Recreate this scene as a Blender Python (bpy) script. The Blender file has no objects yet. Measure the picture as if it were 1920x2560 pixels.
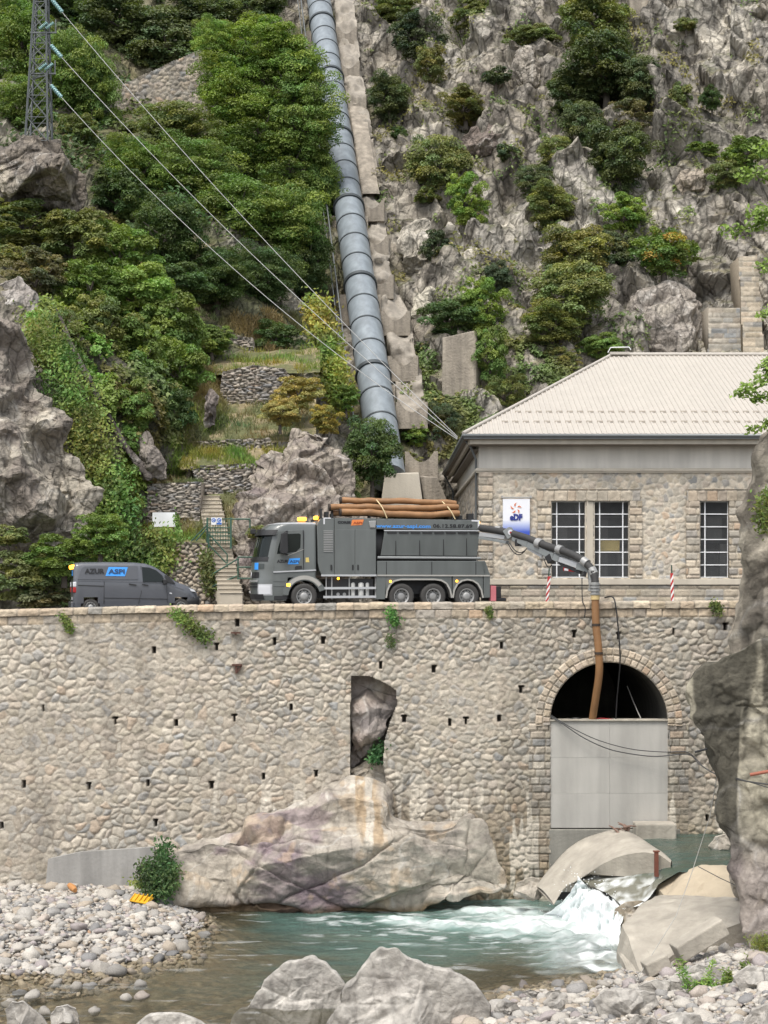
import bpy, math, random
import numpy as np
from mathutils import Vector, Matrix
random.seed(7)
SC = bpy.context.scene
COL = SC.collection
R = math.radians

# ---------------------------------------------------------------- camera, sky, sun, exposure
F = 3846.0          # focal length in photograph pixels
HY = 1470.0         # photograph row of the horizon
CZ = 0.77           # camera height (the wall top is near 0)
camd = bpy.data.cameras.new('camera')
camd.sensor_width = 36.0
camd.lens = F * 36.0 / 2560.0
camd.shift_y = (HY - 1280.0) / 2560.0
camd.clip_start = 0.5
camd.clip_end = 2000.0
cam = bpy.data.objects.new('camera', camd)
cam.location = (0, 0, CZ)
cam.rotation_euler = (R(90), 0, 0)
COL.objects.link(cam)
SC.camera = cam

SUN_EL, SUN_AZ = R(62), R(205)      # azimuth clockwise from +Y
W = bpy.data.worlds.new('World')
SC.world = W
W.use_nodes = True
wn = W.node_tree
sky = wn.nodes.new('ShaderNodeTexSky')
sky.sky_type = 'NISHITA'
sky.sun_disc = False
sky.sun_elevation = SUN_EL
sky.sun_rotation = SUN_AZ
sky.dust_density = 3.0
hs = wn.nodes.new('ShaderNodeHueSaturation')      # thin high cloud: a paler sky
hs.inputs['Saturation'].default_value = 0.35
wn.links.new(sky.outputs[0], hs.inputs['Color'])
wn.links.new(hs.outputs[0], wn.nodes['Background'].inputs['Color'])
wn.nodes['Background'].inputs['Strength'].default_value = 0.15
sd = bpy.data.lights.new('sun', 'SUN')
sd.energy = 1.5
sd.angle = R(22)
sd.color = (1.0, 0.95, 0.87)
sun = bpy.data.objects.new('sun', sd)
_d = Vector((math.sin(SUN_AZ) * math.cos(SUN_EL), math.cos(SUN_AZ) * math.cos(SUN_EL), math.sin(SUN_EL)))
sun.rotation_euler = (-_d).to_track_quat('-Z', 'Y').to_euler()
COL.objects.link(sun)
SC.view_settings.view_transform = 'Standard'
SC.view_settings.look = 'None'
SC.view_settings.exposure = 0.8
SC.view_settings.gamma = 1.0
SC.cycles.max_bounces = 6
SC.cycles.transparent_max_bounces = 12

def P(px, py, Y):
    """world point at depth Y seen at photograph pixel (px, py)"""
    return Vector(((px - 960.0) * Y / F, Y, CZ - (py - HY) * Y / F))
def onz(px, py, z):
    """world point on the level z seen at photograph pixel"""
    return P(px, py, (CZ - z) * F / (py - HY))
# ---------------------------------------------------------------- noise
def _h(ix, iy, iz, s):
    with np.errstate(over='ignore'):
        n = (ix.astype(np.int64) * 374761393 + iy.astype(np.int64) * 668265263 + iz.astype(np.int64) * 2147483647 + s * 974634777).astype(np.uint64)
        n = (n ^ (n >> np.uint64(13))) * np.uint64(1274126177)
        n = (n ^ (n >> np.uint64(16))) * np.uint64(2246822519)
        n = n ^ (n >> np.uint64(15))
    return (n & np.uint64(0xFFFFFF)).astype(np.float64) / 16777216.0
def vnoise(p, s=0):
    i = np.floor(p).astype(np.int64); f = p - i; f = f * f * (3 - 2 * f)
    r = 0
    for a in (0, 1):
        for b in (0, 1):
            for c in (0, 1):
                w = (f[:, 0] if a else 1 - f[:, 0]) * (f[:, 1] if b else 1 - f[:, 1]) * (f[:, 2] if c else 1 - f[:, 2])
                r = r + w * _h(i[:, 0] + a, i[:, 1] + b, i[:, 2] + c, s)
    return r * 2 - 1
def fbm(p, oc=4, s=0, g=0.5):
    r = 0; a = 1; q = np.array(p, dtype=float)
    for k in range(oc):
        r = r + a * vnoise(q, s + 17 * k); a *= g; q = q * 2.03 + 5.1
    return r
def cells(p, s=0, jit=1.0):
    """nearest feature point: F1, F2, vector to it, three random numbers of its cell"""
    i = np.floor(p).astype(np.int64); n = len(p)
    f1 = np.full(n, 9.0); f2 = np.full(n, 9.0); vec = np.zeros((n, 3)); idc = np.zeros((n, 3), np.int64)
    for a in (-1, 0, 1):
        for b in (-1, 0, 1):
            for c in (-1, 0, 1):
                jx, jy, jz = i[:, 0] + a, i[:, 1] + b, i[:, 2] + c
                q = np.stack([jx + .5 + jit * (_h(jx, jy, jz, s) - .5), jy + .5 + jit * (_h(jx, jy, jz, s + 1) - .5), jz + .5 + jit * (_h(jx, jy, jz, s + 2) - .5)], 1)
                v = p - q; d = np.sqrt((v * v).sum(1))
                nb = d < f1
                f2 = np.where(nb, f1, np.minimum(f2, d)); f1 = np.where(nb, d, f1)
                vec[nb] = v[nb]; idc[nb] = np.stack([jx, jy, jz], 1)[nb]
    h = np.stack([_h(idc[:, 0], idc[:, 1], idc[:, 2], s + 7 + k) for k in range(4)], 1)
    return f1, f2, vec, h
def facet(p, scale, amp, s=0, tilt=1.0, stretch=(1, 1, 1), step=.55, sharp=13.0, turn=0.0, warp=.22):
    """angular broken-rock relief: flat tilted chips joined by short scarps"""
    if turn:
        ct, st = math.cos(turn), math.sin(turn); p = np.stack([p[:, 0] * ct + p[:, 2] * st, p[:, 1], -p[:, 0] * st + p[:, 2] * ct], 1)
    q = p / scale / np.array(stretch) + warp * np.stack([fbm(p / scale * .9, 2, s + 31 + k) for k in range(3)], 1)
    i = np.floor(q).astype(np.int64); n = len(q); f1 = np.full(n, 9.0); f2 = np.full(n, 9.0); idc = np.zeros((n, 3), np.int64); sw = np.full(n, 1e-12); sv = np.zeros(n)
    for a in (-1, 0, 1):
        for b in (-1, 0, 1):
            for c in (-1, 0, 1):
                j = i + np.array([a, b, c]); jx, jy, jz = j[:, 0], j[:, 1], j[:, 2]
                v = q - np.stack([jx + _h(jx, jy, jz, s), jy + _h(jx, jy, jz, s + 1), jz + _h(jx, jy, jz, s + 2)], 1)
                d2 = (v * v).sum(1); val = (_h(jx, jy, jz, s + 7) - .5) * step
                for k in range(3): val = val + (_h(jx, jy, jz, s + 8 + k) - .5) * 2 * tilt * v[:, k]
                w = np.exp(-sharp * d2); sw += w; sv += w * val
                d = np.sqrt(d2); nb = d < f1; f2 = np.where(nb, f1, np.minimum(f2, d)); f1 = np.where(nb, d, f1); idc[nb] = j[nb]
    h = np.stack([_h(idc[:, 0], idc[:, 1], idc[:, 2], s + 7 + k) for k in range(4)], 1)
    return amp * sv / sw, h, f2 - f1
def sstep(a, b, x):
    t = np.clip((x - a) / (b - a), 0, 1); return t * t * (3 - 2 * t)
def mixc(a, b, t):
    return np.asarray(a, float) * (1 - t)[:, None] + np.asarray(b, float) * t[:, None]

# ---------------------------------------------------------------- materials
def new_mat(name):
    m = bpy.data.materials.new(name); m.use_nodes = True
    return m, m.node_tree, m.node_tree.nodes['Principled BSDF']
def mat(name, col, rough=0.6, metal=0.0, var=0.12, scale=3.0, bump=0.0, bscale=20.0, spec=0.5, streak=0.0, coat=0.0):
    """a plain material with some wear: colour varied by noise, optional vertical streaks and bump"""
    m, t, b = new_mat(name)
    tc = t.nodes.new('ShaderNodeTexCoord')
    n = t.nodes.new('ShaderNodeTexNoise'); n.inputs['Scale'].default_value = scale; n.inputs['Detail'].default_value = 6
    t.links.new(tc.outputs['Object'], n.inputs['Vector'])
    mx = t.nodes.new('ShaderNodeMix'); mx.data_type = 'RGBA'
    mx.inputs[6].default_value = tuple(c * (1 - var) for c in col) + (1,)
    mx.inputs[7].default_value = tuple(min(1, c * (1 + var)) for c in col) + (1,)
    t.links.new(n.outputs['Fac'], mx.inputs[0])
    out = mx.outputs[2]
    if streak:
        mp = t.nodes.new('ShaderNodeMapping'); mp.inputs['Scale'].default_value = (1.1, 1.1, 0.14)
        n2 = t.nodes.new('ShaderNodeTexNoise'); n2.inputs['Scale'].default_value = 2.0; n2.inputs['Detail'].default_value = 5
        t.links.new(tc.outputs['Object'], mp.inputs[0]); t.links.new(mp.outputs[0], n2.inputs['Vector'])
        rp = t.nodes.new('ShaderNodeValToRGB'); rp.color_ramp.elements[0].position = .38; rp.color_ramp.elements[1].position = .68
        rp.color_ramp.elements[0].color = (1 - streak,) * 3 + (1,); rp.color_ramp.elements[1].color = (1, 1, 1, 1)
        t.links.new(n2.outputs['Fac'], rp.inputs[0])
        mu = t.nodes.new('ShaderNodeMix'); mu.data_type = 'RGBA'; mu.blend_type = 'MULTIPLY'; mu.inputs[0].default_value = 1
        t.links.new(out, mu.inputs[6]); t.links.new(rp.outputs[0], mu.inputs[7]); out = mu.outputs[2]
    t.links.new(out, b.inputs['Base Color'])
    b.inputs['Roughness'].default_value = rough; b.inputs['Metallic'].default_value = metal
    b.inputs['Specular IOR Level'].default_value = spec
    if coat: b.inputs['Coat Weight'].default_value = coat
    if bump:
        n3 = t.nodes.new('ShaderNodeTexNoise'); n3.inputs['Scale'].default_value = bscale; n3.inputs['Detail'].default_value = 8
        t.links.new(tc.outputs['Object'], n3.inputs['Vector'])
        bp = t.nodes.new('ShaderNodeBump'); bp.inputs['Strength'].default_value = bump; bp.inputs['Distance'].default_value = 0.05
        t.links.new(n3.outputs['Fac'], bp.inputs['Height']); t.links.new(bp.outputs[0], b.inputs['Normal'])
    return m
def vmat(name, rough=0.85, var=0.25, scale=6.0, bump=0.5, bscale=9.0, bdist=0.06, spec=0.3, crack=0.0, cscale=.8):
    """colour of each stone or patch from the mesh's own colour attribute, grain from noise"""
    m, t, b = new_mat(name)
    at = t.nodes.new('ShaderNodeAttribute'); at.attribute_name = 'Col'
    tc = t.nodes.new('ShaderNodeTexCoord')
    n = t.nodes.new('ShaderNodeTexNoise'); n.inputs['Scale'].default_value = scale; n.inputs['Detail'].default_value = 8; n.inputs['Roughness'].default_value = .65
    t.links.new(tc.outputs['Object'], n.inputs['Vector'])
    mr = t.nodes.new('ShaderNodeMapRange'); mr.inputs[1].default_value = .3; mr.inputs[2].default_value = .7
    mr.inputs[3].default_value = 1 - var; mr.inputs[4].default_value = 1 + var
    t.links.new(n.outputs['Fac'], mr.inputs[0])
    mu = t.nodes.new('ShaderNodeVectorMath'); mu.operation = 'SCALE'
    t.links.new(at.outputs['Color'], mu.inputs[0]); t.links.new(mr.outputs[0], mu.inputs['Scale'])
    base = mu.outputs[0]; cracks = []
    for i in range(2 if crack else 0):      # fissure shade painted into the colour, in two sizes, leaning like the bedding
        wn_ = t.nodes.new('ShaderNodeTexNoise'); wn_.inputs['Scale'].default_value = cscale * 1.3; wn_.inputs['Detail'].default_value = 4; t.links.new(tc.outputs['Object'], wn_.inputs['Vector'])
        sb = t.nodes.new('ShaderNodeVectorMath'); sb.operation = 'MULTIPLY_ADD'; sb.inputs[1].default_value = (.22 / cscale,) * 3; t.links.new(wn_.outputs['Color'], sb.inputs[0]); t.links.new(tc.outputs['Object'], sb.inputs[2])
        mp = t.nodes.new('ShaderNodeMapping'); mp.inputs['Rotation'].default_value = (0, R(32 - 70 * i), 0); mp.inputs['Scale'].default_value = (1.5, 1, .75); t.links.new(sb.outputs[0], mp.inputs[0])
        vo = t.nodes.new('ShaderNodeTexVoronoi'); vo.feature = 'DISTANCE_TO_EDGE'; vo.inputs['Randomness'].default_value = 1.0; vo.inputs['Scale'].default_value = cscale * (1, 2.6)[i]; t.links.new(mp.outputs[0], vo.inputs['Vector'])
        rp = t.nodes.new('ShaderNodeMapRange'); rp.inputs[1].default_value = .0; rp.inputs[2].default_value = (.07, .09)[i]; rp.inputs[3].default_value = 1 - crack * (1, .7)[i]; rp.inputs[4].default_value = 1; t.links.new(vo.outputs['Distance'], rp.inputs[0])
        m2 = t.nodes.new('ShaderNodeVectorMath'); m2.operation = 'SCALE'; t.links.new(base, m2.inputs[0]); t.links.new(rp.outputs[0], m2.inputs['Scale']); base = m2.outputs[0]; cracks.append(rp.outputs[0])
    t.links.new(base, b.inputs['Base Color'])
    b.inputs['Roughness'].default_value = rough; b.inputs['Specular IOR Level'].default_value = spec
    n3 = t.nodes.new('ShaderNodeTexNoise'); n3.inputs['Scale'].default_value = bscale; n3.inputs['Detail'].default_value = 10; n3.inputs['Roughness'].default_value = .6
    t.links.new(tc.outputs['Object'], n3.inputs['Vector'])
    bp = t.nodes.new('ShaderNodeBump'); bp.inputs['Strength'].default_value = bump; bp.inputs['Distance'].default_value = bdist
    hgt = n3.outputs['Fac']
    for c_ in cracks:
        ma = t.nodes.new('ShaderNodeMath'); ma.operation = 'MULTIPLY_ADD'; ma.inputs[1].default_value = .9; t.links.new(c_, ma.inputs[0]); t.links.new(hgt, ma.inputs[2]); hgt = ma.outputs[0]
    t.links.new(hgt, bp.inputs['Height']); t.links.new(bp.outputs[0], b.inputs['Normal'])
    return m
def emis(name, col, st):
    m, t, b = new_mat(name)
    b.inputs['Base Color'].default_value = col + (1,); b.inputs['Emission Color'].default_value = col + (1,); b.inputs['Emission Strength'].default_value = st
    return m

# ---------------------------------------------------------------- mesh helpers
def mesh_np(name, V, Fc, m, col=None, smooth=True, origin=None, parent=None, mats=None, midx=None):
    """one mesh object from arrays; its origin is put at the base of the thing"""
    V = np.asarray(V, float)
    if origin is None:
        lo, hi = V.min(0), V.max(0); origin = np.array([(lo[0] + hi[0]) / 2, (lo[1] + hi[1]) / 2, lo[2]])
    origin = np.asarray(origin, float)
    me = bpy.data.meshes.new(name)
    if isinstance(Fc, np.ndarray):
        nf, k = Fc.shape
        me.vertices.add(len(V)); me.vertices.foreach_set('co', (V - origin).astype(np.float32).ravel())
        me.loops.add(nf * k); me.loops.foreach_set('vertex_index', Fc.astype(np.int32).ravel())
        me.polygons.add(nf); me.polygons.foreach_set('loop_start', np.arange(0, nf * k, k, dtype=np.int32))
        me.update(calc_edges=True)
    else:
        me.from_pydata([tuple(v) for v in (V - origin)], [], Fc)
    if isinstance(smooth, bool):
        me.polygons.foreach_set('use_smooth', np.full(len(me.polygons), smooth))
    else:
        me.polygons.foreach_set('use_smooth', np.asarray(smooth, bool))
    if col is not None:
        ca = me.color_attributes.new('Col', 'FLOAT_COLOR', 'POINT')
        c4 = np.ones((len(V), 4), np.float32); c4[:, :3] = np.clip(col, 0, 1)
        ca.data.foreach_set('color', c4.ravel())
    for x in (mats or [m]): me.materials.append(x)
    if midx is not None: me.polygons.foreach_set('material_index', np.asarray(midx, np.int32))
    me.validate(); me.update()
    o = bpy.data.objects.new(name, me); COL.objects.link(o)
    o.location = origin
    if parent is not None: adopt(o, parent)
    return o
def adopt(o, parent):
    """parent o, keeping it where it is"""
    o.parent = parent
    o.matrix_parent_inverse = world_of(parent).inverted()
def world_of(o):
    m = Matrix.LocRotScale(o.location, o.rotation_euler, o.scale)
    return world_of(o.parent) @ o.matrix_parent_inverse @ m if o.parent else m
def tag(o, label=None, cat=None, group=None, kind=None):
    if label: o['label'] = label
    if cat: o['category'] = cat
    if group: o['group'] = group
    if kind: o['kind'] = kind
    return o
def thing(name, label, cat, loc=(0, 0, 0), rz=0.0, group=None):
    o = bpy.data.objects.new(name, None); COL.objects.link(o)
    o.empty_display_size = 0.2; o.location = loc; o.rotation_euler = (0, 0, rz)
    return tag(o, label, cat, group)
class MB:
    """collects shapes for ONE mesh object"""
    def __init__(s): s.v = []; s.f = []; s.sm = []; s.mi = []; s.cm = 0
    def add(s, vs, fs, smooth=False):
        n = len(s.v); s.v += [tuple(v) for v in vs]
        for f in fs: s.f.append([i + n for i in f]); s.sm.append(smooth); s.mi.append(s.cm)
        return s
    def box(s, a, b):
        x0, y0, z0 = a; x1, y1, z1 = b
        return s.add([(x0, y0, z0), (x1, y0, z0), (x1, y1, z0), (x0, y1, z0), (x0, y0, z1), (x1, y0, z1), (x1, y1, z1), (x0, y1, z1)],
                     [(0, 3, 2, 1), (4, 5, 6, 7), (0, 1, 5, 4), (1, 2, 6, 5), (2, 3, 7, 6), (3, 0, 4, 7)])
    def hexa(s, p):   # 8 corners, bottom ring then top ring
        return s.add(p, [(0, 3, 2, 1), (4, 5, 6, 7), (0, 1, 5, 4), (1, 2, 6, 5), (2, 3, 7, 6), (3, 0, 4, 7)])
    def bar(s, a, b, w, h=None):
        """square bar between two points"""
        a = Vector(a); b = Vector(b); d = (b - a).normalized(); h = h or w
        u = d.cross(Vector((0, 0, 1)))
        if u.length < 1e-3: u = Vector((1, 0, 0))
        u.normalize(); w2 = u.cross(d)
        q = [(-1, -1), (1, -1), (1, 1), (-1, 1)]
        return s.hexa([a + u * i * w / 2 + w2 * j * h / 2 for i, j in q] + [b + u * i * w / 2 + w2 * j * h / 2 for i, j in q])
    def tube(s, pts, r, n=10, cap=True):
        pts = [Vector(p) for p in pts]; rr = r if hasattr(r, '__len__') else [r] * len(pts)
        ref = None; ring = []
        for i, p in enumerate(pts):
            d = (pts[min(i + 1, len(pts) - 1)] - pts[max(i - 1, 0)]).normalized()
            if ref is None:
                ref = d.cross(Vector((0, 0, 1)))
                if ref.length < 1e-3: ref = d.cross(Vector((1, 0, 0)))
            ref = (ref - d * ref.dot(d)).normalized(); w = d.cross(ref)
            ring.append([p + (ref * math.cos(2 * math.pi * k / n) + w * math.sin(2 * math.pi * k / n)) * rr[i] for k in range(n)])
        s.add([v for q in ring for v in q], [(i * n + k, i * n + (k + 1) % n, (i + 1) * n + (k + 1) % n, (i + 1) * n + k) for i in range(len(pts) - 1) for k in range(n)], True)
        if cap:
            s.add(ring[0], [tuple(range(n))[::-1]]); s.add(ring[-1], [tuple(range(n))])
        return s
    def prism(s, poly, y0, y1, axis='y', smooth=False):
        """polygon in (x,z) pulled along y (or (y,z) along x, (x,y) along z)"""
        f = {'y': lambda a, b, c: (a, c, b), 'x': lambda a, b, c: (c, a, b), 'z': lambda a, b, c: (a, b, c)}[axis]
        n = len(poly)
        s.add([f(a, b, y0) for a, b in poly] + [f(a, b, y1) for a, b in poly], [(i, (i + 1) % n, n + (i + 1) % n, n + i) for i in range(n)], smooth)
        k = len(s.v) - 2 * n
        s.f += [list(range(k, k + n))[::-1], list(range(k + n, k + 2 * n))]; s.sm += [False, False]; s.mi += [s.cm, s.cm]
        return s
    def disc(s, c, r, y0, y1, n=24, axis='y', r2=None):
        """short cylinder along y, x or z, its second end may have another radius"""
        r2 = r if r2 is None else r2; cx, cy, cz = c
        ring = []
        for rr, t in ((r, y0), (r2, y1)):
            q = []
            for k in range(n):
                a = 2 * math.pi * k / n; u, v = rr * math.cos(a), rr * math.sin(a)
                q.append((cx + u, cy + t, cz + v) if axis == 'y' else (cx + t, cy + u, cz + v) if axis == 'x' else (cx + u, cy + v, cz + t))
            ring += q
        s.add(ring, [(k, (k + 1) % n, n + (k + 1) % n, n + k) for k in range(n)], True)
        k = len(s.v) - 2 * n
        s.f += [list(range(k, k + n)), list(range(k + n, k + 2 * n))[::-1]]; s.sm += [False, False]; s.mi += [s.cm, s.cm]
        return s
    def ring(s, c, r0, r1, y0, y1, n=28):
        """flat ring (tyre, rim lip) about the y axis"""
        cx, cy, cz = c; q = []
        for rr, t in ((r0, y0), (r1, y0), (r1, y1), (r0, y1)):
            q += [(cx + rr * math.cos(2 * math.pi * k / n), cy + t, cz + rr * math.sin(2 * math.pi * k / n)) for k in range(n)]
        return s.add(q, [(j * n + k, j * n + (k + 1) % n, ((j + 1) % 4) * n + (k + 1) % n, ((j + 1) % 4) * n + k) for j in range(4) for k in range(n)], False)
    def quad(s, *p): return s.add(p, [tuple(range(len(p)))])
    def build(s, name, m, parent=None, local=False, bevel=0.0, origin=None, mats=None):
        V = np.array([tuple(v) for v in s.v], float)
        if local:      # coordinates are the parent's own
            o = mesh_np(name, V, s.f, m, smooth=s.sm, origin=(0, 0, 0), mats=mats, midx=s.mi if mats else None)
            o.parent = parent
        else:
            o = mesh_np(name, V, s.f, m, smooth=s.sm, parent=parent, origin=origin, mats=mats, midx=s.mi if mats else None)
        me = o.data
        import bmesh
        bm = bmesh.new(); bm.from_mesh(me); bmesh.ops.recalc_face_normals(bm, faces=bm.faces); bm.to_mesh(me); bm.free()
        if bevel:
            b = o.modifiers.new('bevel', 'BEVEL'); b.width = bevel; b.segments = 2; b.limit_method = 'ANGLE'; b.angle_limit = R(40)
        return o
def text_obj(name, body, size, m, parent, loc, rot=(R(90), 0, 0), bold=0.0, shear=0.0, width=None, spacing=1.0):
    cu = bpy.data.curves.new(name, 'FONT'); cu.body = body; cu.size = size; cu.offset = bold; cu.shear = shear
    cu.extrude = 0.002; cu.space_character = spacing; cu.align_x = 'LEFT'; cu.resolution_u = 3
    to = bpy.data.objects.new(name, cu); COL.objects.link(to)
    dg = bpy.context.evaluated_depsgraph_get()
    me = bpy.data.meshes.new_from_object(to.evaluated_get(dg))
    bpy.data.objects.remove(to)
    if width:
        xs = [v.co.x for v in me.vertices]; k = width / (max(xs) - min(xs)); x0 = min(xs)
        for v in me.vertices: v.co.x = (v.co.x - x0) * k
    me.materials.clear(); me.materials.append(m)
    o = bpy.data.objects.new(name, me); COL.objects.link(o); o.location = loc; o.rotation_euler = rot; o.parent = parent
    return o
def copy_tree(o, parent=None):
    c = o.copy(); COL.objects.link(c)
    if parent is not None: c.parent = parent
    for ch in list(o.children): copy_tree(ch, c)
    return c
def grid_faces(nu, nv, keep=None):
    i = np.arange(nu * nv).reshape(nv, nu)
    f = np.stack([i[:-1, :-1], i[:-1, 1:], i[1:, 1:], i[1:, :-1]], -1).reshape(-1, 4)
    return f if keep is None else f[keep]
def normals_np(V, nu, nv):
    g = V.reshape(nv, nu, 3)
    du = np.gradient(g, axis=1); dv = np.gradient(g, axis=0)
    n = np.cross(du, dv); n /= np.linalg.norm(n, axis=2, keepdims=True) + 1e-9
    return n.reshape(-1, 3)
def in_poly(x, z, poly):
    ins = np.zeros(len(x), bool); n = len(poly)
    for i in range(n):
        x0, z0 = poly[i]; x1, z1 = poly[(i + 1) % n]
        c = ((z0 > z) != (z1 > z)) & (x < (x1 - x0) * (z - z0) / (z1 - z0 + 1e-12) + x0)
        ins ^= c
    return ins
def rbf(pts, vals, smooth=0.02):
    """smooth surface through scattered values (linear kernel)"""
    A = np.asarray(pts, float); b = np.asarray(vals, float); n = len(A)
    K = np.linalg.norm(A[:, None] - A[None], axis=2)
    M = np.zeros((n + 3, n + 3)); M[:n, :n] = K - smooth * np.eye(n); M[:n, n] = 1; M[:n, n + 1:] = A; M[n, :n] = 1; M[n + 1:, :n] = A.T
    w = np.linalg.solve(M, np.concatenate([b, np.zeros(3)]))
    def f(q):
        q = np.asarray(q, float); r = np.zeros(len(q))
        for k in range(n): r += w[k] * np.sqrt(((q - A[k]) ** 2).sum(1))
        return r + w[n] + q @ w[n + 1:n + 3]
    return f
# ---------------------------------------------------------------- the valley side
ROADZ = -0.10
PA, PB = P(968, 1180, 88), P(797, 0, 133)         # axis of the big pipe
def pipe_at(Y): return PA.lerp(PB, (Y - PA.y) / (PB.y - PA.y))
HC = []
for (px, py, Y, rk) in [
    (-300, 1480, 69, .5), (0, 1490, 70.5, .3), (150, 1300, 71.5, .2), (350, 1300, 74.5, .25), (400, 1490, 73.0, .4), (560, 1500, 74.0, .5), (700, 1500, 74.5, .6), (850, 1500, 78, .6),
    (1000, 1500, 88, .4), (560, 1200, 78.2, .4), (420, 1180, 77, .3), (600, 1050, 82.5, .25), (300, 1100, 73.8, .2), (430, 1000, 80.5, .2), (200, 900, 76, .2), (0, 800, 74.5, .5), (-300, 800, 71, .5),
    (350, 900, 80, .15), (600, 900, 89, .15), (650, 800, 93, .15), (500, 780, 90, .15), (150, 700, 84, .2), (0, 550, 90, .3), (200, 450, 98, .3), (500, 600, 98, .2), (500, 400, 106, .2), (700, 560, 103, .2),
    (500, 200, 115, .2), (300, 200, 113, .2), (100, 100, 115, .3), (0, 0, 118, .3), (-300, 0, 112, .4), (300, 0, 125, .3), (600, 0, 131, .5), (0, -400, 135, .4),
    (1050, 1200, 91.5, .4), (1150, 1000, 94, .7), (1300, 950, 96, .6), (1250, 800, 99, .9), (1500, 850, 99.5, 1), (1700, 850, 99.5, 1), (1900, 850, 99, 1), (1900, 600, 102, 1), (1700, 600, 103, 1),
    (1500, 600, 105.5, 1), (1300, 600, 106.5, 1), (1150, 600, 106, 1), (1100, 400, 113, 1), (1300, 300, 114, 1), (1500, 300, 112.5, .9), (1700, 300, 110, 1), (1900, 300, 108, 1), (1900, 0, 115, 1),
    (1700, 0, 118, 1), (1500, 0, 121, 1), (1300, 0, 125, 1), (1080, 0, 132, 1), (1300, 1480, 93.5, .5), (1900, 1480, 95, .5), (2300, 0, 110, 1), (2300, 800, 96, 1), (2300, 1480, 93, 1),
    (1900, -400, 128, 1), (1000, -400, 153, 1)]:
    p = P(px, py, Y); HC.append((p.x, p.z, Y, rk))
for Y in (92, 98, 104, 110, 116, 122, 128, 133):
    q = pipe_at(Y)
    HC.append((q.x, q.z - 0.3, Y + 1.7, .5)); HC.append((q.x + 3.2, q.z - 0.3, Y + 1.6, .7)); HC.append((q.x - 2.2, q.z - .6, Y + 1.4, .4))
HC = np.array(HC)
_hy = rbf(HC[:, :2], HC[:, 2], 0.3); _hr = rbf(HC[:, :2], HC[:, 3], 0.3)
def hill_hit(px, py):
    """where the line of sight at a photograph pixel meets the valley side"""
    Ys = np.arange(66, 150, 0.25); xs = (px - 960) * Ys / F; zs = CZ - (py - HY) * Ys / F
    d = _hy(np.stack([xs, zs], 1)) - Ys
    k = np.argmax(d <= 0)
    return float(Ys[k]) if (d <= 0).any() else 140.0
def rock_colour(h, V, seed=0, warm=0.0):
    """broken schist: pale beige, grey, brown and purplish chips"""
    pal = np.array([(.42, .375, .305), (.35, .32, .27), (.285, .26, .225), (.49, .445, .37), (.34, .30, .245), (.25, .225, .195)])
    n = fbm(V * .11, 3, seed + 3)
    t = np.clip(h[:, 2] * .75 + .22 * n + .1, 0, .999) * 5
    k = t.astype(int); c = pal[k] * (1 - (t - k))[:, None] + pal[np.minimum(k + 1, 5)] * (t - k)[:, None]
    st = sstep(.2, .7, fbm(V * np.array([.9, .9, .35]), 4, seed + 9))        # dark water stains down the face
    c = mixc(c, c * .6, st * .4)
    li = sstep(.3, .7, fbm(V * 1.3, 3, seed + 21))                           # pale lichen
    c = mixc(c, (.40, .37, .31), li * .35)
    pale = sstep(.0, .5, fbm(V * .16, 3, seed + 33)); c = mixc(c * .88, c * np.array([1.22, 1.24, 1.26]), pale)
    return c
M_HILL = vmat('weathered_rock_and_soil', var=.34, scale=2.2, bump=.9, bscale=3.0, bdist=.18, crack=.55, cscale=.34)
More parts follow.
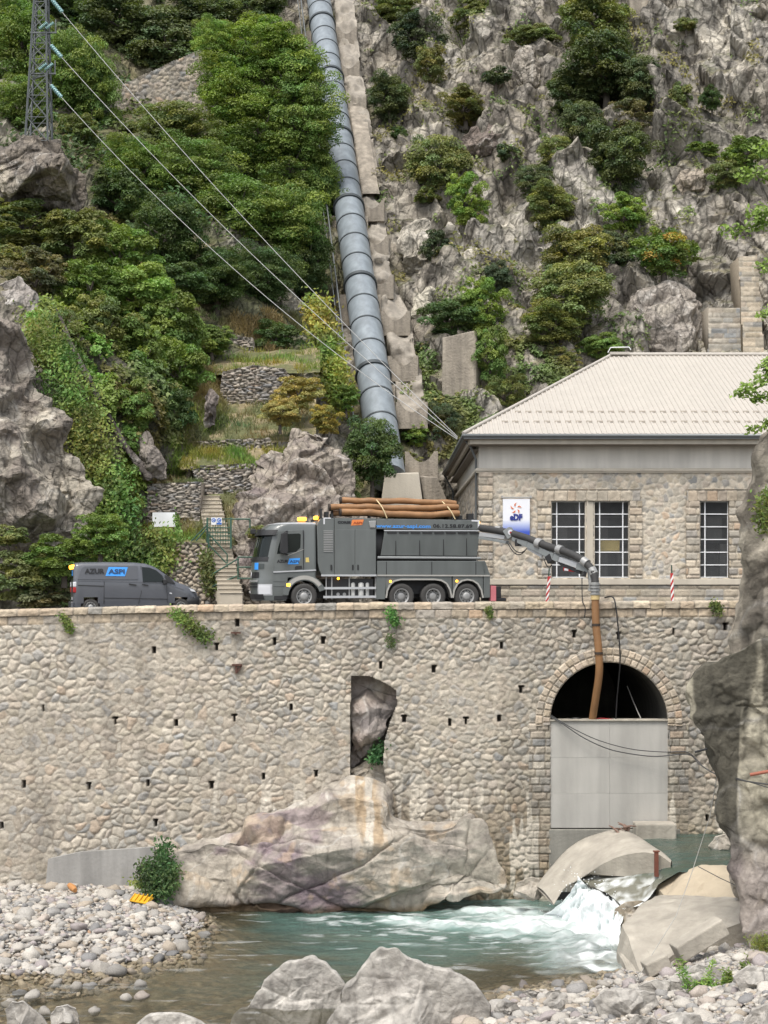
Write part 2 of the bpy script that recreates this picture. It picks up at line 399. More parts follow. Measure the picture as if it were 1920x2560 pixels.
def build_hill():
    nu, nv = 540, 375
    x = np.linspace(-44, 44, nu); z = np.linspace(-1.5, 60, nv)
    X, Z = np.meshgrid(x, z); q = np.stack([X.ravel(), Z.ravel()], 1)
    Y = _hy(q); rk = np.clip(_hr(q), 0, 1)
    V = np.stack([q[:, 0], Y, q[:, 1]], 1)
    N = normals_np(V, nu, nv); N[N[:, 1] > 0] *= -1
    rn = np.clip(rk + .35 * fbm(V * .18, 3, 40), 0, 1)
    d0, h0, e0 = facet(V, 5.5, 2.2, 3, 1.1, (.8, 1, 1.6), .5, 14, .6)
    d1, h1, e1 = facet(V, 2.6, 1.15, 5, 1.2, (.8, 1, 1.7), .65, 22, .6, .12)
    d2, h2, e2 = facet(V, .95, .34, 8, 1.2, (.9, 1, 1.6), .6, 16, .5)
    big = fbm(V * .09, 3, 60) * 1.2
    D = big * .8 + (d0 + d1 + d2) * (.18 + .95 * rn) - .22 * np.exp(-e1 * 22) * rn + .12 * fbm(V * 2.5, 3, 77)
    # keep the pipe's bed smooth
    pk = np.array([(p.x, p.z) for p in [pipe_at(yy) for yy in np.linspace(86, 140, 60)]])
    dp = np.min(np.abs(q[:, 0][:, None] - pk[None, :, 0]) + 2.5 * np.abs(q[:, 1][:, None] - pk[None, :, 1]), axis=1)
    D = np.where(D > 0, D * (.12 + .88 * sstep(1.5, 4.5, dp)), D)
    V2 = V + N * D[:, None]
    N2 = normals_np(V2, nu, nv); N2[N2[:, 1] > 0] *= -1
    c = rock_colour(.5 * h1 + .5 * h2, V)
    seam = np.maximum(np.exp(-e1 * 15), np.exp(-e0 * 26)) * sstep(-.3, .4, fbm(V * .4, 3, 93)); c = mixc(c, (.085, .072, .06), seam * .7)     # joints between chips painted dark, standing in for crack shade
    c = mixc(c, c * .72, .7 * sstep(.18, .04, e2))  # crack shade round the smaller chips, also put into the colour
    soil = mixc((.085, .09, .04), (.17, .15, .08), sstep(-.2, .5, fbm(V * .5, 4, 90)))
    ledge = sstep(.55, .85, N2[:, 2] + .25 * fbm(V * .8, 3, 91))
    veg = np.clip(ledge * .75 + (1 - sstep(.2, .55, rn)) * .85, 0, 1)
    c = mixc(c, soil, veg)
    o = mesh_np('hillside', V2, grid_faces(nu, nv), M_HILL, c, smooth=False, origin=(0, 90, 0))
    tag(o, kind='structure')
    return V2.reshape(nv, nu, 3)
HILL = build_hill()
def ground_Y(x, z):
    """depth of the finished valley side at x and height z"""
    i = int(np.clip((x + 44) / 88 * 539, 0, 539)); j = int(np.clip((z + 1.5) / 61.5 * 374, 0, 374))
    return float(HILL[j, i, 1])

# ---------------------------------------------------------------- road, river bed, water
M_ROAD = mat('grey_road_surface', (.16, .15, .14), .95, var=.3, scale=1.2, bump=.4, bscale=30)
g = MB()
_rx = [-45, -16, -3, 45]; _rz = [ROADZ - .45, ROADZ - .23, ROADZ, ROADZ]
for i in range(3): g.quad((_rx[i], 60.3, _rz[i]), (_rx[i + 1], 60.3, _rz[i + 1]), (_rx[i + 1], 110, _rz[i + 1]), (_rx[i], 110, _rz[i]))
tag(g.build('road', M_ROAD), kind='structure')

WZ = -11.4
BED = []
for (px, py, z) in [(150, 2330, -10.95), (300, 2300, -10.9), (30, 2350, -11.0), (420, 2300, -11.1), (0, 2452, -11.45), (150, 2445, -11.45), (270, 2447, -11.45), (345, 2412, -11.45), (460, 2396, -11.45), (480, 2345, -11.45), (525, 2315, -11.45),
                    (700, 2380, -12.6), (900, 2330, -13), (1100, 2350, -13.3), (1300, 2380, -13.3), (1200, 2440, -12.9), (900, 2430, -12.5), (600, 2440, -12.0), (400, 2480, -11.8), (200, 2500, -11.65), (50, 2500, -11.6),
                    (0, 2550, -11.6), (300, 2560, -11.65), (600, 2520, -11.9), (-300, 2350, -10.9), (-300, 2500, -11.5), (800, 2560, -11.9), (1000, 2520, -12.2),
                    (1255, 2485, -11.43), (1400, 2462, -11.43), (1520, 2480, -11.4), (1250, 2560, -11.1), (1500, 2540, -10.9), (1700, 2480, -10.7), (1900, 2400, -9.9), (1900, 2550, -10.0), (1760, 2400, -10.5), (2200, 2400, -9.0), (2200, 2600, -9.0)]:
    p = onz(px, py, z); BED.append((p.x, p.y, z))
for x in (-22, -15, -11, -9): BED.append((x, 60.2, -10.85))
for x, y, z in ((-4, 60, -12.4), (2, 59, -12.8), (6, 58, -12.6), (10, 60, -11.0), (14, 60, -10.6), (20, 60, -10), (-25, 40, -11.5), (0, 38, -11.5), (25, 40, -8.5), (0, 30, -9), (20, 30, -8), (-20, 30, -9), (12, 52, -11), (16, 50, -9.5)):
    BED.append((x, y, z))
BED = np.array(BED); _bed = rbf(BED[:, :2], BED[:, 2], 0.05)
def bed_z(x, y): return float(_bed(np.array([[x, y]]))[0])
M_BED = vmat('river_gravel', var=.35, scale=5, bump=.8, bscale=12, bdist=.08)
def build_bed():
    nu, nv = 420, 300
    X, Y = np.meshgrid(np.linspace(-26, 26, nu), np.linspace(29, 60.6, nv)); q = np.stack([X.ravel(), Y.ravel()], 1)
    Z = _bed(q); p3 = np.stack([q[:, 0], q[:, 1], np.zeros(len(q))], 1)
    f1, f2, v, h = cells(p3 / .26, 4)
    hump = np.sqrt(np.clip(.42 - f1 * f1, 0, 1))
    Z = Z + .11 * hump - .06 + .05 * fbm(p3 * .7, 3, 6)
    pal = np.array([(.31, .29, .26), (.23, .22, .205), (.36, .32, .27), (.26, .22, .18), (.18, .18, .18), (.40, .37, .33)])
    c = pal[(h[:, 0] * 5.99).astype(int)] * (.7 + .5 * h[:, 1])[:, None]
    wet = sstep(WZ + .12, WZ - .05, Z)
    c = mixc(c, c * np.array([.62, .55, .38]), wet)
    o = mesh_np('riverbed', np.stack([q[:, 0], q[:, 1], Z], 1), grid_faces(nu, nv), M_BED, c, origin=(0, 45, -11.5)); tag(o, kind='structure')
build_bed()

def water_mat(name):
    m, t, b = new_mat(name)
    at = t.nodes.new('ShaderNodeAttribute'); at.attribute_name = 'Col'
    al = t.nodes.new('ShaderNodeAttribute'); al.attribute_name = 'Body'
    sx = t.nodes.new('ShaderNodeSeparateColor'); t.links.new(al.outputs['Color'], sx.inputs[0])
    t.links.new(at.outputs['Color'], b.inputs['Base Color'])
    mr = t.nodes.new('ShaderNodeMapRange'); mr.inputs[3].default_value = .06; mr.inputs[4].default_value = .65
    t.links.new(sx.outputs[1], mr.inputs[0]); t.links.new(mr.outputs[0], b.inputs['Roughness'])
    tc = t.nodes.new('ShaderNodeTexCoord'); mp = t.nodes.new('ShaderNodeMapping'); mp.inputs['Scale'].default_value = (1, 2.2, 1)
    n = t.nodes.new('ShaderNodeTexNoise'); n.inputs['Scale'].default_value = 2.2; n.inputs['Detail'].default_value = 6
    t.links.new(tc.outputs['Object'], mp.inputs[0]); t.links.new(mp.outputs[0], n.inputs['Vector'])
    bp = t.nodes.new('ShaderNodeBump'); bp.inputs['Strength'].default_value = .55; bp.inputs['Distance'].default_value = .12
    t.links.new(n.outputs['Fac'], bp.inputs['Height']); t.links.new(bp.outputs[0], b.inputs['Normal'])
    b.inputs['IOR'].default_value = 1.33
    t.links.new(sx.outputs[0], b.inputs['Alpha'])
    return m
M_WATER = water_mat('clear_mountain_water')
def body_attr(o, alpha, foam):
    ca = o.data.color_attributes.new('Body', 'FLOAT_COLOR', 'POINT'); n = len(alpha)
    c = np.ones((n, 4), np.float32); c[:, 0] = alpha; c[:, 1] = foam; c[:, 2] = 0; ca.data.foreach_set('color', c.ravel())
def seg_dist(q, a, b):
    a = np.array(a); b = np.array(b); d = b - a
    t = np.clip(((q - a) @ d) / (d @ d), 0, 1)
    return np.linalg.norm(q - (a + t[:, None] * d), axis=1), t
def build_pool():
    nu, nv = 640, 360
    X, Y = np.meshgrid(np.linspace(-22, 13, nu), np.linspace(31, 60, nv)); q = np.stack([X.ravel(), Y.ravel()], 1)
    dep = WZ - _bed(q); p3 = np.stack([q[:, 0], q[:, 1], np.zeros(len(q))], 1)
    # foam: the plume running left from the foot of the fall
    a = onz(1500, 2335, WZ); bb = onz(980, 2300, WZ); c1 = onz(1460, 2400, WZ); c2 = onz(1250, 2285, WZ)
    d1, t1 = seg_dist(q, (a.x, a.y), (bb.x, bb.y)); d2, t2 = seg_dist(q, (a.x, a.y), (c1.x, c1.y)); d3, t3 = seg_dist(q, (a.x, a.y), (c2.x, c2.y))
    nz = fbm(p3 * np.array([.55, 1.5, 1]), 5, 11); nf = fbm(p3 * np.array([1.6, 3.6, 1]), 4, 12)
    w1 = 1.5 - .9 * t1
    f = np.maximum.reduce([1.25 - d1 / w1 - .35 * t1, 1.25 - d2 / 1.5, 1.2 - d3 / 1.9 - .2 * t3])
    foam = np.clip(.62 * (f + .5 * nz + .35 * nf + .25), 0, 1) ** 1.25
    far = np.maximum.reduce([1.2 - d1 / 3.4, 1.0 - d2 / 3])
    foam = np.maximum(foam, .5 * sstep(.3, .9, nf + .25 * far + .25 * nz) * sstep(.0, .5, far))
    rif = sstep(.75, 1.0, fbm(p3 * np.array([.8, 3.2, 1]), 5, 14) + .22 * sstep(.8, .1, dep) * sstep(.0, .3, dep)) * .35
    foam = np.maximum(foam, rif)
    turb = np.clip(f + .6, 0, 1.6)
    foam = np.clip(foam * (.85 + .3 * fbm(p3 * np.array([3, 5, 1]), 3, 18)), 0, 1)
    Z = WZ + .03 * fbm(p3 * np.array([1.1, 2.2, 1]), 4, 15) + .10 * turb * fbm(p3 * 1.6, 4, 16) + .12 * np.clip(f, 0, 1)
    deepc = mixc((.105, .175, .15), (.075, .13, .11), sstep(-.4, .5, nz))
    c = mixc((.085, .08, .05), deepc, sstep(.35, 1.3, dep + .25 * nz))
    c = mixc(c, (.24, .35, .32), np.clip(.8 * sstep(-.6, .5, f + .3 * nz), 0, 1))
    c = mixc(c, (.86, .89, .89), foam)
    alpha = np.clip(np.maximum(1 - np.exp(-np.clip(dep, 0, 9) * 1.5), foam), .12, 1)
    keep = (dep > -.12)
    fc = grid_faces(nu, nv); fc = fc[keep[fc].any(1)]
    o = mesh_np('river_water', np.stack([q[:, 0], q[:, 1], Z], 1), fc, M_WATER, c, origin=(0, 48, WZ)); tag(o, kind='structure')
    body_attr(o, alpha, foam)
build_pool()
# upper water: the basin under the wall and the chute that leads to the fall
UP = []
for (px, py, Y) in [(1690, 2086, 60), (1880, 2086, 60), (1500, 2086, 60), (1705, 2130, 56), (1850, 2150, 54.7), (1690, 2172, 54.2), (1640, 2195, 53.9), (1560, 2206, 54.5), (1480, 2215, 54.9), (1452, 2203, 55.6), (1600, 2190, 54.6), (1500, 2205, 55.2), (1650, 2180, 54.3), (1552, 2262, 53.4), (1600, 2252, 53.5), (1640, 2228, 54.2), (1400, 2200, 57)]:
    p = P(px, py, Y); UP.append(tuple(p))
UP = np.array(UP); _up = rbf(UP[:, :2], UP[:, 2], .02)
def build_chute():
    nu, nv = 260, 240
    X, Y = np.meshgrid(np.linspace(6.2, 15, nu), np.linspace(52.5, 60.3, nv)); q = np.stack([X.ravel(), Y.ravel()], 1)
    p3 = np.stack([q[:, 0], q[:, 1], np.zeros(len(q))], 1)
    Z = _up(q)
    poly = [tuple(P(a, b, y))[:2] for a, b, y in [(1560, 2086, 60.3), (2060, 2086, 60.3), (2000, 2150, 54.5), (1900, 2190, 53.4), (1820, 2178, 53.5), (1752, 2170, 53.7), (1695, 2198, 53.9), (1645, 2222, 53.5), (1600, 2290, 52.9), (1556, 2268, 53.3), (1500, 2230, 54.5), (1448, 2203, 55.8), (1500, 2150, 57.3)]]
    ins = in_poly(q[:, 0], q[:, 1], poly)
    slope = sstep(-9.15, -9.7, Z)
    nz = fbm(p3 * np.array([1.2, 2.4, 1]), 5, 31)
    foam = np.clip((.55 * nz + .45 * fbm(p3 * 4, 3, 33) + .30 * slope + .35 * sstep(-9.8, -10.1, Z)) * slope * .75, 0, .7)
    Z = Z + (.02 + .03 * slope) * fbm(p3 * 2.0, 4, 32)
    c = mixc((.06, .08, .06), (.055, .085, .07), sstep(-.3, .4, nz)); c = mixc(c, (.20, .19, .15), slope * .8); c = mixc(c, (.84, .87, .87), foam)
    fc = grid_faces(nu, nv); fc = fc[ins[fc].all(1)]
    o = mesh_np('basin_water', np.stack([q[:, 0], q[:, 1], Z], 1), fc, M_WATER, c, origin=(10, 57, -9)); tag(o, kind='structure')
    body_attr(o, np.ones(len(q)), np.clip(foam + .35 * slope, 0, 1))
build_chute()
def build_fall():
    """thick rope of falling water with a lumpy front"""
    nu, nv = 150, 130
    t, s = np.meshgrid(np.linspace(0, 1, nu), np.linspace(0, 1, nv)); t = t.ravel(); s = s.ravel()
    L0, L1 = np.array(P(1446, 2203, 55.8)), np.array(P(1556, 2264, 53.5))
    B0, B1 = np.array(onz(1362, 2290, WZ)), np.array(onz(1543, 2374, WZ))
    top = L0 + (L1 - L0) * t[:, None]; bot = B0 + (B1 - B0) * t[:, None]
    V = top + (bot - top) * s[:, None]
    V[:, 2] += .75 * np.sin(math.pi * np.minimum(1, s * 1.1)) * (1 - .3 * t) * (1 - s * .4)       # thrown outward
    V[:, 1] -= .35 * np.sin(math.pi * s)
    bk = np.clip(.12 - s, 0, 1); V[:, 1] += bk * 5; V[:, 2] += bk * 1.1
    ed = np.minimum(t, 1 - t); V[:, 2] -= .5 * (1 - sstep(0, .14, ed)) * np.sin(math.pi * s)
    w = np.stack([t * 7 + .8 * s, s * 2.2, t * 0], 1)
    rope = fbm(w, 3, 44); fine = fbm(np.stack([t * 26, s * 9, t * 0], 1), 3, 45)
    V += np.array([-.35, -.7, .45]) * (.42 * rope + .07 * fine)[:, None]
    V[:, 2] -= .12 * (1 - sstep(0, .12, s)) + .1 * sstep(.9, 1, s)
    f = np.clip(1.12 + .5 * rope + .45 * fine + .35 * (s - .4) - .45 * (1 - sstep(0, .25, s)) , 0, 1)
    c = mixc((.30, .38, .37), (.84, .87, .87), f)
    o = mesh_np('waterfall', V, grid_faces(nu, nv), M_WATER, c); tag(o, kind='structure')
    body_attr(o, np.clip(.35 + f, 0, 1), np.clip(f + .3, 0, 1))
    # spray drops thrown off the fall
    rng = np.random.default_rng(3); b = MB(); vs = []; fs = []
    k = rng.integers(0, len(V), 200); pos = V[k] + rng.normal(0, 1, (200, 3)) * np.array([.22, .2, .2]) + np.array([-.1, -.15, .25])
    for p in pos:
        r = rng.uniform(.008, .022); n = len(vs)
        vs += [p + np.array(d) * r for d in ((1, 0, 0), (-1, 0, 0), (0, 1, 0), (0, -1, 0), (0, 0, 1.3), (0, 0, -1.3))]
        fs += [(n, n + 2, n + 4), (n + 2, n + 1, n + 4), (n + 1, n + 3, n + 4), (n + 3, n, n + 4), (n + 2, n, n + 5), (n + 1, n + 2, n + 5), (n + 3, n + 1, n + 5), (n, n + 3, n + 5)]
    so = mesh_np('spray', vs, fs, mat('white_spray', (.85, .88, .88), .4, var=.02)); tag(so, kind='stuff')
build_fall()
# ---------------------------------------------------------------- retaining wall of rubble masonry
WY = 60.0
def wall_top(x):
    px = x * F / WY + 960
    return CZ - (np.interp(px, [-200, 0, 300, 560, 900, 1920, 2200], [1524, 1522, 1515, 1510, 1505, 1500, 1500]) - HY) * WY / F
STONES = np.array([(.42, .38, .315), (.38, .35, .295), (.46, .41, .335), (.36, .335, .285), (.33, .315, .28), (.42, .365, .295), (.40, .355, .30), (.31, .30, .28), (.49, .445, .37), (.38, .34, .27)])
def stone_col(h):
    c = STONES[(h[:, 0] * 9.99).astype(int)] * (.86 + .26 * h[:, 1])[:, None]
    blue = h[:, 2] > .975; c[blue] = np.array([.26, .265, .26]) * (.8 + .5 * h[blue, 1])[:, None]
    pink = h[:, 2] < .03; c[pink] = np.array([.42, .335, .255]) * (.85 + .3 * h[pink, 1])[:, None]
    return c
def rubble(u, v, su, sv, seed, jit=.85, joint=.035):
    """irregular stones: returns relief 0..1, stone random numbers"""
    q = np.stack([u / su, v / sv, np.zeros(len(u))], 1)
    q[:, :2] += .30 * np.stack([fbm(q * .9, 2, seed + 50), fbm(q * .9, 2, seed + 60)], 1) + .35 * np.stack([fbm(q * .16, 2, seed + 51), fbm(q * .16, 2, seed + 61)], 1)
    row = np.floor(q[:, 1])
    f1, f2, vec, h = cells2(q[:, 0], q[:, 1], seed, jit)
    e = (f2 - f1)
    rel = (.45 * sstep(.03, .22, e) + .55 * sstep(.05, .7, e)) * (.75 + .5 * h[:, 3])
    return rel, h, e
def cells2(u, v, s, jit):
    j0 = np.floor(v).astype(np.int64); n = len(u)
    f1 = np.full(n, 9.0); f2 = np.full(n, 9.0); vec = np.zeros((n, 2)); idc = np.zeros((n, 2), np.int64)
    for b in (-1, 0, 1):
        jv = j0 + b; off = .5 * (jv % 2); i0 = np.floor(u - off).astype(np.int64); z = np.zeros_like(jv)
        for a in (-1, 0, 1):
            iu = i0 + a
            cu = iu + off + .5 + jit * (_h(iu, jv, z, s) - .5); cv = jv + .5 + jit * (_h(iu, jv, z, s + 1) - .5)
            du, dv = u - cu, v - cv; d = np.sqrt(du * du + dv * dv)
            nb = d < f1
            f2 = np.where(nb, f1, np.minimum(f2, d)); f1 = np.where(nb, d, f1)
            idc[nb] = np.stack([iu, jv], 1)[nb]; vec[nb] = np.stack([du, dv], 1)[nb]
    z = np.zeros(n, np.int64)
    return f1, f2, vec, np.stack([_h(idc[:, 0], idc[:, 1], z, s + 7 + k) for k in range(4)], 1)
def ashlar(u, v, hrow, wmin, wmax, seed, joint=.02):
    """coursed blocks of uneven length"""
    r = np.floor(v / hrow).astype(np.int64); fv = v / hrow - r
    w0 = (wmin + wmax) / 2; sh = _h(r, r, r, seed) * 3
    t = u / w0 + sh; k = np.floor(t).astype(np.int64); z = np.zeros_like(k)
    jl = k + .5 * (_h(k, r, z, seed + 1) - .5) * (wmax - wmin) / w0 * 1.2; jr = k + 1 + .5 * (_h(k + 1, r, z, seed + 1) - .5) * (wmax - wmin) / w0 * 1.2
    less = t < jl; more = t >= jr
    k = np.where(less, k - 1, np.where(more, k + 1, k))
    jl = k + .5 * (_h(k, r, z, seed + 1) - .5) * (wmax - wmin) / w0 * 1.2; jr = k + 1 + .5 * (_h(k + 1, r, z, seed + 1) - .5) * (wmax - wmin) / w0 * 1.2
    e = np.minimum.reduce([(t - jl) * w0, (jr - t) * w0, fv * hrow, (1 - fv) * hrow])
    h = np.stack([_h(k, r, z, seed + 7 + q) for q in range(4)], 1)
    return sstep(joint * .3, joint * 2.2, e) * (.8 + .4 * h[:, 3]), h, e
M_WALL = vmat('rubble_masonry', var=.22, scale=7, bump=.55, bscale=16, bdist=.05)
HOLES = [(385, 1625), (541, 1618), (686, 1603), (808, 1601), (108, 1771), (288, 1803), (441, 1807), (586, 1796), (728, 1768), (1010, 1798), (1124, 1806), (1165, 1802), (60, 1961), (222, 1966), (370, 1958), (528, 1963), (658, 1941), (790, 1935), (5, 2064), (388, 2058),
         (952, 1663), (1085, 1673), (1253, 1613), (1303, 1724), (1249, 1795), (1436, 1585), (1684, 1578), (1813, 1567), (1769, 2045), (1547, 1590), (592, 1557)]
ACX, ACZ, ARI, ARO = P(1522, 0, WY).x, P(0, 1803, WY).z, 148 * WY / F, 2.86
NICHE = [(877, 1690), (925, 1690), (960, 1705), (990, 1725), (993, 1760), (975, 1805), (962, 1850), (958, 1905), (966, 1960), (960, 1985), (875, 1985)]
def build_wall():
    wall = thing('retaining_wall', 'long rubble stone retaining wall holding up the road above the river', 'stone wall', (0, WY, -12.5))
    st = .036
    xs = np.arange(-19.5, 23.0, st); zs = np.arange(-12.7, .55, st); nu, nv = len(xs), len(zs)
    X, Z = np.meshgrid(xs, zs); x = X.ravel(); z = Z.ravel(); dt = wall_top(x) - z
    p3 = np.stack([x, np.zeros(len(x)), z], 1)
    size = 1 + .25 * sstep(2, -8, z) * sstep(4, -6, x)
    r1, h1, e1 = rubble(x, z, .315, .25, 11, .9)
    r2, h2, e2 = rubble(x, z, .38, .31, 23, .85)
    r3, h3, e3 = rubble(x, z, .36, .275, 37, .5)
    r4, h4, e4 = ashlar(x, z, .30, .30, .60, 31)
    low = sstep(-.3, .3, fbm(p3 * .3, 2, 5) + (-5.5 - z) * .35 - (x + 3) * .14)       # bigger stones low on the left
    crs = sstep(-.25, .25, .5 * fbm(p3 * .5, 2, 8) + (-7.0 - z) * .5 + (x - 2.5) * .35 - 2.2 * (np.abs(x) > 20) - 3.0 * (x < 1)) # coursed blocks low on the right
    quoin = ((np.abs(x - ACX) > ARI) & (np.abs(x - ACX) < ARI + .8) & (z < ACZ)).astype(float)
    r = np.where(low > .5, r2, r1); h = np.where((low > .5)[:, None], h2, h1); e = np.where(low > .5, e2, e1)
    r = np.where(crs > .5, r3, r); h = np.where((crs > .5)[:, None], h3, h)
    r = np.where(quoin > .5, r4, r); h = np.where((quoin > .5)[:, None], h4, h)
    # second row under the coping is squared blocks
    rt, ht, et = ashlar(x, dt - .30, .36, .42, .85, 41)
    top = (dt < .66)
    r = np.where(top, rt, r); h = np.where(top[:, None], ht, h)
    cs = stone_col(h); cs = np.where(top[:, None], cs * np.array([1.12, 1.0, .88]), cs)
    mort = mixc((.37, .33, .27), (.24, .21, .17), sstep(-.3, .4, fbm(p3 * .8, 3, 61)))
    flush = sstep(0, .5, fbm(p3 * .35, 3, 66) + .35 * (x < -9) * (z > -6) - .1)          # patches pointed almost flush
    c = mixc(mort, cs, np.clip(sstep(.02, .35, r) * (1 - .0 * flush), 0, 1))
    c = mixc(c, c * .72 + .28 * np.array([.36, .315, .255]), flush); c = c * .86 + .14 * np.array([.40, .35, .28])
    big = fbm(p3 * .22, 3, 71); c = c * (1 + .12 * big)[:, None]
    lowz = sstep(-6.5, -9.5, z + .9 * fbm(p3 * .4, 3, 72))
    c = mixc(c, c * np.array([.80, .74, .64]), lowz * sstep(-8, -2, x))
    lime = sstep(.35, .6, fbm(p3 * np.array([3.2, 1, .42]), 4, 73) + .1 * lowz) * sstep(-5.6, -8.2, z + 1.2 * fbm(p3 * .3, 2, 74)) * sstep(-9, -5, x)   # lime runs
    c = mixc(c, (.62, .57, .48), lime * .75)
    damp = sstep(.25, .6, fbm(p3 * np.array([1.4, 1, .18]), 4, 75)); c = mixc(c, c * .68, damp * .55)
    rel = .060 * r * (1 - .5 * flush) + .018 * fbm(p3 * 7, 3, 76) + .05 * fbm(p3 * .35, 2, 77)
    hole = np.zeros(len(x), bool)
    for k, (a, b) in enumerate(HOLES):
        hp = P(a, b, WY); hole |= (np.abs(x - hp.x) < .050 + .02 * (k % 3 == 0)) & (np.abs(z - hp.z) < .13)
        if k % 2: hole |= (np.abs(x - hp.x) < .10) & (np.abs(z - hp.z - .12) < .035)
    c[hole] = np.array([.08, .07, .06])
    Y = WY - rel; Y[hole] = WY + .38
    V = np.stack([x, Y, z], 1)
    fc = grid_faces(nu, nv); fx = x[fc].mean(1); fz = z[fc].mean(1)
    nic = in_poly(fx, fz, [(P(a, b, WY).x, P(a, b, WY).z) for a, b in NICHE])
    dx = np.abs(fx - ACX); dz = fz - ACZ
    opening = (dx < ARI - .02) & (np.where(dz > 0, np.sqrt(dx * dx + dz * dz) < ARI + .1, True))
    ringz = (dz > 0) & (np.sqrt(dx * dx + dz * dz) < ARO - .05)
    keep = ~(nic | opening | ringz) & (wall_top(fx) - fz > .27)
    b = mesh_np('masonry', V, fc[keep], M_WALL, c, smooth=True, origin=(0, WY, -12.5)); adopt(b, wall)
    # coping course
    xs = np.arange(-19.5, 23.0, .04); nt = 14; u = np.repeat(xs[None], nt, 0).ravel(); t = np.repeat(np.linspace(0, 1, nt)[:, None], len(xs), 1).ravel()
    k = np.floor(u / .68 + .3 * np.sin(u * 1.1)); fr = u / .68 + .3 * np.sin(u * 1.1) - k; ki = k.astype(np.int64); zz = np.zeros_like(ki)
    ed = np.minimum(fr, 1 - fr) * .68; hh = np.stack([_h(ki, zz, zz, 90 + q) for q in range(4)], 1)
    gap = sstep(0, .035, ed); p3 = np.stack([u, t, zz * 0.0], 1)
    # profile: up the front, over the top
    front = t < .55; yy = np.where(front, WY - .11, WY - .11 + (t - .55) / .45 * .62)
    ztop = wall_top(u) - .02 + .035 * (hh[:, 1] - .5) * gap
    zc = np.where(front, ztop - .27 + t / .55 * .27, ztop)
    rnd = np.exp(-((t - .55) / .09) ** 2) * .05
    yy = yy + (1 - gap) * .05 + rnd - .02 * fbm(np.stack([u * 6, t * 6, u * 0], 1), 3, 95) - .03 * (hh[:, 2] - .5); zc = zc - rnd * .5 - (1 - gap) * .03 * (~front) + .012 * fbm(np.stack([u * 5, t * 5, u * 0 + 3], 1), 3, 96)
    cc = stone_col(hh) * np.array([1.08, 1.0, .90]); cc = mixc((.24, .21, .17), cc, gap)
    V = np.stack([u, yy, zc], 1); o = mesh_np('coping', V, grid_faces(len(xs), nt), M_WALL, cc, origin=(0, WY, -.3)); adopt(o, wall)
    # ring of the arch: two rows of dressed stones
    na, nr = 420, 26; A, Q = np.meshgrid(np.linspace(-.06, math.pi + .06, na), np.linspace(0, 1, nr)); a = A.ravel(); q = Q.ravel()
    rad = ARI - .02 + (ARO + .03 - ARI) * q; arc = a * 2.6
    rr, h, e = ashlar(arc, q * .55, .275, .2, .34, 53, .02)
    V = np.stack([ACX + rad * np.cos(a), np.full(len(a), WY - .045) - .06 * rr - .012 * fbm(np.stack([arc * 5, q * 5, q * 0], 1), 3, 55), ACZ + rad * np.sin(a)], 1)
    cc = mixc((.40, .35, .28), stone_col(h) * np.array([1.1, 1.02, .95]), sstep(.05, .4, rr)); o = mesh_np('arch_ring', V, grid_faces(na, nr), M_WALL, cc); adopt(o, wall)
    # jamb of the niche: thickness of the wall seen at its left edge, and its back
    g = MB(); p0 = P(877, 1688, WY); p1 = P(877, 1990, WY); xr = P(1000, 0, WY).x
    g.quad((p0.x, WY - .02, p0.z + .1), (p0.x, WY + 1.2, p0.z + .1), (p0.x, WY + 1.2, p1.z), (p0.x, WY - .02, p1.z))
    g.quad((p0.x, WY + 1.2, p0.z + .3), (xr, WY + 1.2, p0.z + .3), (xr, WY + 1.2, p1.z - .5), (p0.x, WY + 1.2, p1.z - .5))
    g.quad((p0.x, WY, p0.z + .12), (xr, WY, p0.z + .12), (xr, WY + 1.2, p0.z + .12), (p0.x, WY + 1.2, p0.z + .12))
    g.build('niche', mat('dark_niche_stone', (.17, .15, .125), .95, var=.35, scale=2, bump=.8, bscale=8), wall)  # one dark tone for jamb, back and top of the niche
    # barrel of the tunnel behind the arch
    M_TUN = mat('dark_tunnel_lining', (.15, .14, .12), .9, var=.3, scale=1.2, streak=.3, bump=.4, bscale=6)  # dark tone all along the lining, with vertical streaks
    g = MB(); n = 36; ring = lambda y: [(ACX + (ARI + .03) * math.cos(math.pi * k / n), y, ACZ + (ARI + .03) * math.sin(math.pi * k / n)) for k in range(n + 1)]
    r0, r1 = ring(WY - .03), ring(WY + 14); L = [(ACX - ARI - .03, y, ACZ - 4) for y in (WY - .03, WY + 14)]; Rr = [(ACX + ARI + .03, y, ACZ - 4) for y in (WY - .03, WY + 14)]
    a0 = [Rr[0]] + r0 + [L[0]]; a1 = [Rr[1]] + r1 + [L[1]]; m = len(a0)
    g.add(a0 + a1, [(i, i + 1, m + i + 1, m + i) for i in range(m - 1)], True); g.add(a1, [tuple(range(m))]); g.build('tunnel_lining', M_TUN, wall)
    # smooth concrete footing low on the left
    g = MB(); f = lambda a, b, y: tuple(P(a, b, y))
    pts = [(110, 2255), (120, 2148), (200, 2130), (300, 2124), (385, 2118), (400, 2255)]
    a = [f(p, q, WY - .26) for p, q in pts]; bq = [(x, WY + .3, z) for x, y, z in a]; n = len(a)
    g.add(a + bq, [tuple(range(n))] + [(i, (i + 1) % n, n + (i + 1) % n, n + i) for i in range(n)])
    g.build('concrete_footing', mat('stained_footing_concrete', (.33, .32, .30), .9, var=.18, scale=1.3, streak=.3, bump=.3, bscale=8), wall)
    return wall
WALL = build_wall()

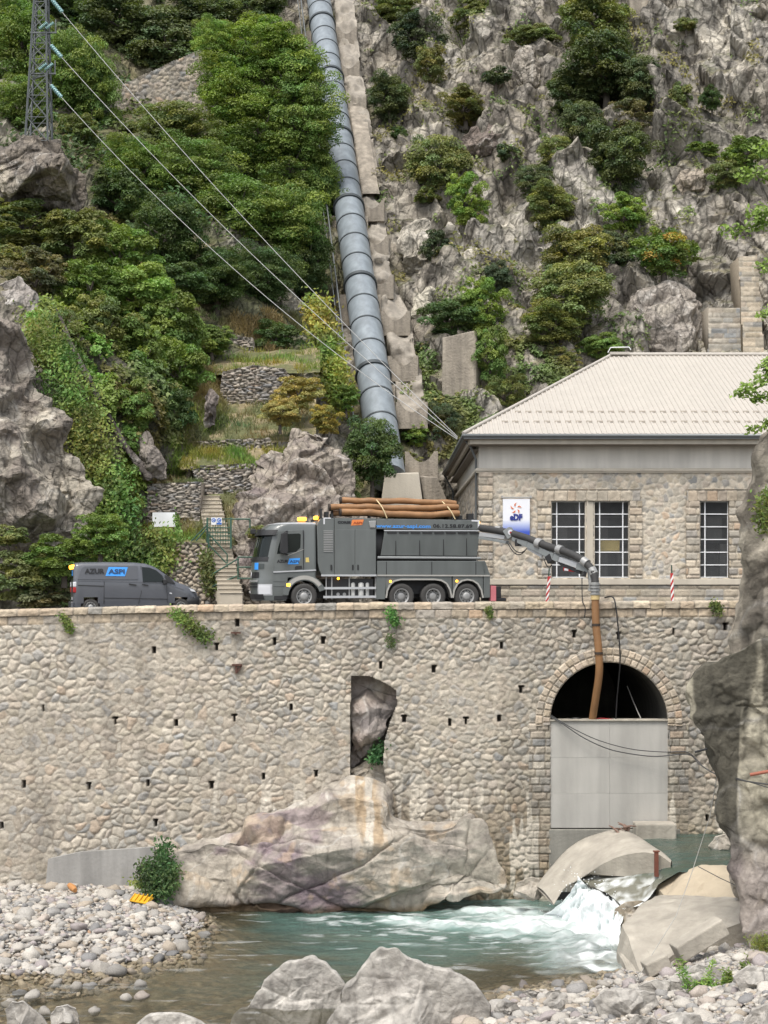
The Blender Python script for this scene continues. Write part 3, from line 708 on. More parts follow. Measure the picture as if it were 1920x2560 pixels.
# stop-log panel of pale concrete in the arch and its sill
M_PANEL = mat('pale_shuttered_concrete', (.44, .425, .39), .85, var=.2, scale=.6, streak=.16, bump=.15, bscale=9)
M_CONC = mat('river_worn_concrete', (.40, .365, .305), .9, var=.34, scale=1.0, streak=.22, bump=.6, bscale=7)
M_CONCD = mat('damp_grey_concrete', (.27, .26, .225), .9, var=.22, scale=1.3, streak=.3, bump=.35, bscale=9)
def build_panel():
    t = thing('flood_barrier', 'pale grey concrete panel closing the lower part of the arch', 'concrete barrier', (ACX, WY, P(0, 2070, WY).z))
    x0, x1 = P(1372, 0, WY).x, P(1675, 0, WY).x; zt, zb = P(0, 1803, WY).z, P(0, 2070, WY).z
    w = (x1 - x0) / 2; hcut = [zb, zb + 1.35, zb + 2.75, zt]
    for i in range(2):
        for k in range(3):
            g = MB(); g.box((x0 + w * i + .002, WY + .02 + .003 * ((i + k) % 2), hcut[k] + .002), (x0 + w * (i + 1) - .002, WY + .5, hcut[k + 1] - .002)); g.build('cast_section', M_PANEL, t, bevel=.005)
    g = MB(); g.box((x0 - .02, WY - .06, zt + .003), (x1 + .02, WY + .62, zt + .06)); g.build('top_edge', M_CONC, t, bevel=.015)
    return t
build_panel()
g = MB(); a, b = P(1372, 2073, WY), P(1500, 2230, WY); g.box((a.x, WY - .05, b.z), (P(1700, 0, WY).x, WY + .6, a.z)); tag(g.build('concrete_sill', M_CONCD, bevel=.03), 'dark damp concrete sill under the pale panel, left of the weir block', 'sill')
g = MB(); a, b = P(1590, 2060, WY - .9), P(1692, 2094, WY - .9); g.box((a.x, WY - .9, b.z - .3), (b.x, WY - .06, a.z)); tag(g.build('concrete_ledge', M_CONC, bevel=.06), 'low pale concrete ledge just above the basin water below the arch', 'ledge')
def build_weir():
    """curved concrete weir block: skin between its far crest and its near edge, end face, underside"""
    far = [(1340, 2215, 57.4), (1377, 2168, 57.8), (1423, 2119, 58.0), (1481, 2087, 58.1), (1539, 2074, 58.0), (1573, 2080, 57.6), (1614, 2103, 56.8), (1660, 2135, 55.3), (1680, 2156, 54.6)]
    near = [(1385, 2262, 55.6), (1410, 2222, 56.0), (1440, 2203, 55.8), (1470, 2184, 55.5), (1510, 2158, 55.2), (1550, 2141, 55.0), (1600, 2131, 54.7), (1645, 2136, 54.5), (1677, 2158, 54.35)]
    def res(c, n):
        c = np.array([tuple(P(*q)) for q in c]); t = np.linspace(0, len(c) - 1, n); i = np.minimum(t.astype(int), len(c) - 2); f = t - i
        pm = c[np.maximum(i - 1, 0)]; p0 = c[i]; p1 = c[i + 1]; p2 = c[np.minimum(i + 2, len(c) - 1)]; f = f[:, None]
        return .5 * ((2 * p0) + (-pm + p1) * f + (2 * pm - 5 * p0 + 4 * p1 - p2) * f ** 2 + (-pm + 3 * p0 - 3 * p1 + p2) * f ** 3)
    n, m = 60, 24; A, B = res(far, n), res(near, n); V = []; F_ = []
    for j in range(m):
        s = j / (m - 1); row = A * (1 - s) + B * s; row[:, 2] += .10 * math.sin(math.pi * s); V += list(row)
    V = np.array(V); V[:, 2] += .015 * fbm(V * 1.5, 3, 5)
    fs = [tuple(r) for r in grid_faces(n, m)]; sm = [True] * len(fs)
    k = len(V); bot = B.copy(); bot[:, 2] = np.minimum(B[:, 2] - .05, -9.55); bot[:, 1] += .12; V = np.concatenate([V, bot])
    fs += [((m - 1) * n + i, (m - 1) * n + i + 1, k + i + 1, k + i) for i in range(n - 1)]; sm += [False] * (n - 1)
    k2 = len(V); bk = A.copy(); bk[:, 2] = -10.4; V = np.concatenate([V, bk]); fs += [(i + 1, i, k2 + i, k2 + i + 1) for i in range(n - 1)]; sm += [False] * (n - 1)
    fs += [(k + i, k + i + 1, k2 + i + 1, k2 + i) for i in range(n - 1)]; sm += [False] * (n - 1)
    tag(mesh_np('weir_block', V, fs, M_CONC, smooth=sm), 'curved pale concrete weir block rising from the water below the arch', 'weir')
build_weir()
def slab(name, pts, thick, m, label, cat, bulge=0.0, bev=.05):
    import bmesh
    bm = bmesh.new(); top = [bm.verts.new(P(*p)) for p in pts]; f = bm.faces.new(top)
    r = bmesh.ops.extrude_face_region(bm, geom=[f]); vs = [v for v in r['geom'] if isinstance(v, bmesh.types.BMVert)]
    for v in vs: v.co.z -= thick; v.co.y += .1
    bmesh.ops.triangulate(bm, faces=[q for q in bm.faces if len(q.verts) > 4])
    bmesh.ops.subdivide_edges(bm, edges=bm.edges[:], cuts=5, use_grid_fill=True)
    bmesh.ops.recalc_face_normals(bm, faces=bm.faces)
    V = np.array([tuple(v.co) for v in bm.verts]); n = fbm(V * .9, 4, 3) * .09 + fbm(V * 4, 3, 4) * .03 - .05 * np.exp(-np.abs(fbm(V * .5, 3, 8)) * 30)
    fs = [tuple(v.index for v in q.verts) for q in bm.faces]; bm.verts.index_update(); fs = [tuple(v.index for v in q.verts) for q in bm.faces]
    V[:, 2] += n; V[:, 0] += fbm(V * 1.2 + 9, 3, 6) * .04
    bm.free(); o = mesh_np(name, V, fs, m, smooth=False)
    return tag(o, label, cat)
M_CONCB = mat('ochre_stained_concrete', (.44, .37, .27), .85, var=.3, scale=1.4, bump=.4, bscale=9)
slab('concrete_slab', [(1556, 2312, 50.3), (1602, 2260, 51.6), (1654, 2237, 52.6), (1724, 2237, 52.2), (1857, 2243, 50.6), (1900, 2300, 48.5), (1782, 2330, 48.3), (1665, 2404, 47.6), (1600, 2425, 47.6), (1585, 2458, 47.1), (1541, 2378, 50.3)], 1.7, M_CONC, 'big pale concrete slab sloping down to the pool beside the waterfall', 'concrete slab')
slab('concrete_slab', [(1640, 2214, 54.0), (1690, 2190, 54.3), (1752, 2160, 53.75), (1820, 2166, 53.5), (1880, 2240, 51.0), (1724, 2248, 52.3), (1663, 2242, 53.0)], 1.5, M_CONCB, 'smaller ochre edged concrete slab above the big slab, beside the basin water', 'concrete slab')
def block(pa, pb, w, h, label):
    g = MB(); g.bar(pa, pb, w, h); o = g.build('concrete_block', M_CONC, bevel=.05); return tag(o, label, 'concrete block')
block(P(1690, 2383, 46.6), P(1806, 2312, 46.9), .62, .55, 'longer broken concrete beam lying on the lower edge of the big slab')
block(P(1612, 2424, 46.4), P(1668, 2398, 46.5), .55, .45, 'short broken concrete block between the long beam and the pool')
# ---------------------------------------------------------------- masonry patches (walls of stone at their own depth)
def masonry_patch(name, poly_px, Y, m, parent=None, su=.4, sv=.3, seed=1, mortar=(.2, .18, .15), relief=.08, thick=.8, kind='rubble', holes=(), slope=0.0, step=.05, tint=(1, 1, 1), jit=.9, mval=None, back=True, dark=0.0):
    pts = [(P(a, b, Y).x, P(a, b, Y).z) for a, b in poly_px]
    x0, x1 = min(p[0] for p in pts), max(p[0] for p in pts); z0, z1 = min(p[1] for p in pts), max(p[1] for p in pts)
    xs = np.arange(x0 - step, x1 + 2 * step, step); zs = np.arange(z0 - step, z1 + 2 * step, step)
    X, Z = np.meshgrid(xs, zs); x, z = X.ravel(), Z.ravel(); p3 = np.stack([x, x * 0 + seed, z], 1)
    if kind == 'rubble': r, h, e = rubble(x, z, su, sv, seed, jit)
    else: r, h, e = ashlar(x, z, sv, su * .6, su * 1.4, seed)
    c = stone_col(h) * np.array(tint); c = mixc(np.array(mortar) * np.ones((len(x), 3)), c, sstep(.06, .5, r))
    c = c * (1 + .15 * fbm(p3 * .6, 3, seed + 4))[:, None]
    if dark: c = mixc(c, c * .6, dark * sstep(-.1, .5, fbm(p3 * np.array([1.2, 1, .25]), 4, seed + 6)))
    y = Y + slope * (z - z0) - relief * r - .02 * fbm(p3 * 5, 3, seed + 5)
    V = np.stack([x, y, z], 1); fc = grid_faces(len(xs), len(zs)); fx, fz = x[fc].mean(1), z[fc].mean(1)
    keep = in_poly(fx, fz, pts)
    for hp in holes: keep &= ~((fx > hp[0]) & (fx < hp[1]) & (fz > hp[2]) & (fz < hp[3]))
    fc = fc[keep]; n = len(V)
    fs = fc
    if back:      # the thickness behind the face
        bm_v = [(a, Y + slope * (b - z0) + .01, b) for a, b in pts] + [(a, Y + slope * (b - z0) + thick, b) for a, b in pts]; k = len(pts)
        V = np.concatenate([V, bm_v]); cc = np.tile(np.array([.30, .265, .215]) * np.array(tint), (2 * k, 1)); c = np.concatenate([c, cc])
        fs = [tuple(q) for q in fc] + [(n + i, n + (i + 1) % k, n + k + (i + 1) % k, n + k + i) for i in range(k)] + [tuple(range(n + k, n + 2 * k))]
    return mesh_np(name, V, fs, m, c, smooth=True, parent=parent)
M_STONE = vmat('dressed_stone', var=.18, scale=6, bump=.5, bscale=14, bdist=.05)
M_DRY = vmat('dry_stone', var=.3, scale=4, bump=.7, bscale=9, bdist=.08)

# ---------------------------------------------------------------- power house
BY = 70.0
M_RENDER = mat('weathered_frieze_render', (.68, .645, .575), .9, var=.12, scale=.7, streak=.16, bump=.15, bscale=8)
M_TRIM = mat('pale_cast_stone', (.52, .47, .385), .85, var=.12, scale=1.5, streak=.12, bump=.15, bscale=10)
M_ROOF = mat('cream_ribbed_sheet_metal', (.46, .425, .375), .45, var=.05, scale=.8, spec=.4, streak=.06)
M_GUT = mat('grey_zinc_gutter', (.17, .18, .18), .45, var=.1, scale=2, metal=.4)
M_SOFF = mat('brown_soffit_boards', (.22, .19, .155), .8, var=.2, scale=1.5, streak=.1)
M_WHITE = mat('white_window_bars', (.74, .75, .75), .5, var=.04)
M_INT = mat('dim_interior', (.42, .41, .39), .9, var=.2, scale=.6)
def glass_mat():
    m, t, b = new_mat('dusty_window_glass')
    tc = t.nodes.new('ShaderNodeTexCoord'); n = t.nodes.new('ShaderNodeTexNoise'); n.inputs['Scale'].default_value = 1.3
    t.links.new(tc.outputs['Object'], n.inputs['Vector'])
    mr = t.nodes.new('ShaderNodeMapRange'); mr.inputs[3].default_value = .12; mr.inputs[4].default_value = .3; t.links.new(n.outputs['Fac'], mr.inputs[0]); t.links.new(mr.outputs[0], b.inputs['Alpha'])
    b.inputs['Base Color'].default_value = (.10, .105, .11, 1); b.inputs['Roughness'].default_value = .08; b.inputs['Specular IOR Level'].default_value = .7
    return m
M_GLASS = glass_mat()
def zx(px, Y=BY): return P(px, 0, Y).x
def zz(py, Y=BY): return P(0, py, Y).z
def build_house():
    h = thing('power_house', 'stone power house with a cream ribbed hip roof and tall gridded windows', 'building', (13, BY, ROADZ))
    XL, XR, YB = zx(1197), 24.0, 91.0
    wins = [(1378, 1464), (1485, 1573), (1749, 1836), (1856, 1942)]
    zt, zb = zz(1253), zz(1444)
    holes = [(zx(a) - .01, zx(b) + .01, zb - .01, zt + .01) for a, b in wins]
    masonry_patch('front_wall', [(1199, 1180), (2280, 1180), (2280, 1449), (1199, 1449)], BY, M_STONE, h, .29, .265, 101, (.52, .47, .385), .035, .4, holes=holes, tint=(1.20, 1.17, 1.13), jit=.7, back=False, step=.04)
    # quoins, window surrounds and lintels of larger rough blocks
    def quoin(x0, x1, z0, z1, seed, hr=.34, wmin=.45, wmax=.8):
        a = [(x0, z0), (x1, z0), (x1, z1), (x0, z1)]
        px = [((x * F / BY) + 960, HY - (z - CZ) * F / BY) for x, z in a]
        return masonry_patch('quoin_blocks', px, BY - .05, M_STONE, h, (wmin + wmax) / 2 / 1.0, hr, seed, (.50, .45, .37), .09, .2, kind='ashlar', tint=(1.06, 1.01, .95), step=.04)
    quoin(XL - .02, XL + .62, zz(1449), zz(1181), 111)
    for k, (a, b) in enumerate(wins):
        if k != 1: quoin(zx(a) - .62, zx(a) - .02, zb, zt, 113 + k)
        if k != 0 and k != 2: quoin(zx(b) + .02, zx(b) + .58, zb, zt, 123 + k)
    quoin(zx(1342), zx(1600), zt + .02, zt + .55, 131, .52, .35, .6)
    quoin(zx(1716), zx(1960), zt + .02, zt + .55, 133, .52, .35, .6)
    g = MB(); g.box((zx(1466.5), BY - .08, zb), (zx(1482.5), BY + .3, zt)); g.build('window_pillar', M_TRIM, h, bevel=.015)
    g = MB(); g.box((zx(1838), BY - .06, zb), (zx(1854), BY + .3, zt)); g.build('window_pillar', M_TRIM, h, bevel=.015)
    g = MB(); g.box((XL - .12, BY - .16, zz(1462)), (XR, BY + .2, zz(1447))); g.build('sill_course', M_TRIM, h, bevel=.02)
    masonry_patch('plinth', [(1199, 1463), (2280, 1463), (2280, 1530), (1199, 1530)], BY - .03, M_STONE, h, .75, .36, 141, (.46, .41, .33), .07, .4, kind='ashlar', tint=(1.0, .97, .92), back=False, step=.05)
    g = MB(); g.box((XL, BY, zz(1173)), (XR, BY + .4, zz(1114))); g.build('frieze', M_RENDER, h)
    g = MB(); g.tube([(XL - .1, YB, zz(1176)), (XL - .1, BY - .06, zz(1176)), (XR, BY - .06, zz(1176))], .1, 10); g.box((XL - .14, BY - .1, zz(1182)), (XR, BY + .3, zz(1178.5))); g.build('string_course', M_TRIM, h)
    # side wall on the left, body behind
    zf = ROADZ
    st = .05; ys = np.arange(BY, YB, st); zs = np.arange(zf, zz(1176), st); A, B = np.meshgrid(ys, zs); r, hh, e = rubble(A.ravel(), B.ravel(), .42, .36, 151, .7)
    c = mixc((.46, .41, .33), stone_col(hh) * np.array([1.0, .97, .94]), sstep(.06, .5, r)); V = np.stack([XL - .05 * r, A.ravel(), B.ravel()], 1)
    mesh_np('side_wall', V, grid_faces(len(ys), len(zs)), M_STONE, c, parent=h)
    g = MB(); g.box((XL + .02, BY + .41, zz(1176)), (XL + .42, YB, zz(1108))); g.build('side_frieze', M_RENDER, h)
    g = MB(); g.box((XL + .45, YB - .4, zf), (XR, YB, zz(1108))); g.box((XR - .4, BY + .4, zf), (XR - .01, YB - .41, zz(1108))); g.build('rear_wall', M_RENDER, h)
    # dim hall seen through the glass
    g = MB(); g.box((XL + .5, BY + 5.2, zf), (XR - .5, BY + 5.3, 7)); g.box((XL + .5, BY + .45, zf - .0), (XR - .5, BY + 5.2, zf + .05)); g.build('hall_back_wall', M_INT, h)
    M_IN2 = mat('pale_hall_cabinets', (.5, .49, .46), .7, var=.15, scale=1)
    g = MB()
    for px, w, a, b in ((1392, 26, 1318, 1352), (1425, 30, 1395, 1445), (1500, 20, 1300, 1440), (1545, 24, 1370, 1440), (1765, 40, 1295, 1345), (1800, 24, 1360, 1440), (1440, 14, 1262, 1300)):
        g.box((zx(px, 73), 73, zz(b, 73)), (zx(px + w, 73), 73.5, zz(a, 73)))
    for a in (1290, 1352, 1372): g.box((XL + 1, 74.2, zz(a + 4, 74)), (XR - 1, 74.3, zz(a, 74)))
    g.build('hall_equipment', M_IN2, h)
    g = MB(); g.box((zx(1504), BY + .5, zz(1381)), (zx(1553), BY + .52, zz(1350))); g.build('yellow_board', mat('yellow_board', (.62, .50, .20), .7), h)
    for a, b in wins:
        x0, x1 = zx(a), zx(b)
        f = MB()
        for q in (.17, .83): f.box((x0 + (x1 - x0) * q - .025, BY + .12, zb + .03), (x0 + (x1 - x0) * q + .025, BY + .17, zt - .02))
        for q in range(1, 6): f.box((x0 + .02, BY + .115, zb + (zt - zb) * q / 6 - .022), (x1 - .02, BY + .175, zb + (zt - zb) * q / 6 + .022))
        f.box((x0, BY + .1, zb), (x0 + .03, BY + .19, zt)); f.box((x1 - .03, BY + .1, zb), (x1, BY + .19, zt)); f.box((x0 + .03, BY + .1, zt - .04), (x1 - .03, BY + .19, zt)); f.box((x0 + .03, BY + .1, zb), (x1 - .03, BY + .19, zb + .04))
        fo = f.build('window_frame', M_WHITE, h)
        p = MB(); p.box((x0 + .03, BY + .145, zb + .04), (x1 - .03, BY + .151, zt - .04)); p.build('pane', M_GLASS, fo)
        j = MB()
        for u0, u1 in ((x0 - .01, x0), (x1, x1 + .01)): j.box((u0 - .03, BY - .02, zb), (u1 + .03, BY + .3, zt))
        j.build('window_reveal', M_TRIM, h)
        d = MB()
        for q in range(26): xx = x0 + .06 + (x1 - x0 - .12) * q / 25; d.box((xx - .006, BY + .3, zb), (xx + .006, BY + .312, zb + (zt - zb) * .36))
        d.build('window_railing', M_GUT, h)
    # roof
    EX, EYf, EYb, EZ = 3.60, 69.0, 92.0, 7.66; RX, RY, RZ = 11.9, 80.5, 12.92; XE = 30.0
    g = MB()
    g.quad((EX, EYf, EZ), (XE, EYf, EZ), (XE, RY, RZ), (RX, RY, RZ)); g.quad((EX, EYb, EZ), (EX, EYf, EZ), (RX, RY, RZ)); g.quad((XE, EYb, EZ), (EX, EYb, EZ), (RX, RY, RZ), (XE, RY, RZ))
    dz, dy = RZ - EZ, RY - EYf
    k = 0; x = EX + .18
    while x < 24:
        s = min(1.0, (x - EX) / (RX - EX)); n = Vector((0, -dz, dy)).normalized() * .045
        a = Vector((x, EYf, EZ)); b = Vector((x, EYf + dy * s, EZ + dz * s)); w = .035
        if s > .03:
            g.hexa([a + Vector((-w * 1.6, 0, 0)), a + Vector((w * 1.6, 0, 0)), b + Vector((w * 1.6, 0, 0)), b + Vector((-w * 1.6, 0, 0)), a + n + Vector((-w, 0, 0)), a + n + Vector((w, 0, 0)), b + n + Vector((w, 0, 0)), b + n + Vector((-w, 0, 0))])
        x += .242; k += 1
    y = EYf + .3
    while y < EYb - .3:
        s = min((y - EYf) / (RY - EYf), (EYb - y) / (EYb - RY)); a = Vector((EX, y, EZ)); b = Vector((EX + (RX - EX) * s, y, EZ + dz * s)); n = Vector((-dz, 0, RX - EX)).normalized() * .045; w = .035
        g.hexa([a + Vector((0, -w * 1.6, 0)), a + Vector((0, w * 1.6, 0)), b + Vector((0, w * 1.6, 0)), b + Vector((0, -w * 1.6, 0)), a + n + Vector((0, -w, 0)), a + n + Vector((0, w, 0)), b + n + Vector((0, w, 0)), b + n + Vector((0, -w, 0))])
        y += .25
    roof = g.build('roof', M_ROOF, h)
    g = MB(); g.tube([(EX - .05, EYf - .03, EZ + .06), (RX, RY, RZ + .06)], .08, 8); g.build('hip_cap', M_ROOF, roof)
    g = MB(); g.tube([(RX - .1, RY, RZ + .07), (XE, RY, RZ + .07)], .11, 8); g.box((RX - .1, RY - .25, RZ + .04), (RX + .9, RY + .25, RZ + .17)); g.build('ridge_cap', M_ROOF, roof)
    g = MB(); g.tube([(RX - .2, RY - .1, RZ + .15), (RX - .05, RY - .1, RZ + .42), (RX + .9, RY - .1, RZ + .44), (RX + 1.0, RY - .1, RZ + .3)], .03, 6); g.tube([(RX + 9.9, RY, RZ + .1), (RX + 9.9, RY, RZ + .6)], .07, 8); g.build('ridge_bracket', M_WHITE, roof)
    M_SG = mat('roof_snow_guard', (.42, .37, .31), .6)
    for row, py in enumerate((1030, 1053)):
        s = {0: .245, 1: .13}[row]
        g = MB(); x = EX + (RX - EX) * s + .5 + .24 * row
        while x < 23:
            b = Vector((x, EYf + dy * s, EZ + dz * s)); g.hexa([b + Vector((dx_, dyy, dzz)) for dzz in (.04, .10) for dx_, dyy in ((-.02, 0), (.26, 0), (.26, .06), (-.02, .06))]); x += .484
        g.build('snow_guard', M_SG, roof)
    g = MB(); g.tube([(EX - .06, EYb, EZ - .06), (EX - .06, EYf - .06, EZ - .06), (XE, EYf - .06, EZ - .06)], .085, 8); g.box((EX - .02, EYf - .05, EZ - .2), (XE, EYf - .0, EZ - .03)); g.box((EX - .04, EYf, EZ - .2), (EX + .01, EYb, EZ - .03)); g.build('gutter', M_GUT, h)
    g = MB(); g.box((EX + .25, EYf + .16, EZ - .42), (XE, EYf + .3, EZ - .20)); g.box((EX + .2, EYf + .31, EZ - .42), (EX + .34, EYb, EZ - .20)); g.build('fascia', M_TRIM, h)
    g = MB(); g.box((EX + .02, EYf + .02, EZ - .2), (XE, BY + .3, EZ - .17)); g.box((EX + .02, BY + .31, EZ - .2), (XL + .3, EYb, EZ - .17)); g.box((EX + .34, EYf + .31, zz(1116)), (XE, BY + .05, zz(1109))); g.box((EX + .35, BY + .05, EZ - .62), (XL + .03, EYb, EZ - .56)); g.build('soffit', M_SOFF, h)
    g = MB(); g.tube([(EX + .1, EYf + .9, EZ - .2), (EX + .35, EYf + .9, EZ - .5), (XL - .12, BY + .15, EZ - 1.05), (XL - .12, BY + .15, ROADZ)], .055, 8)
    g.tube([(EX + .0, EYb - .6, EZ - .2), (EX + .25, EYb - .6, EZ - .7), (XL - .25, YB - .3, EZ - 1.2), (XL - .25, YB - .3, ROADZ)], .06, 8); g.build('downpipe', M_GUT, h)
build_house()

# banner on the wall
def build_banner():
    Y = BY - .22; b = thing('banner', 'white and blue company banner hanging on the stone wall of the power house', 'banner', (zx(1291, Y), Y, zz(1345, Y)))
    m, t, bs = new_mat('banner_cloth'); tc = t.nodes.new('ShaderNodeTexCoord'); sp = t.nodes.new('ShaderNodeSeparateXYZ'); t.links.new(tc.outputs['Generated'], sp.inputs[0])
    rp = t.nodes.new('ShaderNodeValToRGB'); e = rp.color_ramp.elements; e[0].position = 0; e[0].color = (.02, .05, .36, 1); e[1].position = .47; e[1].color = (.78, .79, .82, 1)
    q = e.new(.16); q.color = (.05, .10, .48, 1); q = e.new(.32); q.color = (.40, .46, .70, 1)
    t.links.new(sp.outputs[2], rp.inputs[0]); t.links.new(rp.outputs[0], bs.inputs['Base Color']); bs.inputs['Roughness'].default_value = .6
    x0, x1, z0, z1 = zx(1257, Y), zx(1324.5, Y), zz(1345, Y), zz(1247, Y); n = 14; k = 18
    U, Wv = np.meshgrid(np.linspace(0, 1, n), np.linspace(0, 1, k)); u, w = U.ravel(), Wv.ravel()
    yy = Y + .012 * np.sin(u * 7 + w * 3) * (1 - w)
    V = np.stack([x0 + (x1 - x0) * u, yy, z0 + (z1 - z0) * w], 1); V2 = V + np.array([0, .012, 0]); f = grid_faces(n, k)
    o = mesh_np('cloth', np.concatenate([V, V2]), np.concatenate([f, f[:, ::-1] + len(V)]), m, parent=b)
    g = MB()
    for z in (z1 + .06,): g.tube([(x0 - .06, Y + .0, z), (x1 + .1, Y, z)], .035, 8)
    for x in (x0 - .02, x1 + .04): g.box((x - .04, Y - .03, z1 + .03), (x + .04, BY, z1 + .15))
    g.build('hanging_rail', mat('grey_banner_rail', (.38, .37, .35), .5), b)
    navy = mat('navy_lettering', (.015, .03, .22), .6); orange = mat('orange_emblem', (.62, .13, .02), .6)
    to = text_obj('lettering', 'eDF', .37, navy, None, (zx(1274.5, Y), Y - .03, zz(1300, Y)), bold=.022, width=zx(1306, Y) - zx(1274.5, Y)); adopt(to, b)
    c = Vector((zx(1289.5, Y), Y - .03, zz(1271, Y))); g = MB()
    for i in range(5):      # five curved blades round a hub
        a0 = math.pi / 2 + i * 2 * math.pi / 5 + .25; pts = []
        for s in np.linspace(0, 1, 7): pts.append((.08 + .19 * s, a0 - .95 * s ** 1.3 * .5))
        out = [(r, a + .62 * math.sin(math.pi * min(1, j / 6 * .95 + .05)) * .62) for j, (r, a) in enumerate(pts)]
        ring = [c + Vector((r * math.cos(a), 0, r * math.sin(a))) for r, a in pts] + [c + Vector((r * math.cos(a), 0, r * math.sin(a))) for r, a in out[::-1]]
        g.quad(*ring)
    eo = g.build('emblem', orange, b)
build_banner()
def marker_post(pa, pb, Y, w, label):
    a, b = P(*pa, Y), P(*pb, Y); b = a + (b - a); base = a + (b - a) * (1 + .45); t = thing('marker_post', label, 'marker post', base)
    red = mat('red_reflective_board', (.45, .03, .03), .5); wh = mat('white_reflective_board', (.75, .74, .72), .5)
    d = (base - a); n = 9; up = Vector((0, 0, 1))
    gr = MB(); gw = MB(); sl = .28 * w / .16
    for i in range(n):
        p0 = a + d * (i / n); p1 = a + d * ((i + 1) / n); g = gr if i % 2 == 0 else gw; s = Vector((0, 0, min(sl, .12)))
        l, r = Vector((-w / 2, 0, 0)), Vector((w / 2, 0, 0)); s0 = s if i else s * 0; s1 = s if i < n - 1 else s * 0
        g.hexa([p1 + l - s1, p1 + r + s1, p1 + r + s1 + Vector((0, .04, 0)), p1 + l - s1 + Vector((0, .04, 0)), p0 + l - s0, p0 + r + s0, p0 + r + s0 + Vector((0, .04, 0)), p0 + l - s0 + Vector((0, .04, 0))])
    gr.build('red_stripe', red, t); gw.build('white_stripe', wh, t)
    g = MB(); g.bar(a + Vector((0, .06, .35)), base + Vector((0, .06, 0)), .05); g.box((base.x - .18, base.y - .12, base.z - .1), (base.x + .18, base.y + .2, base.z)); g.build('stand', mat('dark_green_stand', (.03, .06, .04), .6), t)
marker_post((1373.5, 1441), (1368, 1497), 66, .15, 'leaning red and white striped marker post between truck and hose boom')
marker_post((1679.5, 1433), (1681, 1491), 66.5, .12, 'upright red and white striped marker post near the right window of the power house')

# ---------------------------------------------------------------- penstock
M_PIPE = mat('grey_blue_painted_steel', (.25, .285, .31), .42, var=.16, scale=.7, spec=.5, streak=.28, bump=.04, bscale=3)
M_BAND = mat('dark_steel_band', (.07, .08, .085), .5, metal=.3)
M_OLDC = mat('lime_streaked_old_concrete', (.36, .315, .255), .92, var=.38, scale=1.6, streak=.4, bump=1.0, bscale=7)
M_PALEC = mat('fresh_pale_concrete', (.58, .53, .44), .88, var=.15, scale=.9, streak=.1, bump=.25, bscale=8)
def build_pipe():
    t = thing('penstock', 'big grey steel pressure pipe running down the mountain to the power house', 'pipe', pipe_at(87.6))
    g = MB(); ys = np.linspace(87.6, 143, 40); g.tube([pipe_at(y) for y in ys], 1.02, 40, cap=True); g.build('pipe_shell', M_PIPE, t)
    ax = (PB - PA).normalized(); k = 0; Y = 89.3 - 1.75
    while Y < 136:
        Y += 1.75; k += 1; th = (k % 4 == 0); c = pipe_at(Y); g = MB()
        w, r = (.14, 1.13) if th else (.055, 1.065)
        g.tube([c - ax * w, c + ax * w], r, 40); g.build('flange', M_BAND, t)
    g = MB()
    for y in np.arange(90, 136, .6): pass
    o = Vector((-1.55, -.3, .15)); g.tube([pipe_at(y) + o for y in np.linspace(91, 142, 20)], .05, 6); g.tube([pipe_at(y) + o + Vector((-.25, 0, -.35)) for y in np.linspace(91, 142, 20)], .035, 6)
    for y in np.arange(91, 140, 2.6): p = pipe_at(y) + o; g.bar(p, p + Vector((-.1, .5, -1.1)), .06)
    g.build('cable_tray', M_GUT, t)
    # saddles under the pipe
    for i, y in enumerate(np.arange(94.5, 136, 7.0)):
        c = pipe_at(y); g = MB(); g.box((c.x - 1.35, c.y - .1, c.z - 2.6), (c.x + 1.35, c.y + 1.3, c.z - .55)); g.build('pipe_saddle', M_OLDC, t)
build_pipe()
def saddle_mesh():
    g = MB(); n = 14; W2, H = .95, 1.6
    top = [(-W2, 0), (-W2 + .22, 0)] + [(-.73 + 1.46 * i / n, -.62 * math.sin(math.pi * i / n) ** .8) for i in range(n + 1)] + [(W2 - .22, 0), (W2, 0)]
    poly = [(-W2, -H), (W2, -H)] + top[::-1]
    g.prism(poly, -.45, .9); return g
sad = [(862, 72), (868, 158), (884, 246), (926, 505), (936, 594), (944, 690), (985, 780), (1003, 892), (1025, 1007), (1049, 1130)]
sad_l = ['uppermost empty concrete saddle at the top of the photo, right of the pipe', 'second empty concrete saddle from the top, right of the pipe', 'third empty concrete saddle from the top, just above the long ramp', 'empty concrete saddle at the lower end of the long ramp',
         'narrow empty concrete saddle halfway down the pipe', 'empty concrete saddle below the middle of the pipe, beside pale rock', 'tall empty concrete saddle with two dark slots, beside the pipe', 'empty concrete saddle level with the tall concrete block', 'empty concrete saddle crossed by the power lines', 'lowest empty concrete saddle, near the foot of the pipe']
def pipe_Y_for(py):
    a = (PB.z - PA.z) / (PB.y - PA.y); z0 = PA.z - a * PA.y
    return (CZ - z0) / (a - (HY - py) / F)
first = None
for (px, py), lb in zip(sad, sad_l):
    Y = pipe_Y_for(py) + .1; p = P(px + 5, py, Y)
    if first is None: first = saddle_mesh().build('concrete_saddle', M_OLDC, origin=(0, 0, 0)); o = first
    else: o = first.copy(); COL.objects.link(o)
    o.location = p; o.rotation_euler = (0, 0, R(-3)); s = .92 if py < 600 else 1.0; o.scale = (s, 1, s)
    tag(o, lb, 'concrete saddle', 'empty saddles beside the pipe')
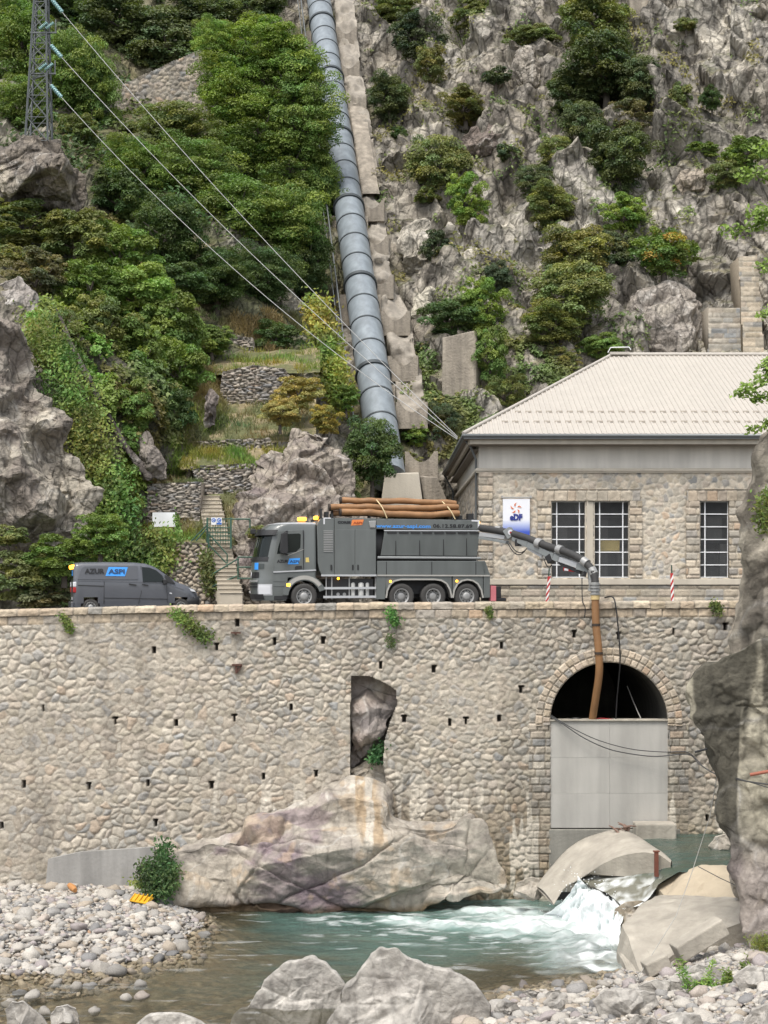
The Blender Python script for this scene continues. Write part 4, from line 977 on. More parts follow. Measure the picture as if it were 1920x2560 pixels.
def hexa_thing(name, front, Y, thick, m, label, cat, dxb=0.0, slope=0.0):
    f = [P(a, b, Y) for a, b in front]; zb = min(p.z for p in f)
    f = [p + Vector((0, slope * (p.z - zb), 0)) for p in f]; n = len(f); g = MB(); bk = [p + Vector((dxb, thick, 0)) for p in f]
    g.add(f + bk, [tuple(range(n))[::-1], tuple(range(n, 2 * n))] + [(i, (i + 1) % n, n + (i + 1) % n, n + i) for i in range(n)])
    return tag(g.build(name, m, bevel=.06), label, cat)
def strip(name, py0, py1, hw, lift, m, label, cat, seed, rough):
    n, k = 150, 14; pys = np.linspace(py0, py1, n); V = []
    for py in pys:
        Y = pipe_Y_for(py) + lift; px = np.interp(py, [q[1] for q in sad], [q[0] for q in sad]) + 5
        if py < 72: px = 862 - (72 - py) * .06 + 5
        for u in np.linspace(-1, 1, k): p = P(px, py, Y); V.append((p.x + u * hw, p.y + .12 * abs(u) ** 4, p.z))
    V = np.array(V); V[:, 1] += rough * fbm(V * .8, 4, seed) + .4 * rough * fbm(V * 2.5, 3, seed + 1); V[:, 0] += .25 * rough * fbm(V * .7, 3, seed + 2)
    B = V + np.array([0, 1.2, -.6]); f = grid_faces(k, n); N = len(V); rim = []
    for i in range(n - 1): rim += [(i * k, (i + 1) * k, N + (i + 1) * k, N + i * k), (i * k + k - 1, (i + 1) * k + k - 1, N + (i + 1) * k + k - 1, N + i * k + k - 1)]
    return tag(mesh_np(name, np.concatenate([V, B]), [tuple(q) for q in f] + rim, m, smooth=True), label, cat)
strip('concrete_strip', -30, 1060, .85, 1.40, mat('pale_rough_bed_concrete', (.34, .305, .255), .95, var=.45, scale=1.2, streak=.3, bump=1.0, bscale=5), 'long rough pale concrete bed under the empty saddles, right of the pipe', 'concrete bed', 61, .6)
strip('concrete_ramp', 258, 484, .62, .55, M_OLDC, 'smooth plain concrete ramp between two saddles, right of the pipe', 'concrete ramp', 63, .05)
hexa_thing('anchor_block', [(962, 1183), (1047, 1181), (1060, 1275), (950, 1275)], 87.2, 5, M_PALEC, 'pale concrete anchor block at the foot of the pipe', 'concrete block')
hexa_thing('anchor_block', [(1050, 1189), (1094, 1193), (1128, 1275), (1063, 1275)], 87.8, 5, M_OLDC, 'grey sloping concrete block beside the pale anchor block, next to the power house', 'concrete block')
hexa_thing('concrete_block', [(1106, 844), (1191, 825), (1191, 1000), (1104, 1000)], 95.2, 3.5, M_OLDC, 'tall streaked concrete block standing on the rock above the power house', 'concrete block', 1.2)
hexa_thing('concrete_pillar', [(1570, -60), (1640, -60), (1648, 95), (1580, 92)], 116.8, 3, M_OLDC, 'grey concrete mass at the very top of the cliff', 'concrete pillar')
masonry_patch('masonry_buttress', [(1853, 636), (1899, 630), (1914, 930), (1860, 930)], 98.3, M_STONE, None, .9, .33, 171, (.40, .36, .29), .05, 2.5, kind='ashlar', step=.07, slope=.1, dark=.5, tint=(1, .95, .88))
o = bpy.data.objects['masonry_buttress']; tag(o, 'tall pale masonry buttress against the cliff above the roof ridge', 'buttress')
o = masonry_patch('masonry_infill', [(1772, 765), (1852, 770), (1852, 930), (1768, 930)], 99.0, M_STONE, None, .8, .33, 173, (.36, .32, .26), .05, 2.5, kind='ashlar', step=.07, dark=.4); tag(o, 'lower masonry infill wall on the cliff, left of the tall buttress', 'stone wall')
o = masonry_patch('stone_abutment', [(270, 250), (297, 207), (503, 108), (560, 86), (560, 330), (480, 340), (280, 300)], 110, M_DRY, None, .40, .33, 181, (.20, .18, .155), .10, 5, slope=.16, step=.08, tint=(.80, .78, .76), dark=.3); tag(o, 'big rubble stone abutment high on the hillside among dark trees', 'stone wall')
for k, (poly, Y, lb) in enumerate([
    ([(556, 930), (631, 913), (712, 922), (752, 978), (648, 1024), (545, 1026)], 83.5, 'curved dry stone terrace wall above the yellow shrub'),
    ([(494, 1103), (674, 1095), (690, 1128), (496, 1132)], 78.0, 'low dry stone terrace wall at the head of the garden path'),
    ([(476, 1166), (631, 1158), (690, 1200), (640, 1240), (521, 1250), (492, 1200)], 76.2, 'dry stone terrace wall of dark and white stones right of the upper steps'),
    ([(368, 1211), (503, 1204), (500, 1330), (368, 1330)], 74.6, 'dry stone terrace wall behind the white notice board'),
    ([(439, 1354), (520, 1358), (528, 1525), (390, 1525), (392, 1420)], 72.2, 'pale rubble stone wall between the van and the green stair railing'),
    ([(575, 838), (632, 845), (640, 888), (570, 882)], 90.5, 'small dry stone wall on the uppermost terrace beside the dark round bush'),
    ([(528, 1420), (640, 1395), (760, 1420), (760, 1530), (528, 1530)], 72.4, 'rubble stone wall under the green railing in front of the truck')]):
    o = masonry_patch('terrace_wall', poly, Y, M_DRY, None, .40 if k not in (4, 6) else .34, .125 if k not in (4, 6) else .20, 191 + 3 * k, (.10, .09, .075), .13, 1.6, step=.045, tint=(.92, .9, .92) if k not in (4, 6) else (1.1, 1.05, 1), dark=.25)
    tag(o, lb, 'stone wall', 'dry stone walls of the terraces')

# earth between the terrace walls
M_EARTH = vmat('grassy_earth', var=.35, scale=3, bump=.7, bscale=6, bdist=.1)
LEDGES = []
def ledge(q, seed):
    A = [np.array(P(*p)) for p in q]; nu, nv = 60, 40; U, W_ = np.meshgrid(np.linspace(0, 1, nu), np.linspace(0, 1, nv)); u, w = U.ravel()[:, None], W_.ravel()[:, None]
    V = (A[0] * (1 - u) + A[1] * u) * (1 - w) + (A[3] * (1 - u) + A[2] * u) * w; V[:, 2] += .10 * fbm(V * 1.2, 4, seed)
    c = mixc((.11, .115, .05), (.25, .205, .12), sstep(-.3, .4, fbm(V * .9, 4, seed + 1)))
    tag(mesh_np('terrace_ground', V, grid_faces(nu, nv), M_EARTH, c), kind='structure'); LEDGES.append(V)
ledge([(520, 1015, 83.3), (790, 1000, 83.3), (790, 1104, 77.9), (470, 1108, 77.9)], 1)
ledge([(470, 1124, 77.9), (720, 1118, 77.9), (720, 1172, 76.1), (450, 1172, 76.1)], 2)
ledge([(440, 1236, 76.1), (700, 1232, 76.1), (700, 1420, 72.9), (440, 1360, 72.9)], 3)
ledge([(340, 1318, 74.5), (500, 1318, 74.5), (520, 1362, 72.5), (330, 1362, 72.5)], 4)
ledge([(330, 1200, 76.5), (500, 1200, 76.5), (500, 1212, 74.7), (330, 1213, 74.7)], 5)
ledge([(540, 880, 90.2), (800, 870, 90.2), (800, 930, 84), (530, 940, 84)], 6)

# ---------------------------------------------------------------- steps, gate, railings, notice board
def build_steps():
    g = MB(); a, b = P(578, 1492, 70.9), P(520, 1240, 75.6); n = 25; w = .52
    for i in range(n):
        t0, t1 = i / n, (i + 1) / n; p = a.lerp(b, t0); q = a.lerp(b, t1); ww = w + .02 * (i % 3)
        g.box((p.x - ww, p.y, p.z - 1.0), (p.x + ww, q.y + .25, q.z - .035)); g.box((p.x - ww - .03, p.y - .05, q.z - .035), (p.x + ww + .03, q.y + .2, q.z))
    tag(g.build('staircase', mat('worn_stair_concrete', (.46, .41, .33), .9, var=.25, scale=2, bump=.4), bevel=.015), 'narrow concrete staircase climbing behind the green gate', 'staircase')
build_steps()
M_GREEN = mat('dark_green_paint', (.035, .09, .06), .5, var=.2)
def build_gate():
    Y = 72.4; zt = thing('gate', 'green barred metal gate at the foot of the staircase with two small signs', 'gate', P(547, 1372, Y)); g = MB()
    f = lambda a, b: P(a, b, Y)
    for a in (518.5, 577): g.bar(f(a, 1294), f(a, 1372 if a > 550 else 1515), .09)
    g.build('gate_post', M_GREEN, zt); g = MB()
    for b in (1297, 1319, 1331, 1340, 1351): g.bar(f(519, b), f(577, b), .045)
    for i in range(1, 9): g.bar(f(519 + 58 * i / 9, 1297), f(519 + 58 * i / 9, 1362), .026)
    g.build('gate_bars', M_GREEN, zt)
    blue = mat('blue_sign_print', (.03, .12, .42), .5); wh = mat('white_sign_plate', (.72, .73, .74), .5)
    for a0, a1 in ((528.5, 540.5), (541.5, 555)):
        p, q = f(a0, 1294), f(a1, 1312); g = MB(); g.box((p.x, Y - .08, q.z), (q.x, Y - .06, p.z)); so = g.build('sign', wh, zt)
        g = MB(); c = ((p.x + q.x) / 2, Y - .086, q.z + (p.z - q.z) * .62); g.ring(c, .06, .1, 0, .008, 16); g.box((c[0] - .03, Y - .09, c[2] - .03), (c[0] + .05, Y - .083, c[2] + .02))
        if a0 > 541: g.box((p.x + .01, Y - .088, q.z + .01), (q.x - .01, Y - .083, q.z + .1))
        g.build('sign_mark', blue, so)
build_gate()
def rail(name, segs, Y, label, r=.03):
    g = MB()
    for (a, b), (c, d) in segs: g.tube([P(a, b, Y), P(c, d, Y)], r, 6)
    return tag(g.build(name, M_GREEN), label, 'railing')
rail('handrail', [((478, 1353), (517, 1313)), ((490, 1352), (518, 1320)), ((522, 1334), (568, 1386)), ((522, 1362), (568, 1410)), ((568, 1386), (568, 1470)), ((522, 1334), (522, 1370))], 72.2, 'thin green sloping handrails beside the gate', .035)
rail('railing', [((520, 1442), (595, 1397)), ((522, 1470), (592, 1440)), ((595, 1393), (595, 1475)), ((595, 1393), (660, 1393)), ((595, 1418), (660, 1418)), ((595, 1446), (660, 1446)), ((577, 1298), (625, 1298)), ((625, 1298), (625, 1320)), ((660, 1393), (660, 1475))], 71.6, 'green tubular railing in front of the truck nose', .04)
def build_board():
    Y = 73.2; t = thing('notice_board', 'blank white rectangular notice board on a thin post above the van', 'sign', P(441, 1352, Y))
    a, b = P(381, 1281, Y), P(440, 1317, Y); n = 12; k = 8; U, Wv = np.meshgrid(np.linspace(0, 1, n), np.linspace(0, 1, k)); u, w = U.ravel(), Wv.ravel()
    V = np.stack([a.x + (b.x - a.x) * u, Y + .02 * np.sin(u * 5 + w * 2), b.z + (a.z - b.z) * w], 1); f = grid_faces(n, k)
    mesh_np('board', np.concatenate([V, V + np.array([0, .03, 0])]), np.concatenate([f, f[:, ::-1] + len(V)]), mat('white_board_face', (.76, .77, .78), .5, var=.06, scale=3), parent=t)
    g = MB(); g.bar(P(441.5, 1280, Y + .08), P(441.5, 1356, Y + .08), .05); g.bar(P(392, 1284, Y + .08), P(441.5, 1284, Y + .08), .04); g.bar(P(384, 1312, Y + .08), P(384, 1345, Y + .08), .05); g.build('post', M_GUT, t)
build_board()

# ---------------------------------------------------------------- pylon and lines
M_GALV = mat('galvanised_steel', (.13, .14, .14), .55, metal=.4, var=.15)
M_GLSS = mat('teal_glass_insulator', (.30, .50, .50), .15, var=.1, spec=.8)
PYY = 88.0
def build_pylon():
    base = P(97, 346, PYY); t = thing('lattice_pylon', 'grey steel lattice pylon standing on the rock at the upper left', 'pylon', base)
    H = 12.5; wb, wt = .64, .17; top = P(103, 346, PYY).x
    def corner(z, sx, sy): w = wb + (wt - wb) * z / H; return Vector((base.x + (P(103, 0, PYY).x - base.x) * z / 8 + sx * w, base.y + sy * w, base.z - .3 + z))
    cs = [(-1, -1), (1, -1), (1, 1), (-1, 1)]
    for sx, sy in cs: g = MB(); g.bar(corner(0, sx, sy), corner(H, sx, sy), .09); g.build('leg', M_GALV, t)
    zs = [0, 1.35, 2.6, 3.7, 4.7, 5.6, 6.4, 7.2, 8, 8.8, 9.6, 10.4, 11.2, 12, 12.5]
    for q in range(4):
        a, b = cs[q], cs[(q + 1) % 4]; g = MB()
        for i in range(len(zs) - 1):
            g.bar(corner(zs[i], *a), corner(zs[i + 1], *b), .036); g.bar(corner(zs[i], *b), corner(zs[i + 1], *a), .036); g.bar(corner(zs[i], *a), corner(zs[i], *b), .036)
        g.build('bracing', M_GALV, t)
    for py in (88, 190, -20):
        z = P(0, py, PYY).z - base.z + .3; c = corner(z, 0, 0); g = MB(); g.bar(c + Vector((-.5, -.4, 0)), c + Vector((1.0, -.4, 0)), .08); g.bar(c + Vector((-.4, .4, 0)), c + Vector((.8, -.4, .0)), .06); g.bar(c + Vector((.95, -.4, -.05)), c + Vector((.95, -.4, .75)), .06); g.build('cross_arm', M_GALV, t)
        for dx in (.25, .62): ins(c + Vector((dx - .2, -.5, .18)), c + Vector((dx + .25, -.55, .52)), t)
    return t
def ins(a, b, parent):
    g = MB(); n = 7
    for i in range(n):
        p = a.lerp(b, (i + .2) / n); q = a.lerp(b, (i + .75) / n); g.tube([p, p.lerp(q, .5), q], [.05, .13, .06], 10)
    g.tube([a, b], .03, 6); return g.build('insulator', M_GLSS, parent)
PYL = build_pylon()
M_WIRE = mat('bright_aluminium_cable', (.36, .36, .35), .5, metal=.2)
END = P(1143, 1098, 72.5)
for k, (s, mid, lb) in enumerate([((112, 196), (500, 575), 'lowest of the three power lines running from the pylon to the power house'), ((112, 96), (500, 487), 'middle power line of the three running from the pylon to the power house'), ((115, -18), (500, 405), 'topmost of the three power lines running from the pylon to the power house')]):
    a = P(*s, 88); e = END + Vector((.02 * k, .25 * k, .08 * k)); pts = []
    mid0 = a.lerp(e, .40); mp = P(mid[0], mid[1], mid0.y); sag = Vector((mp.x - mid0.x, 0, mp.z - mid0.z)) / (4 * .4 * .6)
    for i in range(41):
        u = i / 40; pts.append(a.lerp(e, u) + Vector((0, 0, sag.z * 4 * u * (1 - u))))
    t = thing('power_line', lb, 'cable', e, group=None); g = MB(); g.tube(pts, .017, 6); g.build('conductor', M_WIRE, t)
    d = (pts[2] - pts[0]).normalized(); ins(pts[0] + d * .7, pts[0] + d * 1.9, t)
# ---------------------------------------------------------------- vehicles
M_TGREY = mat('grey_green_truck_paint', (.125, .137, .133), .38, var=.10, scale=1.5, spec=.5, coat=.35, streak=.16)
M_VGREY = mat('dark_slate_van_paint', (.086, .091, .104), .32, var=.07, scale=1.2, spec=.5, coat=.6, streak=.06)
M_BLACK = mat('black_plastic', (.018, .018, .019), .55, var=.2)
M_RUB = mat('dusty_tyre_rubber', (.05, .048, .045), .85, var=.25, scale=5)
M_SILV = mat('silver_metal', (.50, .51, .52), .35, var=.08, metal=.3)
M_RIM = mat('dull_steel_rim', (.33, .33, .32), .45, var=.15, metal=.3)
M_LIP = mat('pale_fender_lip', (.36, .35, .32), .6, var=.15)
M_SCREEN = mat('dark_vehicle_glass', (.010, .014, .013), .05, var=.1, spec=.3)
M_LAMPW = mat('clear_lamp_lens', (.62, .63, .65), .12, var=.05, spec=.8)
M_RED = mat('red_lens', (.35, .02, .02), .25); M_BLUE = mat('bright_blue_sticker', (.045, .30, .80), .5, var=.02)
M_LTEXT = mat('black_lettering', (.012, .012, .014), .5, var=.0); M_OTEXT = mat('orange_sticker', (.72, .22, .06), .5, var=.02); M_BTEXT = mat('blue_lettering', (.06, .27, .70), .5, var=.0)
M_WTEXT = mat('dark_print_on_blue', (.02, .05, .12), .5, var=0)
M_AMB = emis('lit_amber_lamp', (1.0, .42, .03), 3.0)
M_RUST = mat('brown_suction_tube', (.30, .155, .065), .55, var=.22, scale=2, streak=.25)
M_RUSTD = mat('dark_tube_mouth', (.04, .028, .02), .8)

def wheel(parent, x, r, yo, side, w=.30, truck=True, dish=0.05):
    """tyre with rim; side -1 is the side towards the river"""
    s = side; t = MB(); n = 32; prof = [(r * .60, 0), (r * .70, -.012), (r * .86, -.02), (r * .955, 0), (r, .045), (r, w - .045), (r * .955, w), (r * .6, w)]
    V = []; c = (x, yo, r)
    for rr, d in prof: V += [(x + rr * math.cos(2 * math.pi * k / n), yo - s * d, r + rr * math.sin(2 * math.pi * k / n)) for k in range(n)]
    m = len(prof); t.add(V, [(j * n + k, j * n + (k + 1) % n, (j + 1) * n + (k + 1) % n, (j + 1) * n + k) for j in range(m - 1) for k in range(n)], True)
    for k in range(n): a = 2 * math.pi * (k + .5) / n; t.bar((x + r * 1.0 * math.cos(a), yo - s * .06, r + r * math.sin(a)), (x + r * 1.0 * math.cos(a), yo - s * (w - .06), r + r * math.sin(a)), .03, .02)
    wo = t.build('wheel', M_RUB, parent, local=True)
    g = MB(); ri = r * .60
    prof = [(ri, .0), (ri * .93, -.01), (ri * .86, .05 + dish), (ri * .55, .04 + dish), (ri * .50, dish - .03), (ri * .42, dish - .05), (ri * .2, dish - .06), (0.001, dish - .06)]
    V = []
    for rr, d in prof: V += [(x + rr * math.cos(2 * math.pi * k / n), yo - s * d, r + rr * math.sin(2 * math.pi * k / n)) for k in range(n)]
    m = len(prof); g.add(V, [(j * n + k, j * n + (k + 1) % n, (j + 1) * n + (k + 1) % n, (j + 1) * n + k) for j in range(m - 1) for k in range(n)], True)
    for k in range(10 if truck else 5):
        a = 2 * math.pi * k / (10 if truck else 5); g.disc((x + ri * .66 * math.cos(a), yo - s * (.03 + dish), r + ri * .66 * math.sin(a)), ri * .07, 0, s * .045, 8)
    ro = g.build('rim', M_RIM, wo, local=True)
    h = MB()
    for k in range(10): a = 2 * math.pi * (k + .5) / 10; h.disc((x + ri * .76 * math.cos(a), yo - s * (.035 + dish), r + ri * .76 * math.sin(a)), ri * .075, 0, s * .012, 10)
    h.build('rim_hole', M_BLACK, ro, local=True)
    return wo

# ---- truck
YAW = R(12); TC, TS = math.cos(YAW), math.sin(YAW); TX0, TY0, TZ = -3.51, 64.0, ROADZ; HWT = 1.25
def T(zx_, zy_, y=-HWT):
    u = (600 + zx_ / 2.5136 - 960) / F
    x = (u * (TY0 + y * TC) - TX0 + y * TS) / (TC - u * TS)
    Y = TY0 + x * TS + y * TC
    return x, CZ - TZ - (1220 + zy_ / 2.5136 - HY) * Y / F
def build_truck():
    t = thing('vacuum_truck', 'grey vacuum excavator truck with lit amber beacons and tubes strapped on its roof', 'truck', (TX0, TY0, TZ), YAW)
    tx = lambda a: T(a, 600)[0]
    def pb(name, poly, y0, y1, m, parent=t, bevel=.02):
        g = MB(); g.prism([T(a, b) for a, b in poly], y0, y1); return g.build(name, m, parent, local=True, bevel=bevel)
    def line(name, pts, w, m, y=-HWT - .012, parent=t, h=None):
        g = MB()
        for a, b in zip(pts[:-1], pts[1:]): x0, z0 = T(*a); x1, z1 = T(*b); g.bar((x0, y, z0), (x1, y, z1), .03, w)
        return g.build(name, m, parent, local=True)
    # cab: horizontal outlines stacked upward, rounded at the front corners
    xb = tx(478)
    zst = [.36, .55, .9, 1.25, 1.3, 1.7, 2.0, 2.12, 2.6, 3.05, 3.2, 3.38, 3.5, 3.56, 3.58]
    xf = [-1.92, -1.98, -2.0, -1.98, -1.95, -1.95, -1.93, -1.90, -1.80, -1.68, -1.61, -1.48, -1.25, -.95, -.7]
    hw = [1.17, 1.2, 1.22, 1.22, 1.22, 1.22, 1.22, 1.215, 1.20, 1.17, 1.16, 1.15, 1.12, 1.05, .95]
    def outline(z):
        f = np.interp(z, zst, xf); w = np.interp(z, zst, hw); r = .66; p = []
        for k in range(20): p.append((xb + (f + r - xb) * k / 20, -w))
        for k in range(12): a = math.pi / 2 * k / 12; p.append((f + r - r * math.sin(a), -w + r - r * math.cos(a)))
        for k in range(17): p.append((f - .05 * math.sin(math.pi * k / 16), -w + r + (2 * w - 2 * r) * k / 16))
        for k in range(12): a = math.pi / 2 * (k + 1) / 12; p.append((f + r - r * math.cos(a), w - r + r * math.sin(a)))
        for k in range(20): p.append((f + r + (xb - f - r) * (k + 1) / 20, w))
        return p
    def patch(name, i0, i1, z0, z1, m, off=.012, nz=10, parent=t, f=None):
        g = MB(); ii = np.linspace(i0, i1, max(2, int((i1 - i0) * 1.5) + 2)); V = []
        for z in np.linspace(z0, z1, nz):
            o = outline(z)
            for i in ii:
                zz_ = z if f is None else f(i, z)
                oo = o if f is None else outline(zz_)
                k = min(int(i), len(oo) - 2); q = i - k; a = oo[k]; b = oo[k + 1]; x = a[0] + (b[0] - a[0]) * q; y = a[1] + (b[1] - a[1]) * q
                d = Vector((b[0] - a[0], b[1] - a[1])); nrm = Vector((d.y, -d.x)).normalized() if d.length > 1e-6 else Vector((0, -1))
                if nrm.dot(Vector((x - (-.2), y))) < 0: nrm = -nrm
                V.append((x + nrm.x * off, y + nrm.y * off, zz_))
        g.add(V, [tuple(q) for q in grid_faces(len(ii), nz)], True); return g.build(name, m, parent, local=True)
    g = MB(); rings = [outline(z) for z in zst]; n = len(rings[0]); V = [(x, y, z) for o, z in zip(rings, zst) for x, y in o]
    # the wheel arch is left open: the cab's flank starts above the wheel
    fs = []
    for j in range(len(zst) - 1):
        for k in range(n):
            k2 = (k + 1) % n; xm = (V[j * n + k][0] + V[j * n + k2][0]) / 2
            if zst[j] < 1.29 and xm > -.72 and k != n - 1: continue
            fs.append((j * n + k, j * n + k2, (j + 1) * n + k2, (j + 1) * n + k))
    g.add(V, fs, True); g.f.append([(len(zst) - 1) * n + k for k in range(n)]); g.sm.append(True); g.mi.append(0)
    cab = g.build('cab', M_TGREY, t, local=True)
    patch('roof_glare', 0, n - 1, 3.47, 3.565, mat('painted_roof_glare', (.33, .34, .35), .35, var=.05), .012, 4, cab)  # glare on the cab roof, put into a paler paint colour
    patch('windscreen', 23, 58, 2.14, 3.08, M_SCREEN, .014, 12)
    patch('sun_visor', 21.5, 59.5, 3.02, 3.24, M_BLACK, .13, 4)
    patch('windscreen_base', 22.5, 58.5, 1.95, 2.13, M_BLACK, .016, 4)
    patch('grille', 27, 54, 1.28, 1.52, M_BLACK, .02, 4)
    for z in (.88, 1.0, 1.12): patch('grille_bar', 27, 54, z, z + .075, M_BLACK if z < 1.1 else M_RIM, .04, 3)
    patch('bumper', 24, 57, .40, .62, M_BLACK, .03, 4)
    patch('number_plate', 36, 44, .66, .76, M_LAMPW, .05, 2)
    patch('headlight', 20.5, 26.5, .62, .98, M_LAMPW, .02, 6); patch('headlight', 54.5, 60.5, .62, .98, M_LAMPW, .02, 6)
    patch('headlight_surround', 19.8, 27.3, .57, 1.03, M_SILV, .01, 6)
    patch('sticker', 27.5, 31.5, 1.62, 1.90, M_BLUE, .02, 3); patch('sticker', 24.2, 27.4, 1.65, 1.86, mat('grey_print', (.05, .06, .06), .6), .02, 3)
    # three pointed star in a ring on the grille
    g = MB(); c = Vector((np.interp(1.42, zst, xf) - .10, -.25, 1.40)); N = 20
    g.tube([c + Vector((0, .13 * math.cos(2 * math.pi * k / N), .13 * math.sin(2 * math.pi * k / N))) for k in range(N + 1)], .012, 6, False)
    for k in range(3): a = math.pi / 2 + k * 2 * math.pi / 3; g.bar(c, c + Vector((0, .12 * math.cos(a), .12 * math.sin(a))), .025, .03)
    g.build('emblem', M_SILV, t, local=True)
    Y = -1.222
    # door, window, mirror, handle
    door = pb('door', [(240, 270), (395, 262), (398, 520), (212, 528), (215, 430)], Y - .02, Y + .02, M_TGREY, bevel=.012)
    w = MB(); w.prism([T(a, b) for a, b in [(268, 290), (372, 285), (382, 292), (380, 375), (352, 402), (232, 415), (240, 370)]], Y - .028, Y - .004); w.build('door_window', M_SCREEN, door, local=True, bevel=.01)
    w = MB(); w.prism([T(a, b) for a, b in [(345, 498), (352, 490), (388, 488), (392, 508), (345, 514)]], Y - .03, Y); w.build('door_handle', M_BLACK, door, local=True)
    g = MB(); g.prism([T(a, b) for a, b in [(258, 285), (292, 278), (297, 400), (285, 415), (250, 412), (245, 395)]], Y - .36, Y - .10); g.bar((T(275, 280)[0], Y - .2, T(275, 280)[1]), (T(300, 270)[0], Y, T(300, 270)[1]), .05); g.bar((T(275, 410)[0], Y - .2, T(275, 410)[1]), (T(300, 420)[0], Y, T(300, 420)[1]), .05); g.build('wing_mirror', M_BLACK, t, local=True, bevel=.03)
    g = MB(); g.box((-2.12, -.75, 3.08), (-1.92, -.45, 3.28)); g.bar((-2.0, -.6, 3.2), (-1.5, -.6, 3.28), .05); g.build('front_mirror', M_BLACK, t, local=True, bevel=.04)
    line('cab_trim', [(210, 528), (478, 516)], .055, M_SILV, Y - .015)
    line('cab_seam', [(400, 265), (400, 520)], .012, M_BLACK, Y - .004); line('cab_crease', [(300, 425), (400, 385)], .02, M_LIP, Y - .02)
    def put(name, body, zx0, zx1, zyb, size, m, y, bold=.0, shear=0):
        x0, z = T(zx0, zyb); x1 = T(zx1, zyb)[0]; return text_obj(name, body, size, m, t, (x0, y, z), bold=bold, width=x1 - x0, shear=shear)
    put('lettering', 'AZUR', 232, 304, 468, .155, M_LTEXT, Y - .03, .008)
    pb('sticker', [(310, 443), (378, 440), (368, 478), (300, 480)], Y - .034, Y - .03, M_BLUE, bevel=0); put('lettering', 'ASPI', 312, 370, 470, .15, M_WTEXT, Y - .04, .004)
    pb('sticker', [(413, 438), (432, 436), (436, 466), (413, 466)], Y - .012, Y - .006, mat('yellow_sticker', (.62, .48, .15), .6), bevel=0)
    # step, fender and wheel arch of the front axle
    pb('step_well', [(205, 545), (300, 540), (300, 700), (215, 705)], -1.2, -.9, M_BLACK, bevel=.02)
    g = MB()
    for zy in (580, 610): a = T(210, zy); b = T(290, zy); g.box((a[0], -1.235, a[1] - .045), (b[0], -1.1, a[1]))
    g.build('step', M_TGREY, t, local=True)
    def arch(name, cx, r0, r1, a0, a1, y0, y1, m, z=.52, n=22):
        g = MB(); A = np.linspace(R(a0), R(a1), n); V = []
        for y in (y0, y1):
            for rr in (r0, r1): V += [(cx + rr * math.cos(a), y, z + rr * math.sin(a)) for a in A]
        f = []
        for k in range(n - 1): f += [(k, k + 1, n + k + 1, n + k), (2 * n + k, 2 * n + k + 1, 3 * n + k + 1, 3 * n + k), (k, k + 1, 2 * n + k + 1, 2 * n + k), (n + k, n + k + 1, 3 * n + k + 1, 3 * n + k)]
        g.add(V, f, False); return g.build(name, m, t, local=True)
    arch('front_fender', 0, .66, .90, 18, 175, -1.25, -.75, M_TGREY); arch('front_fender', 0, .66, .90, 18, 175, .75, 1.25, M_TGREY)
    arch('fender_lip', 0, .70, .86, 35, 150, -1.262, -1.25, M_LIP)
    g = MB(); a = T(293, 618); b = T(315, 600); g.box((a[0], -1.27, a[1]), (b[0], -1.25, b[1])); g.build('side_marker', M_AMB, t, local=True)
    # chassis
    g = MB(); g.box((-1.3, -.45, .45), (7.3, .45, 1.0)); g.box((1.0, -1.1, .55), (2.9, 1.1, 1.25)); g.build('chassis', M_BLACK, t, local=True)
    g = MB(); g.box((3.2, -.72, .62), (7.55, .9, 1.4)); g.build('rear_frame', M_BLACK, t, local=True)
    # body
    top = 190
    pb('engine_housing', [(484, 232), (505, 192), (592, 190), (592, 548), (515, 548), (500, 520), (490, 470)], -1.25, 1.25, M_TGREY)
    g = MB()
    for k in range(13): zy = 268 + k * 10.6; a = T(525, zy + 5); b = T(584, zy); g.box((a[0], -1.275, a[1]), (b[0], -1.25, b[1]))
    g.build('louvre', M_RIM, t, local=True)
    pb('corner_plate', [(524, 186), (570, 186), (570, 193), (533, 193), (533, 228), (524, 228)], -1.262, -1.25, M_LAMPW, bevel=0)
    pb('equipment_cabinet', [(594, top), (856, top), (856, 548), (594, 548)], -1.25, 1.25, M_TGREY)
    pb('cabinet_door', [(598, 262), (720, 262), (720, 543), (598, 543)], -1.272, -1.25, M_TGREY, bevel=.008)
    pb('cabinet_door', [(725, 262), (852, 262), (852, 543), (725, 543)], -1.272, -1.25, M_TGREY, bevel=.008)
    for a in (573, 708, 741):
        pb('door_handle', [(a - 5, 482), (a + 5, 482), (a + 5, 515), (a - 5, 515)], -1.29, -1.265, M_BLACK, bevel=.005)
    put('lettering', 'CORSE', 613, 696, 222, .125, M_LTEXT, -1.262, .007)
    pb('sticker', [(705, 200), (778, 198), (768, 232), (697, 236)], -1.26, -1.253, M_OTEXT, bevel=0); put('lettering', 'ASPI', 710, 768, 226, .13, mat('dark_red_print', (.35, .07, .02), .5), -1.268, .004)
    pb('tank_header', [(857, 192), (1505, 202), (1505, 262), (857, 258)], -1.25, 1.25, M_TGREY)
    pb('corner_plate', [(1455, 200), (1505, 202), (1505, 250), (1494, 250), (1494, 212), (1455, 210)], -1.264, -1.25, M_LAMPW, bevel=0)
    line('header_trim', [(905, 267), (1505, 268)], .05, M_SILV, -1.262)
    put('lettering', 'www.azur-aspi.com', 855, 1197, 249, .215, M_BTEXT, -1.263, .006); put('lettering', '06.12.58.87.69', 1213, 1460, 249, .215, M_LTEXT, -1.263, .004)
    # tank: dark drum with a grey side skirt
    g = MB(); xa, xe = tx(862), tx(1500); g.tube([(xa, 0, 2.65), (xe, 0, 2.65)], [1.02, 1.02], 36); g.build('tank', M_BLACK, t, local=True)
